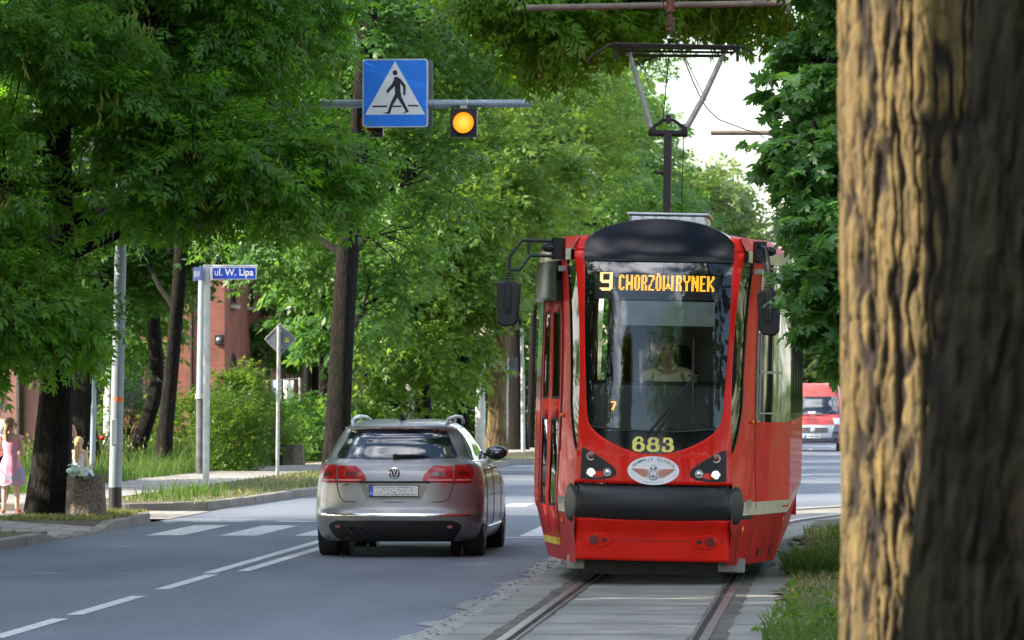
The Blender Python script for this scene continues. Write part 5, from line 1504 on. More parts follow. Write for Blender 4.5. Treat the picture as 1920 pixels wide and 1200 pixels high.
def dots(g, rows, x0, z0, p, zs=1.0):
    for j, row in enumerate(rows):
        for i, ch in enumerate(row):
            if ch == '#':
                cx_, cz_ = x0 + i * p, z0 - j * p * zs; h = p * .43
                yy = F(cx_, cz_)[1] + .035
                g.add([(cx_ - h, yy, cz_ - h * zs), (cx_ + h, yy, cz_ - h * zs), (cx_ + h, yy, cz_ + h * zs), (cx_ - h, yy, cz_ + h * zs)], [(0, 1, 2, 3)])
g = G(); g.strip([2.615, 2.7, 2.8, 2.90], -.60, .60, 20, lambda u, z: F(u, z, -.045)); box_ = g.build('destination_display', mt['black'], tram)
g = G(); x = -.355; p = .0150
for ch in 'CHORZ\u00d3W RYNEK':
    if ch == ' ': x += p * 1.0; continue
    b = BITS['O' if ch == '\u00d3' else ch]; dots(g, b, x, 2.832, p, .0925 / .0825 * .95)
    if ch == '\u00d3': dots(g, ['..##.', '.##..'], x, 2.865, p)
    x += p * (len(b[0]) + .9)
# letters were laid out from the left; fit them to the display width
x_end = x; k = (.535 + .355) / (x_end + .355)
g.v = [(-.355 + (a + .355) * k, b, c) for a, b, c in g.v]
g.v = [(a, F(a, c)[1] + .035, c) for a, b, c in g.v]
g.build('display_text', mt['led'], box_, smooth=False)
g = G(); dots(g, BITS['9'], -.53, 2.868, .0150, .95); g.v = [(a, F(a, c)[1] + .033, c) for a, b, c in g.v]
g.build('route_number', mt['ledw'], box_, smooth=False)
g = G(); dots(g, BITS['7'], -.40, 1.665, .0105, 1.1); g.v = [(a, F(a, c)[1] + .02, c) for a, b, c in g.v]
g2 = G(); g2.strip([1.56, 1.69], -.435, -.33, 2, lambda u, z: F(u, z, -.03)); cd = g2.build('card_display', M('card_display_back', (.12, .09, .07), .6), tram); g.build('display_digit', mt['led'], cd, smooth=False)

# cab interior
g = G(); g.box((0, 1.75, 2.9), (1.9, 2.0, .05)); g.box((0, 1.6, .75), (1.8, 2.2, .06))
g.box((.33, 2.55, 1.85), (1.35, .05, 2.3)); g.box((-.86, 2.4, 1.8), (.08, .05, 2.3)); g.box((.33, 2.51, 2.22), (1.3, .03, .02)); g.box((.33, 2.51, 2.15), (1.3, .03, .02))
g.build('cab_lining', mt['cabgrey'], tram, smooth=False)
g = G(); g.strip([2.385, 2.45, 2.60], -.335, .53, 8, lambda u, z: F(u, z, -.06)); g.strip([2.375, 2.385], -.335, .53, 8, lambda u, z: F(u, z, -.055)); g.build('sun_blind', mt['blind'], tram)
g = G(); g.prism([(.22, 1.30), (.22, 1.83), (.34, 1.865), (.62, 1.78), (.85, 1.60), (.85, 1.1), (.22, 1.1)], lambda u, v, h: (h, u, v), -.60, .60); g.build('dashboard', mt['dash'], tram, bevel=.02)
g = G(); g.cyl((-.13, .30, 1.80), (-.13, .30, 1.885), .012); g.lathe([(.0, .0), (.045, .0), (.05, .015), (.02, .03), (.014, .07)], (-.13, .28, 1.79), 14); g.build('dash_lamp', mt['cream'], tram)
g = G(); g.box((.12, 1.62, 1.5), (.46, .14, .95)); g.box((.12, 1.60, 2.08), (.30, .11, .26)); g.box((.12, 1.38, 1.12), (.48, .5, .12)); g.build('driver_seat', mt['rubber'], tram, bevel=.05, segs=3)
g = G(); g.strip([1.50, 1.6, 1.80], .565, .615, 2, lambda u, z: F(u - (1.8 - z) * -.06, z, -.03)); g.build('windscreen_notice', mt['cream'], tram)

# pantograph
pg = G()
def tl(px, py, y):  # photo pixel -> tram local at local depth y
    p = pt(px, py, 41.46 + y); return tram_inv @ p
bpy.context.view_layer.update()
tram_inv = tram.matrix_world.inverted()
PY = 5.2
q = lambda px, py, dy=0: tl(px, py, PY + dy)
g = G(); g.box(((q(1252, 300).x), PY, (3.30 + q(1252, 245).z) / 2), (.078, .10, q(1252, 245).z - 3.30)); 
g.tube([q(1226, 323), q(1258, 325)], .018, 6)
g.box((q(1252, 400).x, PY + .5, 3.36), (.9, 1.8, .06))
g.build('pantograph_post', mt['black'], tram)
g = G(); g.tube([q(1216, 249), q(1289, 251)], .034, 12); g.tube([q(1222, 240), q(1234, 232), q(1242, 225), q(1262, 225), q(1272, 232), q(1284, 240)], .018, 8)
g.box(q(1253, 224), (.05, .06, .09)); g.box(q(1224, 244), (.06, .08, .06)); g.box(q(1283, 243), (.06, .08, .06))
g.tube([q(1281, 250), q(1281, 285), q(1279, 345), q(1278, 400)], .006, 5)
g.build('pantograph_knuckle', mt['under'], tram)
g = G(); g.tube([q(1220, 240), q(1204, 180), q(1184, 112), q(1180, 93)], [.031, .029, .026, .022], 8); g.tube([q(1287, 240), q(1318, 185), q(1352, 112), q(1360, 93)], [.031, .029, .026, .022], 8)
g.build('pantograph_arms', mt['galv'], tram)
g = G(); g.tube([q(1186, 104), q(1352, 105)], .016, 8); g.tube([q(1200, 117), q(1238, 104)], .012, 6); g.tube([q(1190, 113), q(1206, 130)], .006, 5)
g.tube([q(1254, 104, .3), q(1250, 150, .2), q(1243, 225)], .006, 5); g.tube([q(1285, 110), q(1300, 140), q(1325, 190)], .004, 4)
for dy in (-.16, .16):
    g.tube([q(1102, 118, dy), q(1106, 108, dy), q(1144, 84, dy), q(1152, 82, dy), q(1385, 87, dy), q(1397, 90, dy), q(1412, 102, dy)], .013, 8)
g.box(q(1268, 88), (1.30, .20, .035)); g.box(q(1157, 98), (.025, .3, .13)); g.box(q(1383, 102), (.025, .3, .12)); g.box(q(1270, 97), (1.15, .05, .022))
g.build('pantograph_head', mt['under'], tram)

# driver
dr = thing('person', 'tram driver in a short sleeved beige shirt seated behind the windscreen', 'person', (0, 0, 0))
J = human(1.78, {'wrL': (-.26, -.32, 1.02), 'haL': (-.24, -.40, 1.02), 'elL': (-.27, -.02, 1.10), 'wrR': (.26, -.32, 1.02), 'haR': (.24, -.40, 1.02), 'elR': (.27, -.02, 1.10),
                 'hiL': (-.09, -.04, .90), 'hiR': (.09, -.04, .90), 'knL': (-.12, -.42, .93), 'knR': (.12, -.42, .93), 'caL': (-.12, -.46, .75), 'caR': (.12, -.46, .75), 'anL': (-.12, -.50, .52), 'anR': (.12, -.50, .52), 'toL': (-.12, -.64, .48), 'toR': (.12, -.64, .48)}, 1.22)
for k_ in ('neck',): J[k_] = (J[k_][0], .066)
for k_ in ('jaw', 'head', 'crown'): J[k_] = (J[k_][0], tuple(v * 1.14 for v in J[k_][1]))
ex_ = G(); fingers(ex_, J, 'L'); fingers(ex_, J, 'R'); face_bits(ex_, J, 1.14)
skin_mesh(J, HE, 'body', M('driver_skin', (0.46, 0.22, 0.14), .5), dr, extra=ex_, root='pelvis')
sub_ = lambda ks, add: {k: (J[k][0], tuple(v + add for v in J[k][1]) if hasattr(J[k][1], '__len__') else J[k][1] + add) for k in ks}
SJ = sub_(['pelvis', 'waist', 'chest', 'upper', 'shL', 'shR'], .022)
for s_, kk in (('L', 'mL'), ('R', 'mR')):
    a, b = Vector(J['sh' + s_][0]), Vector(J['el' + s_][0]); SJ[kk] = (tuple(a.lerp(b, .7)), .062)
mt['shirt'] = M('beige_shirt', (0.80, 0.72, 0.50), .85, var=.1, scale=8, bump=.3, bscale=12)
SJ['upper'] = ((0, .01, 1.455), (.125, .095)); SJ['nk'] = ((0, .012, 1.535), (.082, .078))
skin_mesh(SJ, [('upper', 'nk'), ('pelvis', 'waist'), ('waist', 'chest'), ('chest', 'upper'), ('upper', 'shL'), ('shL', 'mL'), ('upper', 'shR'), ('shR', 'mR')], 'shirt', mt['shirt'], dr, root='pelvis')
g = G(); h_ = Vector(J['neck'][0])
g.tube([h_ + Vector((-.012, -.082, -.075)), h_ + Vector((-.075, -.055, -.01)), h_ + Vector((-.07, .05, .015)), h_ + Vector((.07, .05, .015)), h_ + Vector((.075, -.055, -.01)), h_ + Vector((.012, -.082, -.075))], [.012, .02, .02, .02, .02, .012], 8); g.build('collar', mt['shirt'], dr)
PJ = sub_(['pelvis', 'hiL', 'knL', 'anL', 'hiR', 'knR', 'anR'], .014)
skin_mesh(PJ, [('pelvis', 'hiL'), ('hiL', 'knL'), ('knL', 'anL'), ('pelvis', 'hiR'), ('hiR', 'knR'), ('knR', 'anR')], 'trousers', mt['navy'], dr, root='pelvis')
g = G(); hh = Vector(J['crown'][0]); g.ball(hh + Vector((0, .022, .012)), (.088, .10, .062), 14, 8); g.build('hair', M('brown_hair', (.10, .06, .03), .8), dr)
eyes(dr, J, 1.14)
dh = pt(1252, 654, 41.46 + 1.25)
dr.location = (dh.x - J['head'][0][0], 41.46 + 1.30, dh.z - J['head'][0][2])
# ------------------------------------------------------------------ silver estate car
mt['carpaint'] = M('greige_metallic', (0.275, 0.275, 0.275), 0.36, 0.5, var=0.03, coat=0.4)
mt['carglass'] = M('tinted_car_glass', (0.018, 0.024, 0.030), 0.04, spec=0.8, coat=1.0, var=0.3, scale=2)
mt['tyre'] = M('tyre', (0.014, 0.014, 0.015), 0.8, var=0.2, scale=20)
mt['alloy'] = M('alloy_rim', (0.42, 0.42, 0.43), 0.3, 0.8)
mt['plate'] = M('number_plate', (0.70, 0.70, 0.68), 0.4, var=0.02)
mt['plateblue'] = M('plate_blue', (0.03, 0.12, 0.50), 0.4)
mt['platemark'] = M('plate_mark', (0.10, 0.10, 0.11), 0.5)

def worn_marks(n, w, h, mat, parent, name, place, seed=1):
    """lettering too small to read in the photograph: a row of short strokes"""
    rr = random.Random(seed); g = G()
    for k in range(n):
        x0 = -w / 2 + w * k / n; x1 = x0 + w / n * rr.uniform(.35, .75); z0 = -h / 2 * rr.uniform(.7, 1); z1 = h / 2 * rr.uniform(.7, 1)
        g.add([place(x0, z0), place(x1, z0), place(x1, z1), place(x0, z1)], [(0, 1, 2, 3)])
    return g.build(name, mat, parent, smooth=False)

class Hull:
    """body as horizontal slices: half width W(z), rear y r(z), front y f(z), superellipse corners of depth L"""
    def __init__(s, W, r, f, Lr=1.2, Lf=1.4, n=3.4, nf=3.0):
        s.W = lambda z: smooth_tab(W, z); s.r = lambda z: smooth_tab(r, z); s.f = lambda z: smooth_tab(f, z)
        s.Lr, s.Lf, s.n, s.nf = Lr, Lf, n, nf
    def L(s, z):
        d = s.f(z) - s.r(z); k = min(1, d / (s.Lr + s.Lf + .2)); return s.Lr * k, s.Lf * k
    def rear(s, x, z, o=0.0):
        a, b = s.L(z); u = min(1, abs(x) / s.W(z))
        return Vector((x, s.r(z) + a * (1 - (1 - u ** s.n) ** (1 / s.n)) - o, z))
    def frontp(s, x, z, o=0.0):
        a, b = s.L(z); u = min(1, abs(x) / s.W(z))
        return Vector((x, s.f(z) - b * (1 - (1 - u ** s.nf) ** (1 / s.nf)) + o, z))
    def side(s, sg, y, z, o=0.0):
        a, b = s.L(z); r, f = s.r(z), s.f(z); W = s.W(z)
        if y < r + a: t = min(1, max(0, 1 - (y - r) / a)); w = W * (1 - t ** s.n) ** (1 / s.n)
        elif y > f - b: t = min(1, max(0, 1 - (f - y) / b)); w = W * (1 - t ** s.nf) ** (1 / s.nf)
        else: w = W
        return Vector((sg * (w + o), y, z))
    def shell(s, zs, nq=14, nm=16):
        g = G(); ring0 = None; vs = []; fs = []
        for z in zs:
            a, b = s.L(z); r, f, W = s.r(z), s.f(z), s.W(z); pts = []
            def q(n): return [(math.sin(t) ** (2 / n), math.cos(t) ** (2 / n)) for t in [math.pi / 2 * i / nq for i in range(nq + 1)]]
            for (u, v) in q(s.n): pts.append((W * u, r + a * (1 - v)))
            for i in range(1, nm): pts.append((W, r + a + (f - b - r - a) * i / nm))
            for (u, v) in reversed(q(s.nf)): pts.append((W * u, f - b * (1 - v)))
            for (u, v) in q(s.nf)[1:]: pts.append((-W * u, f - b * (1 - v)))
            for i in range(nm - 1, 0, -1): pts.append((-W, r + a + (f - b - r - a) * i / nm))
            for (u, v) in list(reversed(q(s.n)))[:-1]: pts.append((-W * u, r + a * (1 - v)))
            m = len(pts); vs += [(x, y, z) for x, y in pts]
        for j in range(len(zs) - 1):
            for i in range(m):
                a = j * m + i; b = j * m + (i + 1) % m; fs.append((a, b, b + m, a + m))
        fs.append(tuple(range(m - 1, -1, -1))); fs.append(tuple((len(zs) - 1) * m + i for i in range(m)))
        g.add(vs, fs); return g

def boolean_cut(o, cutters):
    for c in cutters:
        md = o.modifiers.new('cut', 'BOOLEAN'); md.operation = 'DIFFERENCE'; md.object = c; md.solver = 'EXACT'
    bpy.context.view_layer.update()
    me = bpy.data.meshes.new_from_object(o.evaluated_get(bpy.context.evaluated_depsgraph_get()))
    o.modifiers.clear(); o.data = me
    for c in cutters: bpy.data.objects.remove(c)
    me.shade_smooth(); me.set_sharp_from_angle(angle=R(32))

CARY = 48.1
car = thing('car', 'metallic grey brown estate car seen from behind, driving away beside the tram', 'car', (-4.83, CARY, .0), 0)
H1 = Hull([(.17, .84), (.24, .875), (.40, .905), (.62, .910), (.80, .900), (.92, .875), (.99, .850), (1.05, .800), (1.20, .735), (1.33, .655), (1.41, .575), (1.455, .48), (1.475, .30)],
          [(.17, .26), (.24, .10), (.36, .02), (.46, -.01), (.52, .03), (.60, .045), (.80, .06), (.93, .09), (1.02, .15), (1.05, .185), (1.20, .31), (1.335, .43), (1.375, .40), (1.405, .40), (1.425, .50), (1.455, .75), (1.475, 1.1)],
          [(.17, 4.5), (.3, 4.72), (.5, 4.75), (.68, 4.68), (.80, 4.45), (.90, 3.95), (.98, 3.45), (1.05, 3.25), (1.2, 2.95), (1.33, 2.6), (1.41, 2.3), (1.455, 1.95), (1.475, 1.6)], 1.0, 1.3, 3.6, 3.0)
zs = sorted(set([round(v, 3) for v in frange(.17, 1.475, .022)] + [1.36, 1.375, 1.39, 1.405, 1.415, 1.465]))
bd = H1.shell(zs).build('body', mt['carpaint'], car)
cut = []
for sg in (-1, 1):
    for y in (.98, 3.69):
        g = G(); g.cyl((sg * .62, y, .33), (sg * 1.1, y, .33), .362, n=40); cut.append(g.build('cut', mt['tyre']))
g = G(); g.box((0, .1, .24), (1.16, .5, .20)); cut.append(g.build('cut', mt['tyre']))
boolean_cut(bd, cut)
# wheels
def road_wheel(parent, x, y, r, w, sg, spokes=10, matr='alloy', hub=True):
    rot = Matrix.Rotation(R(90) * sg, 3, 'Y')
    g = G(); g.lathe([(r * .66, -w / 2), (r * .93, -w / 2), (r, -w / 2 + .03), (r, w / 2 - .03), (r * .95, w / 2 - .005), (r * .68, w / 2 + .004), (r * .64, w / 2 - .02)], (x, y, r - .006), 36, rot=rot)
    g.lathe([(0, -w / 2 + .01), (r * .66, -w / 2)], (x, y, r - .006), 36, rot=rot)
    t = g.build('wheel', mt['tyre'], parent)
    g = G(); g.lathe([(r * .60, w / 2 - .06), (r * .655, w / 2 - .015), (r * .665, w / 2 - .002)], (x, y, r - .006), 36, rot=rot)
    c = Vector((x, y, r - .006))
    for k in range(spokes):
        a = 2 * math.pi * k / spokes
        p = [Vector((math.cos(a) * q, math.sin(a) * q, w / 2 - .035 + .02 * (q < .1))) for q in (.04, r * .62)]
        g.tube([c + rot @ p[0], c + rot @ p[1]], [.020, .014], 5)
    g.ball(c + rot @ Vector((0, 0, w / 2 - .02)), (.03, .05, .05), 10, 6)
    g.build('rim', mt[matr], t)
    return t
for sg in (-1, 1):
    for y in (.98, 3.69):
        road_wheel(car, sg * .785, y, .327, .225, sg)
        g = G(); g.cyl((sg * .55, y, .33), (sg * .64, y, .33), .355, n=28); g.build('wheel_well', mt['black'], car)
g = G(); g.box((0, 2.4, .26), (1.5, 4.1, .12)); g.box((0, .45, .28), (1.1, .5, .16)); g.build('underbody', mt['under'], car)
# rear window
def rrect(xl_, xr_, z0, z1, fn, nz=10, nx_=16, o=.004):
    g = G(); g.strip(frange(z0, z1, (z1 - z0) / nz), xl_, xr_, nx_, lambda u, z: fn(u, z, o)); return g
hw = lambda z: .665 - (z - 1.06) * .50
rrect(lambda z: -hw(z) + .03 * max(0, 1 - (z - 1.06) / .03), lambda z: hw(z) - .03 * max(0, 1 - (z - 1.06) / .03), 1.060, 1.352, H1.rear, 12, 22).build('rear_window', mt['carglass'], car)
g = G(); g.strip([1.352, 1.372], lambda z: -.52, lambda z: .52, 12, lambda u, z: H1.rear(u, z, .004)); g.build('spoiler_shadow', mt['rubber'], car)
g = G(); g.strip([1.375, 1.392], -.18, .18, 6, lambda u, z: H1.rear(u, z, .006)); g.build('brake_light', mt['redlens2'], car)
g = G(); a = H1.rear(.0, 1.085, .03); b = H1.rear(.36, 1.09, .02)
g.tube([a, a.lerp(b, .5) + Vector((0, -.01, .004)), b], [.018, .014, .006], 6); g.ball(a, (.03, .03, .028), 10, 6); g.build('rear_wiper', mt['rubber'], car)
# tailgate seams
seam = G()
def seam_line(pts, w=.004):
    for p, q_ in zip(pts, pts[1:]):
        p3 = H1.rear(p[0], p[1], .003); q3 = H1.rear(q_[0], q_[1], .003)
        seam.tube([p3, q3], w, 4)
for sg in (-1, 1):
    seam_line([(sg * .655, 1.05), (sg * .64, .95), (sg * .625, .80), (sg * .61, .72), (sg * .585, .64), (sg * .54, .605), (sg * .45, .598), (0, .597)])
seam_line([(-.66, 1.052), (-.3, 1.050), (0, 1.050), (.3, 1.050), (.66, 1.052)], .003)
seam.build('tailgate_seam', mt['rubber'], car, smooth=False)
# tail lights: inner part on the gate, outer on the body
for sg in (-1, 1):
    g = G()
    g.strip([.800, .815, .87, .93, .975, .995], lambda z: .635, lambda z: smooth_tab([(.80, .80), (.90, .845), (.995, .84)], z) * H1.W(z) / .9, 8, lambda u, z: H1.rear(sg * u, z, .008), sg < 0)
    t = g.build('tail_light', mt['redlens'], car)
    g = G(); g.strip([.805, .83, .88, .94, .985], lambda z: smooth_tab([(.80, .35), (.83, .30), (.90, .325), (.985, .42)], z), .622, 6, lambda u, z: H1.rear(sg * u, z, .008), sg < 0)
    g.build('tail_light_inner', mt['redlens'], t)
    g = G(); g.strip([.825, .840], .36, .62, 4, lambda u, z: H1.rear(sg * u, z, .011), sg < 0); g.strip([.825, .840], .645, .80, 4, lambda u, z: H1.rear(sg * u, z, .011), sg < 0)
    g.build('light_strip', M('pale_lens_' + ('l' if sg < 0 else 'r'), (.62, .30, .30), .2), t)
    for (x0, x1) in ((.40, .54), (.68, .78)):
        g = G(); g.strip([.875, .92], x0, x1, 3, lambda u, z: H1.rear(sg * u, z, .010), sg < 0); g.build('light_core', mt['redlens2'], t)
# plate and its recess
g = G(); g.strip([.625, .64, .80, .815], lambda z: -.30 - (z - .63) * .42, lambda z: .30 + (z - .63) * .42, 10, lambda u, z: H1.rear(u, z, .003)); 
rec = g.build('plate_recess', M('recess_shade_paint', (0.21, 0.195, 0.175), .35, .7), car)
g = G(); g.strip([.806, .822], -.39, .39, 8, lambda u, z: H1.rear(u, z, .020)); g.strip([.800, .806], -.39, .39, 8, lambda u, z: H1.rear(u, z, .012)); g.build('gate_handle', mt['rubber'], rec)
g = G(); py_ = H1.rear(0, .715).y
g.box((0, py_ - .016, .715), (.535, .012, .132)); pl = g.build('plate_frame', mt['black'], car, smooth=False)
g = G(); g.box((.02, py_ - .024, .718), (.478, .006, .108)); g.build('plate_face', mt['plate'], pl, smooth=False)
g = G(); g.box((-.240, py_ - .024, .718), (.042, .006, .108)); pb = g.build('plate_band', mt['plateblue'], pl, smooth=False)
text_mesh('PL', .030, mt['white'], pb, 'lettering', lambda x, y: (-.240 + x, py_ - .0285, .690 + y))
r_ = random.Random(12); g = G()   # the scrambled marks shown on the photographed plate
for row, z in ((0, .755), (1, .682)):
    for k in range(12):
        x = -.19 + k * .031; g.box((x + r_.uniform(-.004, .004), py_ - .028, z + r_.uniform(-.004, .004)), (r_.uniform(.016, .028), .002, r_.uniform(.005, .009)), (0, r_.uniform(-.6, .6), 0))
for k in range(9): g.box((-.18 + k * .037 + r_.uniform(-.008, .008), py_ - .028, .718 + r_.uniform(-.018, .018)), (r_.uniform(.014, .034), .002, r_.uniform(.004, .008)), (0, r_.uniform(-1, 1), 0))
g.box((.192, py_ - .028, .735), (.006, .002, .055)); g.box((.208, py_ - .028, .680), (.045, .002, .006))
g.build('plate_marks', mt['platemark'], pl, smooth=False)
# badge: ring with V over W
bc = H1.rear(0, .905, .010)
g = G(); rot = Matrix.Rotation(R(90), 3, 'X')
g.lathe([(.060, -.008), (.060, .006), (.052, .009), (.050, .002)], bc, 32, rot=rot); bg = g.build('badge_ring', mt['chrome'], car)
g = G(); g.lathe([(0, .001), (.052, .001)], bc, 32, rot=rot); g.build('badge_disc', mt['navy'], bg)
bm_ = lambda x, z: (bc.x + x, bc.y - .006, bc.z + z)
glyph([[(-.019, .042, .0045), (0, .004, .0045), (.019, .042, .0045)], [(-.041, .027, .0045), (-.020, -.040, .0045), (0, -.004, .0045), (.020, -.040, .0045), (.041, .027, .0045)]], 0, mt['chrome'], bg, 'badge_letters', bm_)
worn_marks(7, .10, .014, mt['chrome'], car, 'lettering', lambda x, y: tuple(H1.rear(-.54 + x, .782 + y, .006)), 1)
worn_marks(6, .09, .014, mt['chrome'], car, 'lettering', lambda x, y: tuple(H1.rear(.52 + x, .784 + y, .006)), 2)
worn_marks(9, .09, .008, mt['chrome'], car, 'lettering', lambda x, y: tuple(H1.rear(.525 + x, .764 + y, .006)), 3)
# chrome strip, lower dark valance, exhausts
g = G()
for sg in (-1, 1): pass
g.strip([.452, .462, .474], lambda z: -.80, lambda z: .80, 30, lambda u, z: H1.rear(u, z, .012)); g.build('bumper_trim', mt['chrome'], car)
g = G(); g.strip(frange(.17, .40, .03), lambda z: -.60 - .12 * math.sin(min(1, (z - .17) / .2) * 1.5) + max(0, z - .36) * 2.5, lambda z: .60 + .12 * math.sin(min(1, (z - .17) / .2) * 1.5) - max(0, z - .36) * 2.5, 22, lambda u, z: H1.rear(u, z, .006)); g.build('rear_valance', mt['rubber'], car)
for x in (-.44, -.33):
    g = G(); p = H1.rear(x, .30); g.tube([p + Vector((0, .05, 0)), p + Vector((0, -.035, 0))], .036, 16, False); g.build('exhaust_pipe', mt['galv'], car)
# roof rails, aerial
for sg in (-1, 1):
    g = G(); g.tube([(sg * .50, .62, 1.40), (sg * .515, .68, 1.455), (sg * .52, .82, 1.482), (sg * .53, 1.5, 1.505), (sg * .53, 2.3, 1.49), (sg * .525, 2.55, 1.46), (sg * .52, 2.62, 1.42)], .019, 8)
    g.box((sg * .525, 1.55, 1.48), (.02, .06, .08)); g.build('roof_rail', mt['aluminium'], car)
g = G(); g.tube([(0, .98, 1.46), (0, .92, 1.50), (0, .80, 1.545)], [.035, .018, .006], 8); g.ball((0, .99, 1.475), (.05, .08, .02), 10, 6); g.build('roof_aerial', mt['black'], car)
# side windows with chrome lower edge
for sg in (-1, 1):
    for (y0, y1, nm) in ((.62, 1.18, 'quarter_window'), (1.24, 2.06, 'rear_door_window'), (2.12, 3.05, 'front_door_window')):
        def lo(z, y0=y0): return max(y0 + (.35 * (z - 1.04) if y0 < 1 else .06 * (z - 1.04)), H1.r(z) + .35 + (z - 1.04) * .2)
        def hi(z, y1=y1): return min(y1 + .02, H1.f(z) - .30 - (z - 1.04) * .5) if y1 > 3 else y1 + .06 * (z - 1.04)
        g = G(); g.strip(frange(1.035, 1.375, .034), lo, hi, 8, lambda y, z: H1.side(sg, y, z, .004), sg > 0); g.build(nm, mt['carglass'], car)
    g = G(); g.tube([H1.side(sg, y, 1.028, .006) for y in frange(.60, 3.1, .25)], .007, 5); g.tube([H1.side(sg, y, 1.385, .004) for y in frange(.85, 2.6, .25)], .006, 5); g.build('window_trim', mt['chrome'], car)
    for y in (1.20, 2.09, 3.12):
        g = G(); g.tube([H1.side(sg, y, z, .001) for z in frange(.30, 1.03, .08)], .004, 4); g.build('door_seam', mt['rubber'], car)
    for y in (1.42, 2.33):
        g = G(); p = H1.side(sg, y, .93, .02); g.tube([p + Vector((0, -.09, 0)), p + Vector((sg * .018, 0, .004)), p + Vector((0, .09, 0))], .014, 6); g.build('door_handle', mt['carpaint'], car)
    g = G(); g.tube([H1.side(sg, y, .30, .006) for y in frange(1.40, 3.25, .2)], .012, 5); g.build('sill_trim', mt['chrome'], car)
    mm = thing('x', None, None) if False else None
    g = G(); p = H1.side(sg, 2.95, 1.05); g.tube([p, p + Vector((sg * .10, 0, .01))], [.03, .025], 8)
    g.build('mirror_foot', mt['rubber'], car)
    g = G(); g.ball(p + Vector((sg * .215, .02, .035)), (.125, .075, .080), 18, 12); mh = g.build('wing_mirror', mt['carpaint'], car)
    g = G(); g.ball(p + Vector((sg * .212, -.030, .035)), (.108, .030, .068), 18, 10); g.build('mirror_glass', mt['carglass'], mh)
    g = G(); g.ball(p + Vector((sg * .213, -.008, .035)), (.120, .040, .076), 18, 10); g.build('mirror_rim', mt['rubber'], mh)
for sg in (-1, 1):
    g = G(); g.box((sg * .60, -.0 + .02, .335), (.05, .015, .03)); g.build('reflector', mt['redlens2'], car)

# ------------------------------------------------------------------ red van far down the road
vy = 150.0; vz = gz(vy)
van = thing('van', 'red high roofed delivery van with grey bumper coming the other way in the distance', 'van', (pt(1524, 800, vy).x, vy, vz), 0)
mt['vanred'] = M('faded_red_paint', (0.56, 0.075, 0.065), 0.4, coat=.3)
mt['vanwhite'] = M('silver_bumper', (0.50, 0.52, 0.55), 0.45)
mt['vanbump'] = M('grey_plastic_bumper', (0.12, 0.14, 0.17), 0.6)
H2 = Hull([(.30, .93), (.50, 1.00), (1.2, 1.02), (1.5, 1.0), (2.2, .93), (2.4, .86), (2.5, .70)], [(.30, .18), (.45, .03), (.7, 0), (.95, .10), (1.18, .30), (1.30, .52), (1.5, .72), (2.05, 1.12), (2.15, 1.22), (2.40, 1.55), (2.5, 1.9)], [(.3, 5.3), (2.4, 5.3), (2.5, 5.0)], .9, .5, 3.2, 5)
H2.shell(frange(.30, 2.5, .05)).build('body', mt['vanred'], van)
g = G(); g.strip(frange(1.36, 2.02, .06), lambda z: -.88 + (z - 1.36) * .12, lambda z: .88 - (z - 1.36) * .12, 14, lambda u, z: H2.rear(u, z, .01)); g.build('windscreen', mt['carglass'], van)
g = G(); g.strip(frange(.32, .95, .06), lambda z: -.93, lambda z: .93, 16, lambda u, z: H2.rear(u, z, .012)); vb = g.build('bumper', mt['vanbump'], van)
g = G(); g.strip(frange(.50, .97, .06), lambda z: -.60 - (z - .5) * .25, lambda z: .60 + (z - .5) * .25, 12, lambda u, z: H2.rear(u, z, .03)); g.build('grille_panel', mt['vanwhite'], van)
g = G(); g.strip([.70, .80, .87], -.50, .50, 8, lambda u, z: H2.rear(u, z, .045)); gr = g.build('grille', mt['black'], van)
g = G(); 
for z in (.74, .80): g.strip([z, z + .012], -.50, .50, 8, lambda u, z_: H2.rear(u, z_, .055))
g.build('grille_bar', mt['galv'], gr)
g = G(); c = H2.rear(0, .79, .07); g.ball(c, (.085, .02, .085), 14, 8); g.build('badge', mt['vanwhite'], van)
g = G(); c = H2.rear(0, .55, .05); g.box(c, (.50, .02, .12)); vp = g.build('number_plate', mt['plate'], van, smooth=False)
worn_marks(8, .38, .07, mt['platemark'], vp, 'plate_marks', lambda x, y: (c.x + .03 + x, c.y - .013, c.z + y), 4)
g = G(); g.box((c.x - .23, c.y - .002, c.z), (.04, .024, .12)); g.build('plate_band', mt['plateblue'], vp, smooth=False)
for sg in (-1, 1):
    g = G(); g.strip(frange(1.0, 1.22, .04), lambda z: .70 - (z - 1) * .2, .90, 5, lambda u, z: H2.rear(sg * u, z, .02), sg < 0); g.build('headlight', M('clear_lens_' + ('l' if sg < 0 else 'r'), (.75, .78, .82), .15, coat=1), van)
    g = G(); g.box((sg * 1.15, .95, 1.48), (.16, .10, .30)); g.box((sg * 1.04, .98, 1.42), (.12, .05, .05)); g.build('wing_mirror', mt['black'], van, bevel=.03)
    g = G(); g.ball(H2.rear(sg * .74, .45, .02), (.06, .02, .05), 10, 6); g.build('fog_lamp', mt['black'], van)
    g = G(); g.strip([.66, .72], .66, .85, 3, lambda u, z: H2.rear(sg * u, z, .02), sg < 0); g.build('bumper_slot', mt['black'], van)
    for y in (.95, 4.2): road_wheel(van, sg * .88, y, .34, .22, sg, 5, 'black')
g = G(); g.tube([H2.rear(-.6, 1.33, .03), H2.rear(-.1, 1.30, .03)], .012, 5); g.tube([H2.rear(.1, 1.33, .03), H2.rear(.55, 1.30, .03)], .012, 5); g.build('wiper', mt['black'], van)
g = G(); p = H2.rear(-.12, 1.44, .014); g.strip([1.40, 1.47], -.16, .08, 3, lambda u, z: H2.rear(u, z, .013)); g.build('dash_card', mt['plate'], van)

van.scale = (1, 1, .90)
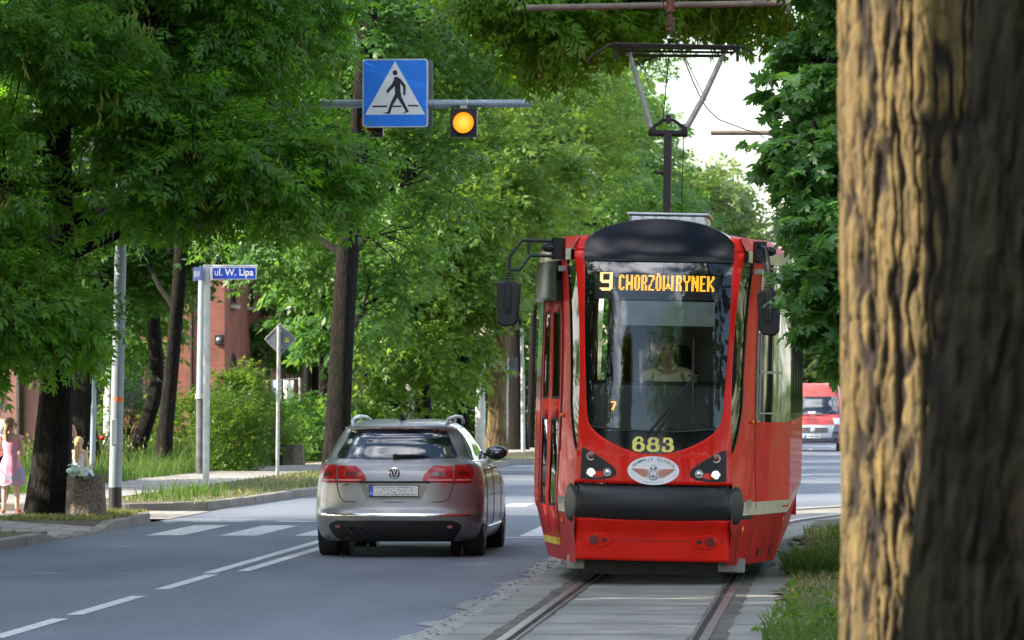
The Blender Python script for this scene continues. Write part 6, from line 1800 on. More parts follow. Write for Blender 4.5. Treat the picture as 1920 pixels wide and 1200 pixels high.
# ------------------------------------------------------------------ mast with flashing amber lights and crossing sign
mb = gpt(216, 957, .105); MY = mb.y
def mp(px, py, dy=0): return pt(px, py, MY + dy)
mast = thing('signal_mast', 'thick blue grey mast with orange band and black foot, its arm over the road', 'signal mast', (mb.x, mb.y, .1))
ml = lambda v: Vector(v) - Vector((mb.x, mb.y, .1))
topz = mp(225, 430).z; armz = mp(745, 196).z
g = G(); tx = mp(226, 460).x - mb.x
zc = mp(224, 471).z - .1
g.tube([(0, 0, .32), (tx, 0, zc)], [.092, .082], 20); g.tube([(tx, 0, zc), (tx * 1.15, 0, armz + .1)], [.074, .064], 16)
g.build('pole', mt['polegrey'], mast)
g = G(); g.tube([(0, 0, -.1), (0, 0, .33)], .094, 20); g.build('pole_foot', mt['black'], mast)
zb = mp(219, 749).z - .1; g = G(); g.tube([(tx * zb / zc, 0, zb - .03), (tx * zb / zc, 0, zb + .03)], .090, 20); g.build('warning_band', mt['orange'], mast)
g = G(); g.box((-.02 + tx * .3, -.082, 1.10), (.09, .03, .36)); g.build('hatch', mt['polegrey'], mast, bevel=.01)
a0 = Vector((tx * 1.15, 0, armz)); a1 = ml(mp(997, 194)); a1.y = 0
a0.z = a1.z + .02
g = G(); g.tube([a0, (a1.x - .9, 0, a1.z), a1], [.062, .055, .052], 16, False)
bx = ml(mp(822, 196)).x; g.tube([(bx - .05, -.02, a1.z - .01), (bx + .28, -.03, a1.z + .002)], [.062, .050], 12)
g.build('arm', mt['polegrey'], mast)
g = G(); g.tube([(a1.x - .008, 0, a1.z), (a1.x + .003, 0, a1.z)], .043, 16); g.build('arm_end', mt['black'], mast)
for px in (876, 1010 - 130):
    g = G(); x = ml(mp(px, 190)).x; g.tube([(x - .012, 0, a1.z), (x + .012, 0, a1.z)], .066, 16); g.build('clamp', mt['galv'], mast); break
sp = mp(743, 176)
sg_ = thing('pedestrian_sign', 'double sided blue square pedestrian crossing sign with walking figure, hung on the overhead arm', 'road sign', (sp.x, sp.y - .16, sp.z))
hw_, hh_ = .457, .477
def rr_poly(w, h, r, n=5):
    out = []
    for cx_, cz_, a0_ in ((w - r, h - r, 0), (-w + r, h - r, 90), (-w + r, -h + r, 180), (w - r, -h + r, 270)):
        for i in range(n + 1): a = R(a0_ + 90 * i / n); out.append((cx_ + r * math.cos(a), cz_ + r * math.sin(a)))
    return out
mt['signblue'] = M('retroreflective_blue', (0.008, 0.20, 0.86), 0.5, var=.03, scale=50)
mt['signwhite'] = M('retroreflective_white', (0.74, 0.76, 0.80), 0.45, var=.02, scale=50)
mt['signblack'] = M('sign_black', (0.012, 0.012, 0.030), 0.6)
mt['signback'] = M('sign_back_grey', (0.13, 0.15, 0.17), 0.5)
mt['signrim'] = M('sign_rim', (0.55, 0.60, 0.68), 0.4)
fl = lambda u, v, h: (u, -h, v)
g = G(); g.prism(rr_poly(hw_, hh_, .04), fl, -.012, .0); g.build('face_rim', mt['signrim'], sg_, smooth=False)
g = G(); g.prism(rr_poly(hw_ - .018, hh_ - .018, .03), fl, .0, .003); g.build('blue_field', mt['signblue'], sg_, smooth=False)
g = G(); g.prism([(-.42, -.300), (.42, -.300), (0, .445)], fl, .003, .006); g.build('white_triangle', mt['signwhite'], sg_, smooth=False)
g = G(); g.prism(rr_poly(hw_ - .01, hh_, .04), lambda u, v, h: (u + .045, -h, v + .01), -.36, -.33); 
for (x, z) in ((.42, 0),): pass
g.build('rear_face', mt['signback'], sg_, smooth=False)
g = G()
for (x0, x1, z0, z1) in ((-.38, .44, .40, .455), (-.38, .44, -.455, -.40), (.40, .445, -.42, .42)):
    g.box(((x0 + x1) / 2, .17, (z0 + z1) / 2), (x1 - x0, .32, z1 - z0))
g.build('sign_box', mt['signback'], sg_, smooth=False)
# walking figure from the sign
K = 1 / 640.0   # zoomed photo units
def sgp(x, y): return ((x - 500) * K * 1.06, -(y - 460) * K * 1.04)
fig = [[(497, 318), (520, 322), (548, 340), (590, 395), (588, 470), (570, 486), (568, 410), (545, 375), (545, 440), (553, 490), (617, 622), (590, 628), (558, 642), (590, 615), (520, 500), (483, 560), (455, 640), (392, 630), (436, 622), (462, 545), (500, 465), (497, 400), (434, 465), (425, 440), (478, 375)]]
g = G()
for f_ in fig: g.prism([sgp(*p) for p in f_], fl, .006, .009)
g.prism([(sgp(500, 286)[0] + .034 * math.cos(2 * math.pi * k / 20), sgp(500, 286)[1] + .036 * math.sin(2 * math.pi * k / 20)) for k in range(20)], fl, .006, .009)
wf_ = g.build('walking_figure', mt['signblack'], sg_, smooth=False)
g = G(); g.prism([sgp(315, 566), sgp(435, 566), sgp(432, 580), sgp(305, 580)], fl, .006, .008); g.prism([sgp(480, 566), sgp(550, 566), sgp(556, 580), sgp(476, 580)], fl, .006, .008); g.prism([sgp(605, 562), sgp(697, 562), sgp(699, 576), sgp(611, 576)], fl, .006, .008); g.build('crossing_line', mt['signblack'], sg_, smooth=False)
def flasher(name, label, px, py, Y, lit):
    p = pt(px, py, Y); t = thing(name, label, 'warning light', tuple(p))
    g = G(); g.prism(rr_poly(.185, .20, .02), fl, -.16, .0); g.build('housing', mt['black'], t, smooth=False)
    g = G(); rot = Matrix.Rotation(R(90), 3, 'X'); g.lathe([(.150, .0), (.158, .06), (.156, .10)], (0, 0, 0), 30, rot=rot)
    g.v = [v for v in g.v]; g.build('visor', mt['rubber'], t, solid=.004)
    g = G(); g.lathe([(.146, .004), (.10, .022), (.05, .032), (0, .035)], (0, 0, 0), 30, rot=rot); g.build('lens', mt['signalon'] if lit else mt['amber'], t)
    g = G(); g.box((0, .07, .215), (.10, .08, .06)); g.build('bracket', mt['galv'], t)
    return t
# amber lens, lit: hot centre, ribbed
m = bpy.data.materials.new('lit_amber_lens'); m.use_nodes = True; nn_ = m.node_tree.nodes; ll = m.node_tree.links; b = nn_['Principled BSDF']
tc = nn_.new('ShaderNodeTexCoord'); gr_ = nn_.new('ShaderNodeTexGradient'); gr_.gradient_type = 'SPHERICAL'
mpn = nn_.new('ShaderNodeMapping'); mpn.inputs['Scale'].default_value = (6.5, 6.5, 6.5); ll.new(tc.outputs['Object'], mpn.inputs['Vector']); ll.new(mpn.outputs['Vector'], gr_.inputs['Vector'])
wv_ = nn_.new('ShaderNodeTexWave'); wv_.bands_direction = 'Z'; wv_.inputs['Scale'].default_value = 22; ll.new(tc.outputs['Object'], wv_.inputs['Vector'])
rp_ = nn_.new('ShaderNodeValToRGB'); rp_.color_ramp.elements[0].color = (1.0, .22, .0, 1); rp_.color_ramp.elements[1].color = (1.0, .50, .05, 1); rp_.color_ramp.elements[1].position = .75
ll.new(gr_.outputs['Fac'], rp_.inputs['Fac']); ll.new(rp_.outputs['Color'], b.inputs['Emission Color'])
ma_ = nn_.new('ShaderNodeMath'); ma_.operation = 'MULTIPLY_ADD'; ma_.inputs[1].default_value = .22; ma_.inputs[2].default_value = .40; ll.new(wv_.outputs['Fac'], ma_.inputs[0])
ll.new(ma_.outputs[0], b.inputs['Emission Strength']); b.inputs['Base Color'].default_value = (.4, .15, .01, 1)
mt['signalon'] = m
flasher('flashing_light', 'lit round amber warning light hanging under the bare end of the arm', 869, 230, MY - .1, True)
flasher('flashing_light', 'dark warning light box showing below the left corner of the blue crossing sign', 693, 230, MY + .25, False)

# ------------------------------------------------------------------ street name post
nb_ = gpt(386, 918, .11); NY = nb_.y; nlz = lambda px, py: pt(px, py, NY) - Vector((nb_.x, nb_.y, .11))
post = thing('street_name_post', 'slim white grey post carrying the blue street name plates', 'street sign', (nb_.x, nb_.y, .11))
g = G(); g.tube([(0, 0, -.1), nlz(388, 530)], .058, 14); g.tube([nlz(388, 530), nlz(388, 496)], .066, 14); g.build('post', mt['whitepole'], post)
mt['nameblue'] = M('enamel_blue', (0.02, 0.06, 0.42), 0.35)
g = G(); a, b = nlz(395, 524), nlz(482, 501); a.y = b.y = -.06
hw_, hh_ = (b.x - a.x) / 2, (b.z - a.z) / 2; c_ = (a + b) / 2
g.box(c_, (hw_ * 2, .025, hh_ * 2)); np_ = g.build('name_plate', mt['white'], post, smooth=False)
g = G(); g.box(c_ + Vector((.015, -.014, 0)), (hw_ * 2 - .06, .006, hh_ * 2 - .02)); g.build('plate_field', mt['nameblue'], np_, smooth=False)
text_mesh('ul. W. Lipa', .165, mt['white'], np_, 'lettering', lambda x, y: (c_.x + .01 + x * .92, -.079, c_.z + .012 + y), bold=.002)
g = G(); g.tube([(0, 0, b.z + .02), (b.x + .01, 0, b.z + .02)], .018, 8); g.build('plate_arm', mt['whitepole'], post)
a, b = nlz(374, 525), nlz(390, 502); c2 = (a + b) / 2; ang = R(-62)
rotp = Matrix.Rotation(ang, 3, 'Z')
g = G(); g.box((-.14, -.02, c2.z), (.42, .02, .23), rotp); n2 = g.build('name_plate', mt['nameblue'], post, smooth=False)
worn_marks(6, .30, .11, mt['white'], n2, 'lettering', lambda x, y: tuple(Vector((-.14, -.02, c2.z)) + rotp @ Vector((x, -.012, y))), 5)
# second pole just behind
s_b = gpt(377, 888, .11); pp = thing('lamp_post', 'darker grey post standing right behind the white street name post', 'post', (s_b.x, s_b.y, .11))
lz = lambda px, py: pt(px, py, s_b.y) - Vector((s_b.x, s_b.y, .11))
g = G(); g.tube([(0, 0, -.1), lz(377, 745)], .105, 14); g.build('pole_foot', M('weathered_dark_steel', (.085, .09, .10), .7, scale=5, var=.3), pp)
g = G(); g.tube([lz(377, 745), lz(380, 530), lz(380, 503)], [.100, .088, .086], 14); g.build('pole', mt['polegrey'], pp)
g = G(); g.tube([lz(377, 748), lz(377, 738)], .12, 14); g.build('collar', mt['galv'], pp)
# diamond sign seen from the back
d_b = gpt(520, 895, .11); ds = thing('priority_sign', 'back of a diamond shaped road sign with an orange sticker on a slim grey post', 'road sign', (d_b.x, d_b.y, .11))
lz = lambda px, py, dy=0: pt(px, py, d_b.y + dy) - Vector((d_b.x, d_b.y, .11))
g = G(); g.tube([(0, 0, -.1), lz(523, 612)], .036, 12); g.build('post', mt['galv'], ds)
c_ = lz(525, 636); c_.y = .05; dd = .30
g = G(); g.prism([(0, -dd), (dd, 0), (0, dd), (-dd, 0)], lambda u, v, h: (c_.x + u, c_.y - h, c_.z + v), -.006, .006); pl_ = g.build('sign_plate', mt['signback'], ds, smooth=False)
g = G()
for a_ in range(4):
    p0 = [(0, -dd), (dd, 0), (0, dd), (-dd, 0)][a_]; p1 = [(dd, 0), (0, dd), (-dd, 0), (0, -dd)][a_]
    g.tube([(c_.x + p0[0], c_.y - .01, c_.z + p0[1]), (c_.x + p1[0], c_.y - .01, c_.z + p1[1])], .008, 5)
g.build('sign_edge', mt['galv'], pl_)
g = G(); g.box((c_.x + .13, c_.y - .010, c_.z - .03), (.08, .004, .05)); g.box((c_.x + .13, c_.y - .010, c_.z + .02), (.07, .004, .018)); g.build('sticker', mt['yellow'], pl_, smooth=False)
g = G()
for z in (.16, -.16): g.box((c_.x - .02, c_.y - .03, c_.z + z), (.12, .03, .03))
g.build('clamp', mt['galv'], ds)
# square sign from the back, further on
e_b = gpt(949, 843, .0); es_ = thing('square_sign', 'grey back of a square road sign beside the brown tree trunk in the distance', 'road sign', (e_b.x, e_b.y, gz(e_b.y) + .05))
lz = lambda px, py: pt(px, py, e_b.y) - Vector(es_.location)
g = G(); g.tube([(0, 0, -.1), lz(951, 670)], .045, 10); g.build('post', mt['galv'], es_)
g = G(); a, b = lz(944, 709), lz(970, 671); g.box(((a.x + b.x) / 2, .06, (a.z + b.z) / 2), (b.x - a.x, .02, b.z - a.z)); sq = g.build('sign_plate', mt['signback'], es_, smooth=False, bevel=.02)
g = G(); p_ = lz(962, 701); g.box((p_.x, .045, p_.z), (.07, .006, .05)); g.build('sticker', mt['orange'], sq, smooth=False)
# plain posts
def plain_post(label, px, py, tops, r, mat_, name='post', z=.1):
    b = gpt(px, py, z); t = thing(name, label, 'post', (b.x, b.y, gz(b.y) + z))
    P = [pt(x, y, b.y) - Vector((b.x, b.y, gz(b.y) + z)) for x, y in tops]
    g = G(); g.tube([(0, 0, -.1)] + P[:1], r, 14); g.build('lower_tube', mt[mat_], t)
    if len(P) > 1: g = G(); g.tube(P, r * .82, 14); g.build('upper_tube', mt[mat_], t)
    return t
plain_post('slim blue grey post between the planter and the thick mast', 172, 900, [(176, 760), (178, 640)], .052, 'polegrey')
plain_post('white concrete post right of the car roof in front of the sunlit trunk', 900, 846, [(901, 752), (903, 680)], .14, 'whitepole')
plain_post('pale post rising behind the car roof left of the dark trunk', 771, 852, [(770, 745), (768, 690)], .15, 'whitepole')
plain_post('thin pale pole high among the leaves left of the tram mirror', 981, 836, [(980, 700), (978, 615)], .06, 'whitepole')
plain_post('white pole beside the thick mast in the shade', 204, 852, [(206, 740), (207, 690)], .16, 'whitepole')

# planters
def planter(label, px, py, Y, w, h, prop):
    b = pt(px, py, Y); z0 = gz(Y) + .10; t = thing('concrete_planter', label, 'planter', (b.x, Y, z0), R(8), 'octagonal pebble concrete planters')
    g = G(); n = 8
    def ring(r, z, a0=.2): return [(r * math.cos(a0 + 2 * math.pi * k / n), r * math.sin(a0 + 2 * math.pi * k / n), z) for k in range(n)]
    rings = [ring(w, -.05), ring(w, .02), ring(w * .89, h - .03), ring(w * .88, h), ring(w * .78, h), ring(w * .74, h - .10)]
    vs = [v for r_ in rings for v in r_]; fs = []
    for i in range(len(rings) - 1):
        for k in range(n): a = i * n + k; b_ = i * n + (k + 1) % n; fs.append((a, b_, b_ + n, a + n))
    g.add(vs, fs); g.build('tub', mt['aggregate'], t, smooth=False, bevel=.02)
    g = G(); r_ = ring(w * .76, h - .07); g.add(r_, [tuple(range(n))]); g.build('soil', mt['dirt'], t, smooth=False)
    return t
pb_ = gpt(158, 971, .10)
planter('pebble concrete planter beside the nearest dark trunk with plastic bags on it', 161, 930, pb_.y + .3, .285, .57, 1)
pf_ = gpt(545, 868, .10)
planter('far pebble concrete planter in the grass right of the diamond sign post', 545, 850, pf_.y, .35, .48, 1)
# bags
def bag(label, px, py, Y, r, mat_, seed, extra=None):
    p = pt(px, py, Y); t = thing('plastic_bag', label, 'bag', tuple(p))
    g = G(); rr = random.Random(seed)
    g.ball((0, 0, 0), r, 22, 14)
    g.v = [(x * (1 + .22 * math.sin(7 * x / r[0] + 5 * z / r[2] + seed)), y * (1 + .2 * math.sin(6 * z / r[2] + seed)), z * (1 + .18 * math.sin(8 * x / r[0] + seed * 2)) + rr.uniform(-.006, .006)) for x, y, z in g.v]
    g.build('bag_body', mat_, t, angle=80)
    g = G()
    for s in (-1, 1): g.tube([(s * .02, 0, r[2] * .85), (s * .05, -.01, r[2] * 1.25), (s * .09, 0, r[2] * 1.05)], [.02, .012, .01], 6)
    g.build('bag_handle', mat_, t)
    if extra: 
        g = G(); g.ball((r[0] * .45, -r[1] * .62, -r[2] * .25), (r[0] * .35, r[1] * .35, r[2] * .35), 10, 8); g.build('bag_print', extra, t)
mbag = M('white_polythene', (0.62, 0.70, 0.68), .4, var=.12, scale=12, bump=.5, bscale=15); mbag2 = M('mint_polythene', (0.50, 0.64, 0.56), .4, var=.12, scale=12, bump=.5, bscale=15)
bag('pale mint plastic bag lying on the planter, left of the white one', 140, 884, pb_.y, (.10, .09, .075), mbag2, 1)
bag('white plastic bag with a blue print on the right side of the planter', 162, 887, pb_.y - .02, (.10, .09, .07), mbag, 4, mt['plateblue'])

# ------------------------------------------------------------------ people by the footway
def sk(J, ks, add): return {k: (J[k][0], tuple(v + add for v in J[k][1]) if hasattr(J[k][1], '__len__') else J[k][1] + add) for k in ks}
# girl in the pink dress, seen from behind, head turned right
gp = gpt(20, 963, .11); hgt = (960 - 783) / (FPX / gp.y)
g1 = thing('person', 'girl in a pink dress and pink headband standing with her back to the road', 'person', (gp.x, gp.y, .11), R(180))
J = human(hgt, {'wrL': (-.10, -.20, 1.10), 'haL': (-.04, -.23, 1.11), 'elL': (-.22, -.02, 1.06), 'wrR': (.10, -.20, 1.10), 'haR': (.04, -.23, 1.11), 'elR': (.22, -.02, 1.06),
                'anL': (-.12, .02, .09), 'toL': (-.17, -.11, .035), 'knL': (-.11, -.01, .49), 'caL': (-.115, .01, .34), 'anR': (.12, .02, .09), 'toR': (.17, -.11, .035), 'knR': (.11, -.01, .49), 'caR': (.115, .01, .34)}, 1.05)
for k_ in ('jaw', 'head', 'crown'): J[k_] = (J[k_][0], tuple(v * 1.15 for v in J[k_][1]))
e_ = G(); s_ = hgt / 1.7; fingers(e_, J, 'L', s_); fingers(e_, J, 'R', s_); face_bits(e_, J, s_ * 1.15, Vector((-.75, -.66, 0)))
skin_mesh(J, HE, 'body', mt['skin2'], g1, extra=e_, root='pelvis')
def dress(parent, J, s, mat_, hem, wide, waistr=.125, name='dress', trimmat=None, band=None):
    g = G(); pw = Vector(J['waist'][0]).z; n = 36; vs = []; fs = []
    prof = [(J['upper'][0][2] + .055 * s, .055 * s, .050 * s), (J['upper'][0][2] + .02 * s, .150 * s, .085 * s), (J['chest'][0][2], .165 * s, .120 * s), (pw + .03 * s, waistr * s, .105 * s), (pw - .03 * s, waistr * s * 1.06, .11 * s), (pw - .12 * s, waistr * s * 1.35, .155 * s), (hem + .12 * s, wide * .92 * s, .22 * s), (hem, wide * s, .24 * s)]
    for i, (z, rx, ry) in enumerate(prof):
        f = max(0, i - 4) / 3
        for k in range(n):
            a = 2 * math.pi * k / n; q = 1 + .05 * f * math.sin(a * 11)
            vs.append((rx * q * math.cos(a), ry * q * math.sin(a), z + .008 * f * math.sin(a * 11)))
    for i in range(len(prof) - 1):
        for k in range(n): a = i * n + k; b_ = i * n + (k + 1) % n; fs.append((a, b_, b_ + n, a + n))
    g.add(vs, fs); o = g.build(name, mat_, parent, angle=70)
    if trimmat:
        g = G(); vs = []; fs = []
        for i, (z, q0) in enumerate(((hem - .045 * s, 1.0), (hem + .01 * s, .97))):
            for k in range(n): a = 2 * math.pi * k / n; vs.append((wide * s * q0 * math.cos(a), .24 * s * q0 * math.sin(a), z + .008 * math.sin(a * 9)))
        for k in range(n): b_ = (k + 1) % n; fs.append((k, b_, b_ + n, k + n))
        g.add(vs, fs); g.build('petticoat', trimmat, o, angle=70)
        g = G(); vs = []; fs = []
        for k in range(n + 1):
            a = 2 * math.pi * k / n; q = (1 + .05 * math.sin(a * 11)) * 1.02; z0 = hem + .04 * s; z1 = hem + (.20 + .08 * math.sin(a * 3)) * s
            w0 = wide * s * .985; w1 = wide * s * (.985 - .35 * (z1 - hem) / s * .6)
            vs += [(w0 * q * math.cos(a), .236 * s * q * math.sin(a), z0), (w1 * q * math.cos(a), .236 * s * w1 / w0 * q * math.sin(a), z1)]
        for k in range(n): fs.append((2 * k, 2 * k + 2, 2 * k + 3, 2 * k + 1))
        g.add(vs, fs); g.build('hem_print', band, o, angle=70)
    return o
mt['pink'] = M('pink_cotton', (0.78, 0.34, 0.50), .8, var=.08, scale=10)
mt['bluegrey'] = M('blue_grey_print', (0.36, 0.40, 0.58), .8, col2=(0.55, .38, .52), scale=14)
dress(g1, J, s_, mt['pink'], .56 * s_ * 1.0, .27, trimmat=mt['bluegrey'], band=mt['bluegrey'])
g = G()
for q in (-1, 1):
    p = Vector(J['shL' if q < 0 else 'shR'][0]); g.ball(p + Vector((0, 0, .005)), (.068 * s_, .066 * s_, .052 * s_), 12, 8)
g.build('cap_sleeves', mt['pink'], g1)
mt['blondhair'] = M('dark_blond_hair', (0.30, 0.20, 0.11), .6, col2=(.20, .13, .07), scale=10, stretch=(6, 6, .6))
hd = Vector(J['head'][0])
g = G(); g.ball(hd + Vector((.02, .02, .03)) * s_, (.108 * s_, .118 * s_, .105 * s_), 18, 12); g.tube([hd + Vector((.05, .08, -.02)) * s_, hd + Vector((.07, .12, -.12)) * s_, hd + Vector((.06, .11, -.30)) * s_], [.05 * s_, .045 * s_, .015 * s_], 10); g.build('hair', mt['blondhair'], g1)
g = G(); g.tube([hd + Vector((.07 - .14 * t, -.03 - .05 * t, -.02 + .14 * math.sin(math.pi * t))) * s_ * 1.0 + Vector((0, 0, .0)) for t in [i / 8 for i in range(9)]], .016 * s_, 6); g.build('headband', M('hot_pink', (.75, .08, .25), .5), g1)
g = G(); fwv = Vector((-.75, -.66, 0)).normalized(); lat = Vector((0, 0, 1)).cross(fwv)
for q in (-1, 1): g.tube([hd + (fwv * .105 + lat * q * .036 + Vector((math.cos(a) * lat.x, math.cos(a) * lat.y, math.sin(a))) * .022) * s_ for a in [2 * math.pi * i / 10 for i in range(11)]], .004 * s_, 5)
g.tube([hd + (fwv * .10 + lat * .055) * s_, hd + (fwv * .0 + lat * .098) * s_], .004 * s_, 5); g.tube([hd + (fwv * .10 - lat * .055) * s_, hd + (fwv * .0 - lat * .098) * s_], .004 * s_, 5)
g.build('glasses', mt['black'], g1)
for q in ('L', 'R'):
    a, t_ = Vector(J['an' + q][0]), Vector(J['to' + q][0])
    g = G(); m_ = (a + t_) / 2; g.tube([Vector((a.x, a.y + .035, .015)), Vector((m_.x, m_.y, .012)), Vector((t_.x, t_.y, .012))], [.034 * s_, .032 * s_, .036 * s_], 10); g.tube([Vector((m_.x - .035, m_.y, .03)), Vector((m_.x, m_.y, .065)), Vector((m_.x + .035, m_.y, .03))], .010, 6); g.build('sandal', M('sandal_' + q, (.50, .16, .15), .5), g1)
# adult at the very left edge
ap = gpt(-20, 958, .11)
g2_ = thing('person', 'adult in dark trousers cut off by the left edge behind the girl in pink', 'person', (ap.x, ap.y + .7, .11), R(160))
J = human(1.50); e_ = G(); fingers(e_, J, 'L', .9); fingers(e_, J, 'R', .9); face_bits(e_, J, .9)
skin_mesh(J, HE, 'body', mt['skin2'], g2_, extra=e_, root='pelvis')
skin_mesh(sk(J, ['pelvis', 'hiL', 'knL', 'anL', 'hiR', 'knR', 'anR'], .03), [('pelvis', 'hiL'), ('hiL', 'knL'), ('knL', 'anL'), ('pelvis', 'hiR'), ('hiR', 'knR'), ('knR', 'anR')], 'trousers', mt['black'], g2_, root='pelvis')
skin_mesh(sk(J, ['pelvis', 'waist', 'chest', 'upper', 'shL', 'elL', 'shR', 'elR'], .02), [('pelvis', 'waist'), ('waist', 'chest'), ('chest', 'upper'), ('upper', 'shL'), ('shL', 'elL'), ('upper', 'shR'), ('shR', 'elR')], 'shirt', mt['white'], g2_, root='pelvis')
g = G(); hd = Vector(J['head'][0]); g.ball(hd + Vector((0, .012, .035)), (.085, .10, .075), 14, 10); g.build('hair', M('grey_hair', (.30, .28, .26), .7), g2_)
# person hidden by the trunk, forearm with rose showing
hp = gpt(98, 955, .11)
g3 = thing('person', 'person almost hidden behind the dark leftmost trunk, one forearm showing', 'person', (hp.x, hp.y + .9, .11), R(200))
J = human(1.42, {'wrR': (.30, -.14, 1.03), 'haR': (.335, -.19, 1.03), 'elR': (.22, .04, 1.08)}); e_ = G(); fingers(e_, J, 'L', .85); fingers(e_, J, 'R', .85); face_bits(e_, J, .85)
skin_mesh(J, HE, 'body', mt['skin'], g3, extra=e_, root='pelvis')
dress(g3, J, 1.42 / 1.7, mt['white'], .45, .22)
g = G(); g.ball(Vector(J['crown'][0]) + Vector((0, .02, -.02)), (.08, .09, .08), 12, 8); g.build('hair', mt['blondhair'], g3)
rp = pt(72, 803, hp.y + .6); rs_ = thing('rose', 'single long stemmed red rose held up left of the nearest trunk', 'flower', tuple(rp))
g = G()
for i in range(3): g.ball((0, 0, 0), (.035 - .007 * i, .035 - .007 * i, .03 + .008 * i), 8, 6, (.3 * i, .2 * i, 0))
g.build('bloom', mt['rose'], rs_); g = G(); g.tube([(0, 0, -.01), (.01, 0, -.16), (-.02, 0, -.32)], .006, 5); g.build('stem', mt['bush'], rs_)
# girl with ponytail behind the planter, from behind
pp_ = gpt(148, 958, .11)
g4 = thing('person', 'girl with long blond ponytail and white lace top beyond the planter', 'person', (pt(148, 860, pp_.y + 1.0).x, pp_.y + 1.0, .11), R(180))
hh4 = (pt(148, 823, pp_.y + 1.0).z - .11)
J = human(hh4, None, .95); s_ = hh4 / 1.7
for k_ in ('jaw', 'head', 'crown'): J[k_] = (J[k_][0], tuple(v * 1.2 for v in J[k_][1]))
e_ = G(); fingers(e_, J, 'L', s_); fingers(e_, J, 'R', s_); face_bits(e_, J, s_)
skin_mesh(J, HE, 'body', mt['skin2'], g4, extra=e_, root='pelvis')
mt['lace'] = M('white_lace', (0.74, 0.68, 0.74), .8, col2=(.50, .46, .55), scale=45, detail=2)
dress(g4, J, s_, mt['lace'], .50 * s_, .22)
hd = Vector(J['head'][0]); mh_ = M('golden_blond_hair', (0.52, 0.36, 0.17), .5, col2=(.34, .22, .10), scale=10, stretch=(8, 8, .5))
g = G(); g.ball(hd + Vector((0, .015, .02)) * s_, (.112 * s_, .118 * s_, .125 * s_), 18, 12); g.tube([hd + Vector((0, .10, .07)) * s_, hd + Vector((0, .17, .0)) * s_, hd + Vector((.015, .15, -.22)) * s_, hd + Vector((.05, .13, -.42)) * s_, hd + Vector((.07, .12, -.50)) * s_], [.05 * s_, .075 * s_, .075 * s_, .05 * s_, .012 * s_], 12); g.build('hair', mh_, g4)
# far walker
fpp = gpt(951, 838, .0); fy_ = fpp.y + 6
g5 = thing('person', 'distant walker in pale top and beige trousers between brown and dark trunks', 'person', (pt(950, 800, fy_).x, fy_, gz(fy_) + .05), R(180))
J = human(1.72, {'anL': (-.1, -.12, .09), 'toL': (-.1, -.24, .04), 'anR': (.1, .14, .11), 'toR': (.1, .02, .04), 'knR': (.1, .02, .49), 'knL': (-.1, -.1, .49)}); e_ = G(); fingers(e_, J, 'L'); fingers(e_, J, 'R'); face_bits(e_, J)
skin_mesh(J, HE, 'body', mt['skin'], g5, extra=e_, root='pelvis', sub=1)
skin_mesh(sk(J, ['pelvis', 'waist', 'chest', 'upper', 'shL', 'elL', 'shR', 'elR'], .03), [('pelvis', 'waist'), ('waist', 'chest'), ('chest', 'upper'), ('upper', 'shL'), ('shL', 'elL'), ('upper', 'shR'), ('shR', 'elR')], 'shirt', M('pale_pink_shirt', (.70, .58, .56), .8), g5, root='pelvis', sub=1)
skin_mesh(sk(J, ['pelvis', 'hiL', 'knL', 'anL', 'hiR', 'knR', 'anR'], .025), [('pelvis', 'hiL'), ('hiL', 'knL'), ('knL', 'anL'), ('pelvis', 'hiR'), ('hiR', 'knR'), ('knR', 'anR')], 'trousers', M('beige_trousers', (.40, .33, .26), .8), g5, root='pelvis', sub=1)
g = G(); g.ball(Vector(J['crown'][0]) + Vector((0, .02, 0)), (.08, .09, .075), 12, 8); g.build('hair', M('dark_hair', (.05, .035, .025), .7), g5)

# ------------------------------------------------------------------ brick house and wall
HX, HY = pt(421, 700, 150).x, 150.0; gz0 = gz(150)
house = thing('brick_house', 'red brick house with arched ground floor windows behind the hedge', 'house', (HX, HY, gz0))
W_, D_, Hh = 16.0, 44.0, 8.6
g = G(); g.box((-W_ / 2, D_ / 2, Hh / 2 - .3), (W_, D_, Hh + .6)); hw_o = g.build('wall', mt['brick'], house, smooth=False)
g = G()
g.box((-W_ / 2, D_ / 2, Hh + .12), (W_ + .5, D_ + .5, .24)); g.build('cornice', mt['stone'], house, smooth=False)
g = G(); g.prism([(-W_ - .3, Hh + .24), (.3, Hh + .24), (-W_ / 2, Hh + 3.6)], lambda u, v, h: (u, h, v), -.3, D_ + .3); g.build('roof', mt['slate'], house, smooth=False)
def arch_win(y, z0, z1, w, arch=True):
    pts = [(-w / 2, z0), (w / 2, z0)] + ([(w / 2 * math.cos(a), z1 - w / 2 + w / 2 * math.sin(a)) for a in [math.pi * i / 8 for i in range(9)]] if arch else [(w / 2, z1), (-w / 2, z1)])
    g = G(); g.prism(pts, lambda u, v, h: (h, y + u, v), .0, .05); wo = g.build('window', mt['winframe'], house, smooth=False)
    pts2 = [(u * .84, z0 + .08 + (v - z0) * .93) for u, v in pts]
    g = G(); g.prism(pts2, lambda u, v, h: (h, y + u, v), .05, .056); g.build('pane', mt['darkwin'], wo, smooth=False)
    g = G(); g.box((.09, y, z0 - .06), (.16, w + .2, .12)); g.build('sill', mt['stone'], wo, smooth=False)
for k in range(9):
    y = 2.0 + k * 4.6
    arch_win(y, .9 + .5, 3.3, 1.1); arch_win(y, 4.9, 7.2, 1.1, False)
for x in (-3.2, -7.5):
    for z0 in (1.3, 4.8):
        g = G(); g.box((x, -.02, z0 + 1.0), (1.1, .06, 2.0)); wo = g.build('window', mt['winframe'], house, smooth=False); g = G(); g.box((x, -.053, z0 + 1.0), (.9, .01, 1.8)); g.build('pane', mt['darkwin'], wo, smooth=False)
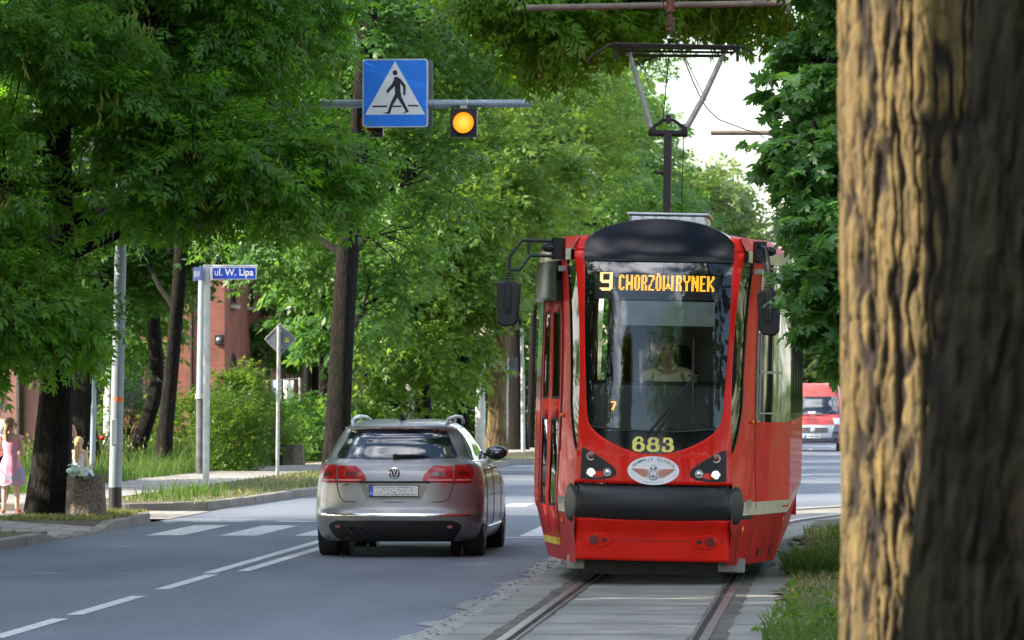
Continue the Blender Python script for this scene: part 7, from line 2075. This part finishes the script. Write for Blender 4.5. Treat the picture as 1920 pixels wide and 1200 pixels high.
a = pt(412, 637, 150) - Vector((HX, HY, gz0)); g = G(); g.box((a.x, -.12, a.z), (.30, .24, .34)); mb_ = g.build('meter_box', mt['under'], house, bevel=.02)
g = G(); g.ball((a.x, -.26, a.z), (.08, .05, .08), 10, 8); g.build('dial', mt['galv'], mb_)
g = G(); g.tube([(-1.1, -.05, Hh), (-1.1, -.05, .2)], .05, 8); g.build('drainpipe', mt['rubber'], house)
# dark timber gallery further along
g = G(); g.box((.6, 15.5, 6.3), (1.2, 9, 2.2)); g.build('oriel', mt['slate'], house, smooth=False)
# outbuilding with peeling pink plaster
ox = pt(112, 780, 118).x
ob = thing('outbuilding', 'low outbuilding with peeling pink red wall behind the girl in the pink dress', 'outbuilding', (ox, 118, gz(118)))
g = G(); g.box((-7, 5, 1.55), (14, 10, 3.3)); g.build('wall', mt['plaster'], ob, smooth=False)
g = G(); g.prism([(-14.3, 3.2), (.3, 3.2), (.3, 3.4), (-14.3, 4.4)], lambda u, v, h: (u, h, v), -.3, 10.3); g.build('roof', mt['slate'], ob, smooth=False)
g = G(); g.box((-2.2, -.03, 2.1), (1.0, .08, 1.2)); wo = g.build('window', mt['winframe'], ob, smooth=False)
g = G(); g.box((-2.2, -.075, 2.1), (.8, .01, 1.0)); g.build('pane', mt['darkwin'], wo, smooth=False)
g = G(); g.tube([(-1.05, -.1, 3.2), (-1.05, -.1, 0)], .09, 8); g.build('drainpipe', mt['under'], ob)
# washing on a line
wy = 140; wp = pt(508, 735, wy); wash = thing('washing_line', 'washing hung out beside the brick house above the hedge', 'washing line', tuple(wp))
g = G(); g.tube([(-.9, 0, .42), (0, 0, .36), (.9, 0, .42)], .012, 5); g.tube([(-.9, 0, .45), (-.9, 0, -2.3)], .04, 8); g.tube([(.9, 0, .45), (.9, 0, -2.3)], .04, 8); g.build('line', mt['galv'], wash)
for i, c in enumerate(((.72, .72, .74), (.6, .2, .25), (.45, .55, .7), (.75, .73, .7))):
    g = G(); x0 = -.75 + i * .38; g.strip(frange(-.55, .36, .15), x0, x0 + .32, 6, lambda u, z: (u, .03 * math.sin(u * 22 + z * 3), z)); g.build('cloth', M('cloth_%d' % i, c, .85), wash, solid=.01)

# ------------------------------------------------------------------ overhead line
def bracket(label, name, px0, px1, py0, py1, Y, r, mastx, insul=None):
    a, b = pt(px0, py0, Y), pt(px1, py1, Y)
    t = thing(name, label, 'bracket', (mastx, Y, .0))
    O = Vector((mastx, Y, 0)); e = Vector((mastx, Y, b.z + (b.z - a.z) * .1))
    g = G(); g.tube([a - O, b - O, e - O], r, 12); g.build('arm', mt['rustpipe'], t)
    g = G(); g.tube([Vector((0, 0, -.1)), Vector((0, 0, e.z + .4))], .10, 12); g.build('mast', mt['galv'], t)
    if insul:
        ix = pt(insul, py0, Y).x - mastx; z = a.z + (b.z - a.z) * .5
        g = G(); g.tube([(ix, 0, z + .25), (ix, 0, z - .28)], .012, 6)
        for k in range(3): g.cyl((ix, 0, z - .12 - k * .05), (ix, 0, z - .15 - k * .05), .045, n=14)
        g.cyl((ix, 0, z - .06), (ix, 0, z + .06), .05, n=12)
        g.build('insulator', M('brown_insulator', (.16, .05, .03), .3), t)
    return t
mt['rustpipe'] = M('rusty_tube', (0.19, 0.15, 0.115), .7, col2=(.12, .095, .08), scale=8)
bracket('brown tube arm across the top of the frame carrying the tram wire', 'overhead_bracket', 987, 1515, 15, 5, 46.0, .033, 1.6, 1257)
bracket('second overhead wire bracket further back, half hidden by maple leaves', 'overhead_bracket', 1333, 1580, 249, 249, 66.0, .035, 3.6)
cw = pt(1257, 84, 46.7).z
g = G(); pts = []
for s in frange(20, 95, 2.5):
    x, y = track(s, 0.05 * math.sin(s * .2)); pts.append((x, y, cw + .02))
g.tube(pts, .008, 5)
tag(g.build('contact_wire', mt['black']), 'thin dark contact wire running along the tram track above the pantograph', 'wire')
g = G(); g.tube([(x, y, z + .9 + .25 * ((i % 8) - 4) ** 2 / 16) for i, (x, y, z) in enumerate(pts)], .006, 5)
tag(g.build('carrier_wire', mt['black']), 'sagging carrier wire hung above the contact wire', 'wire')
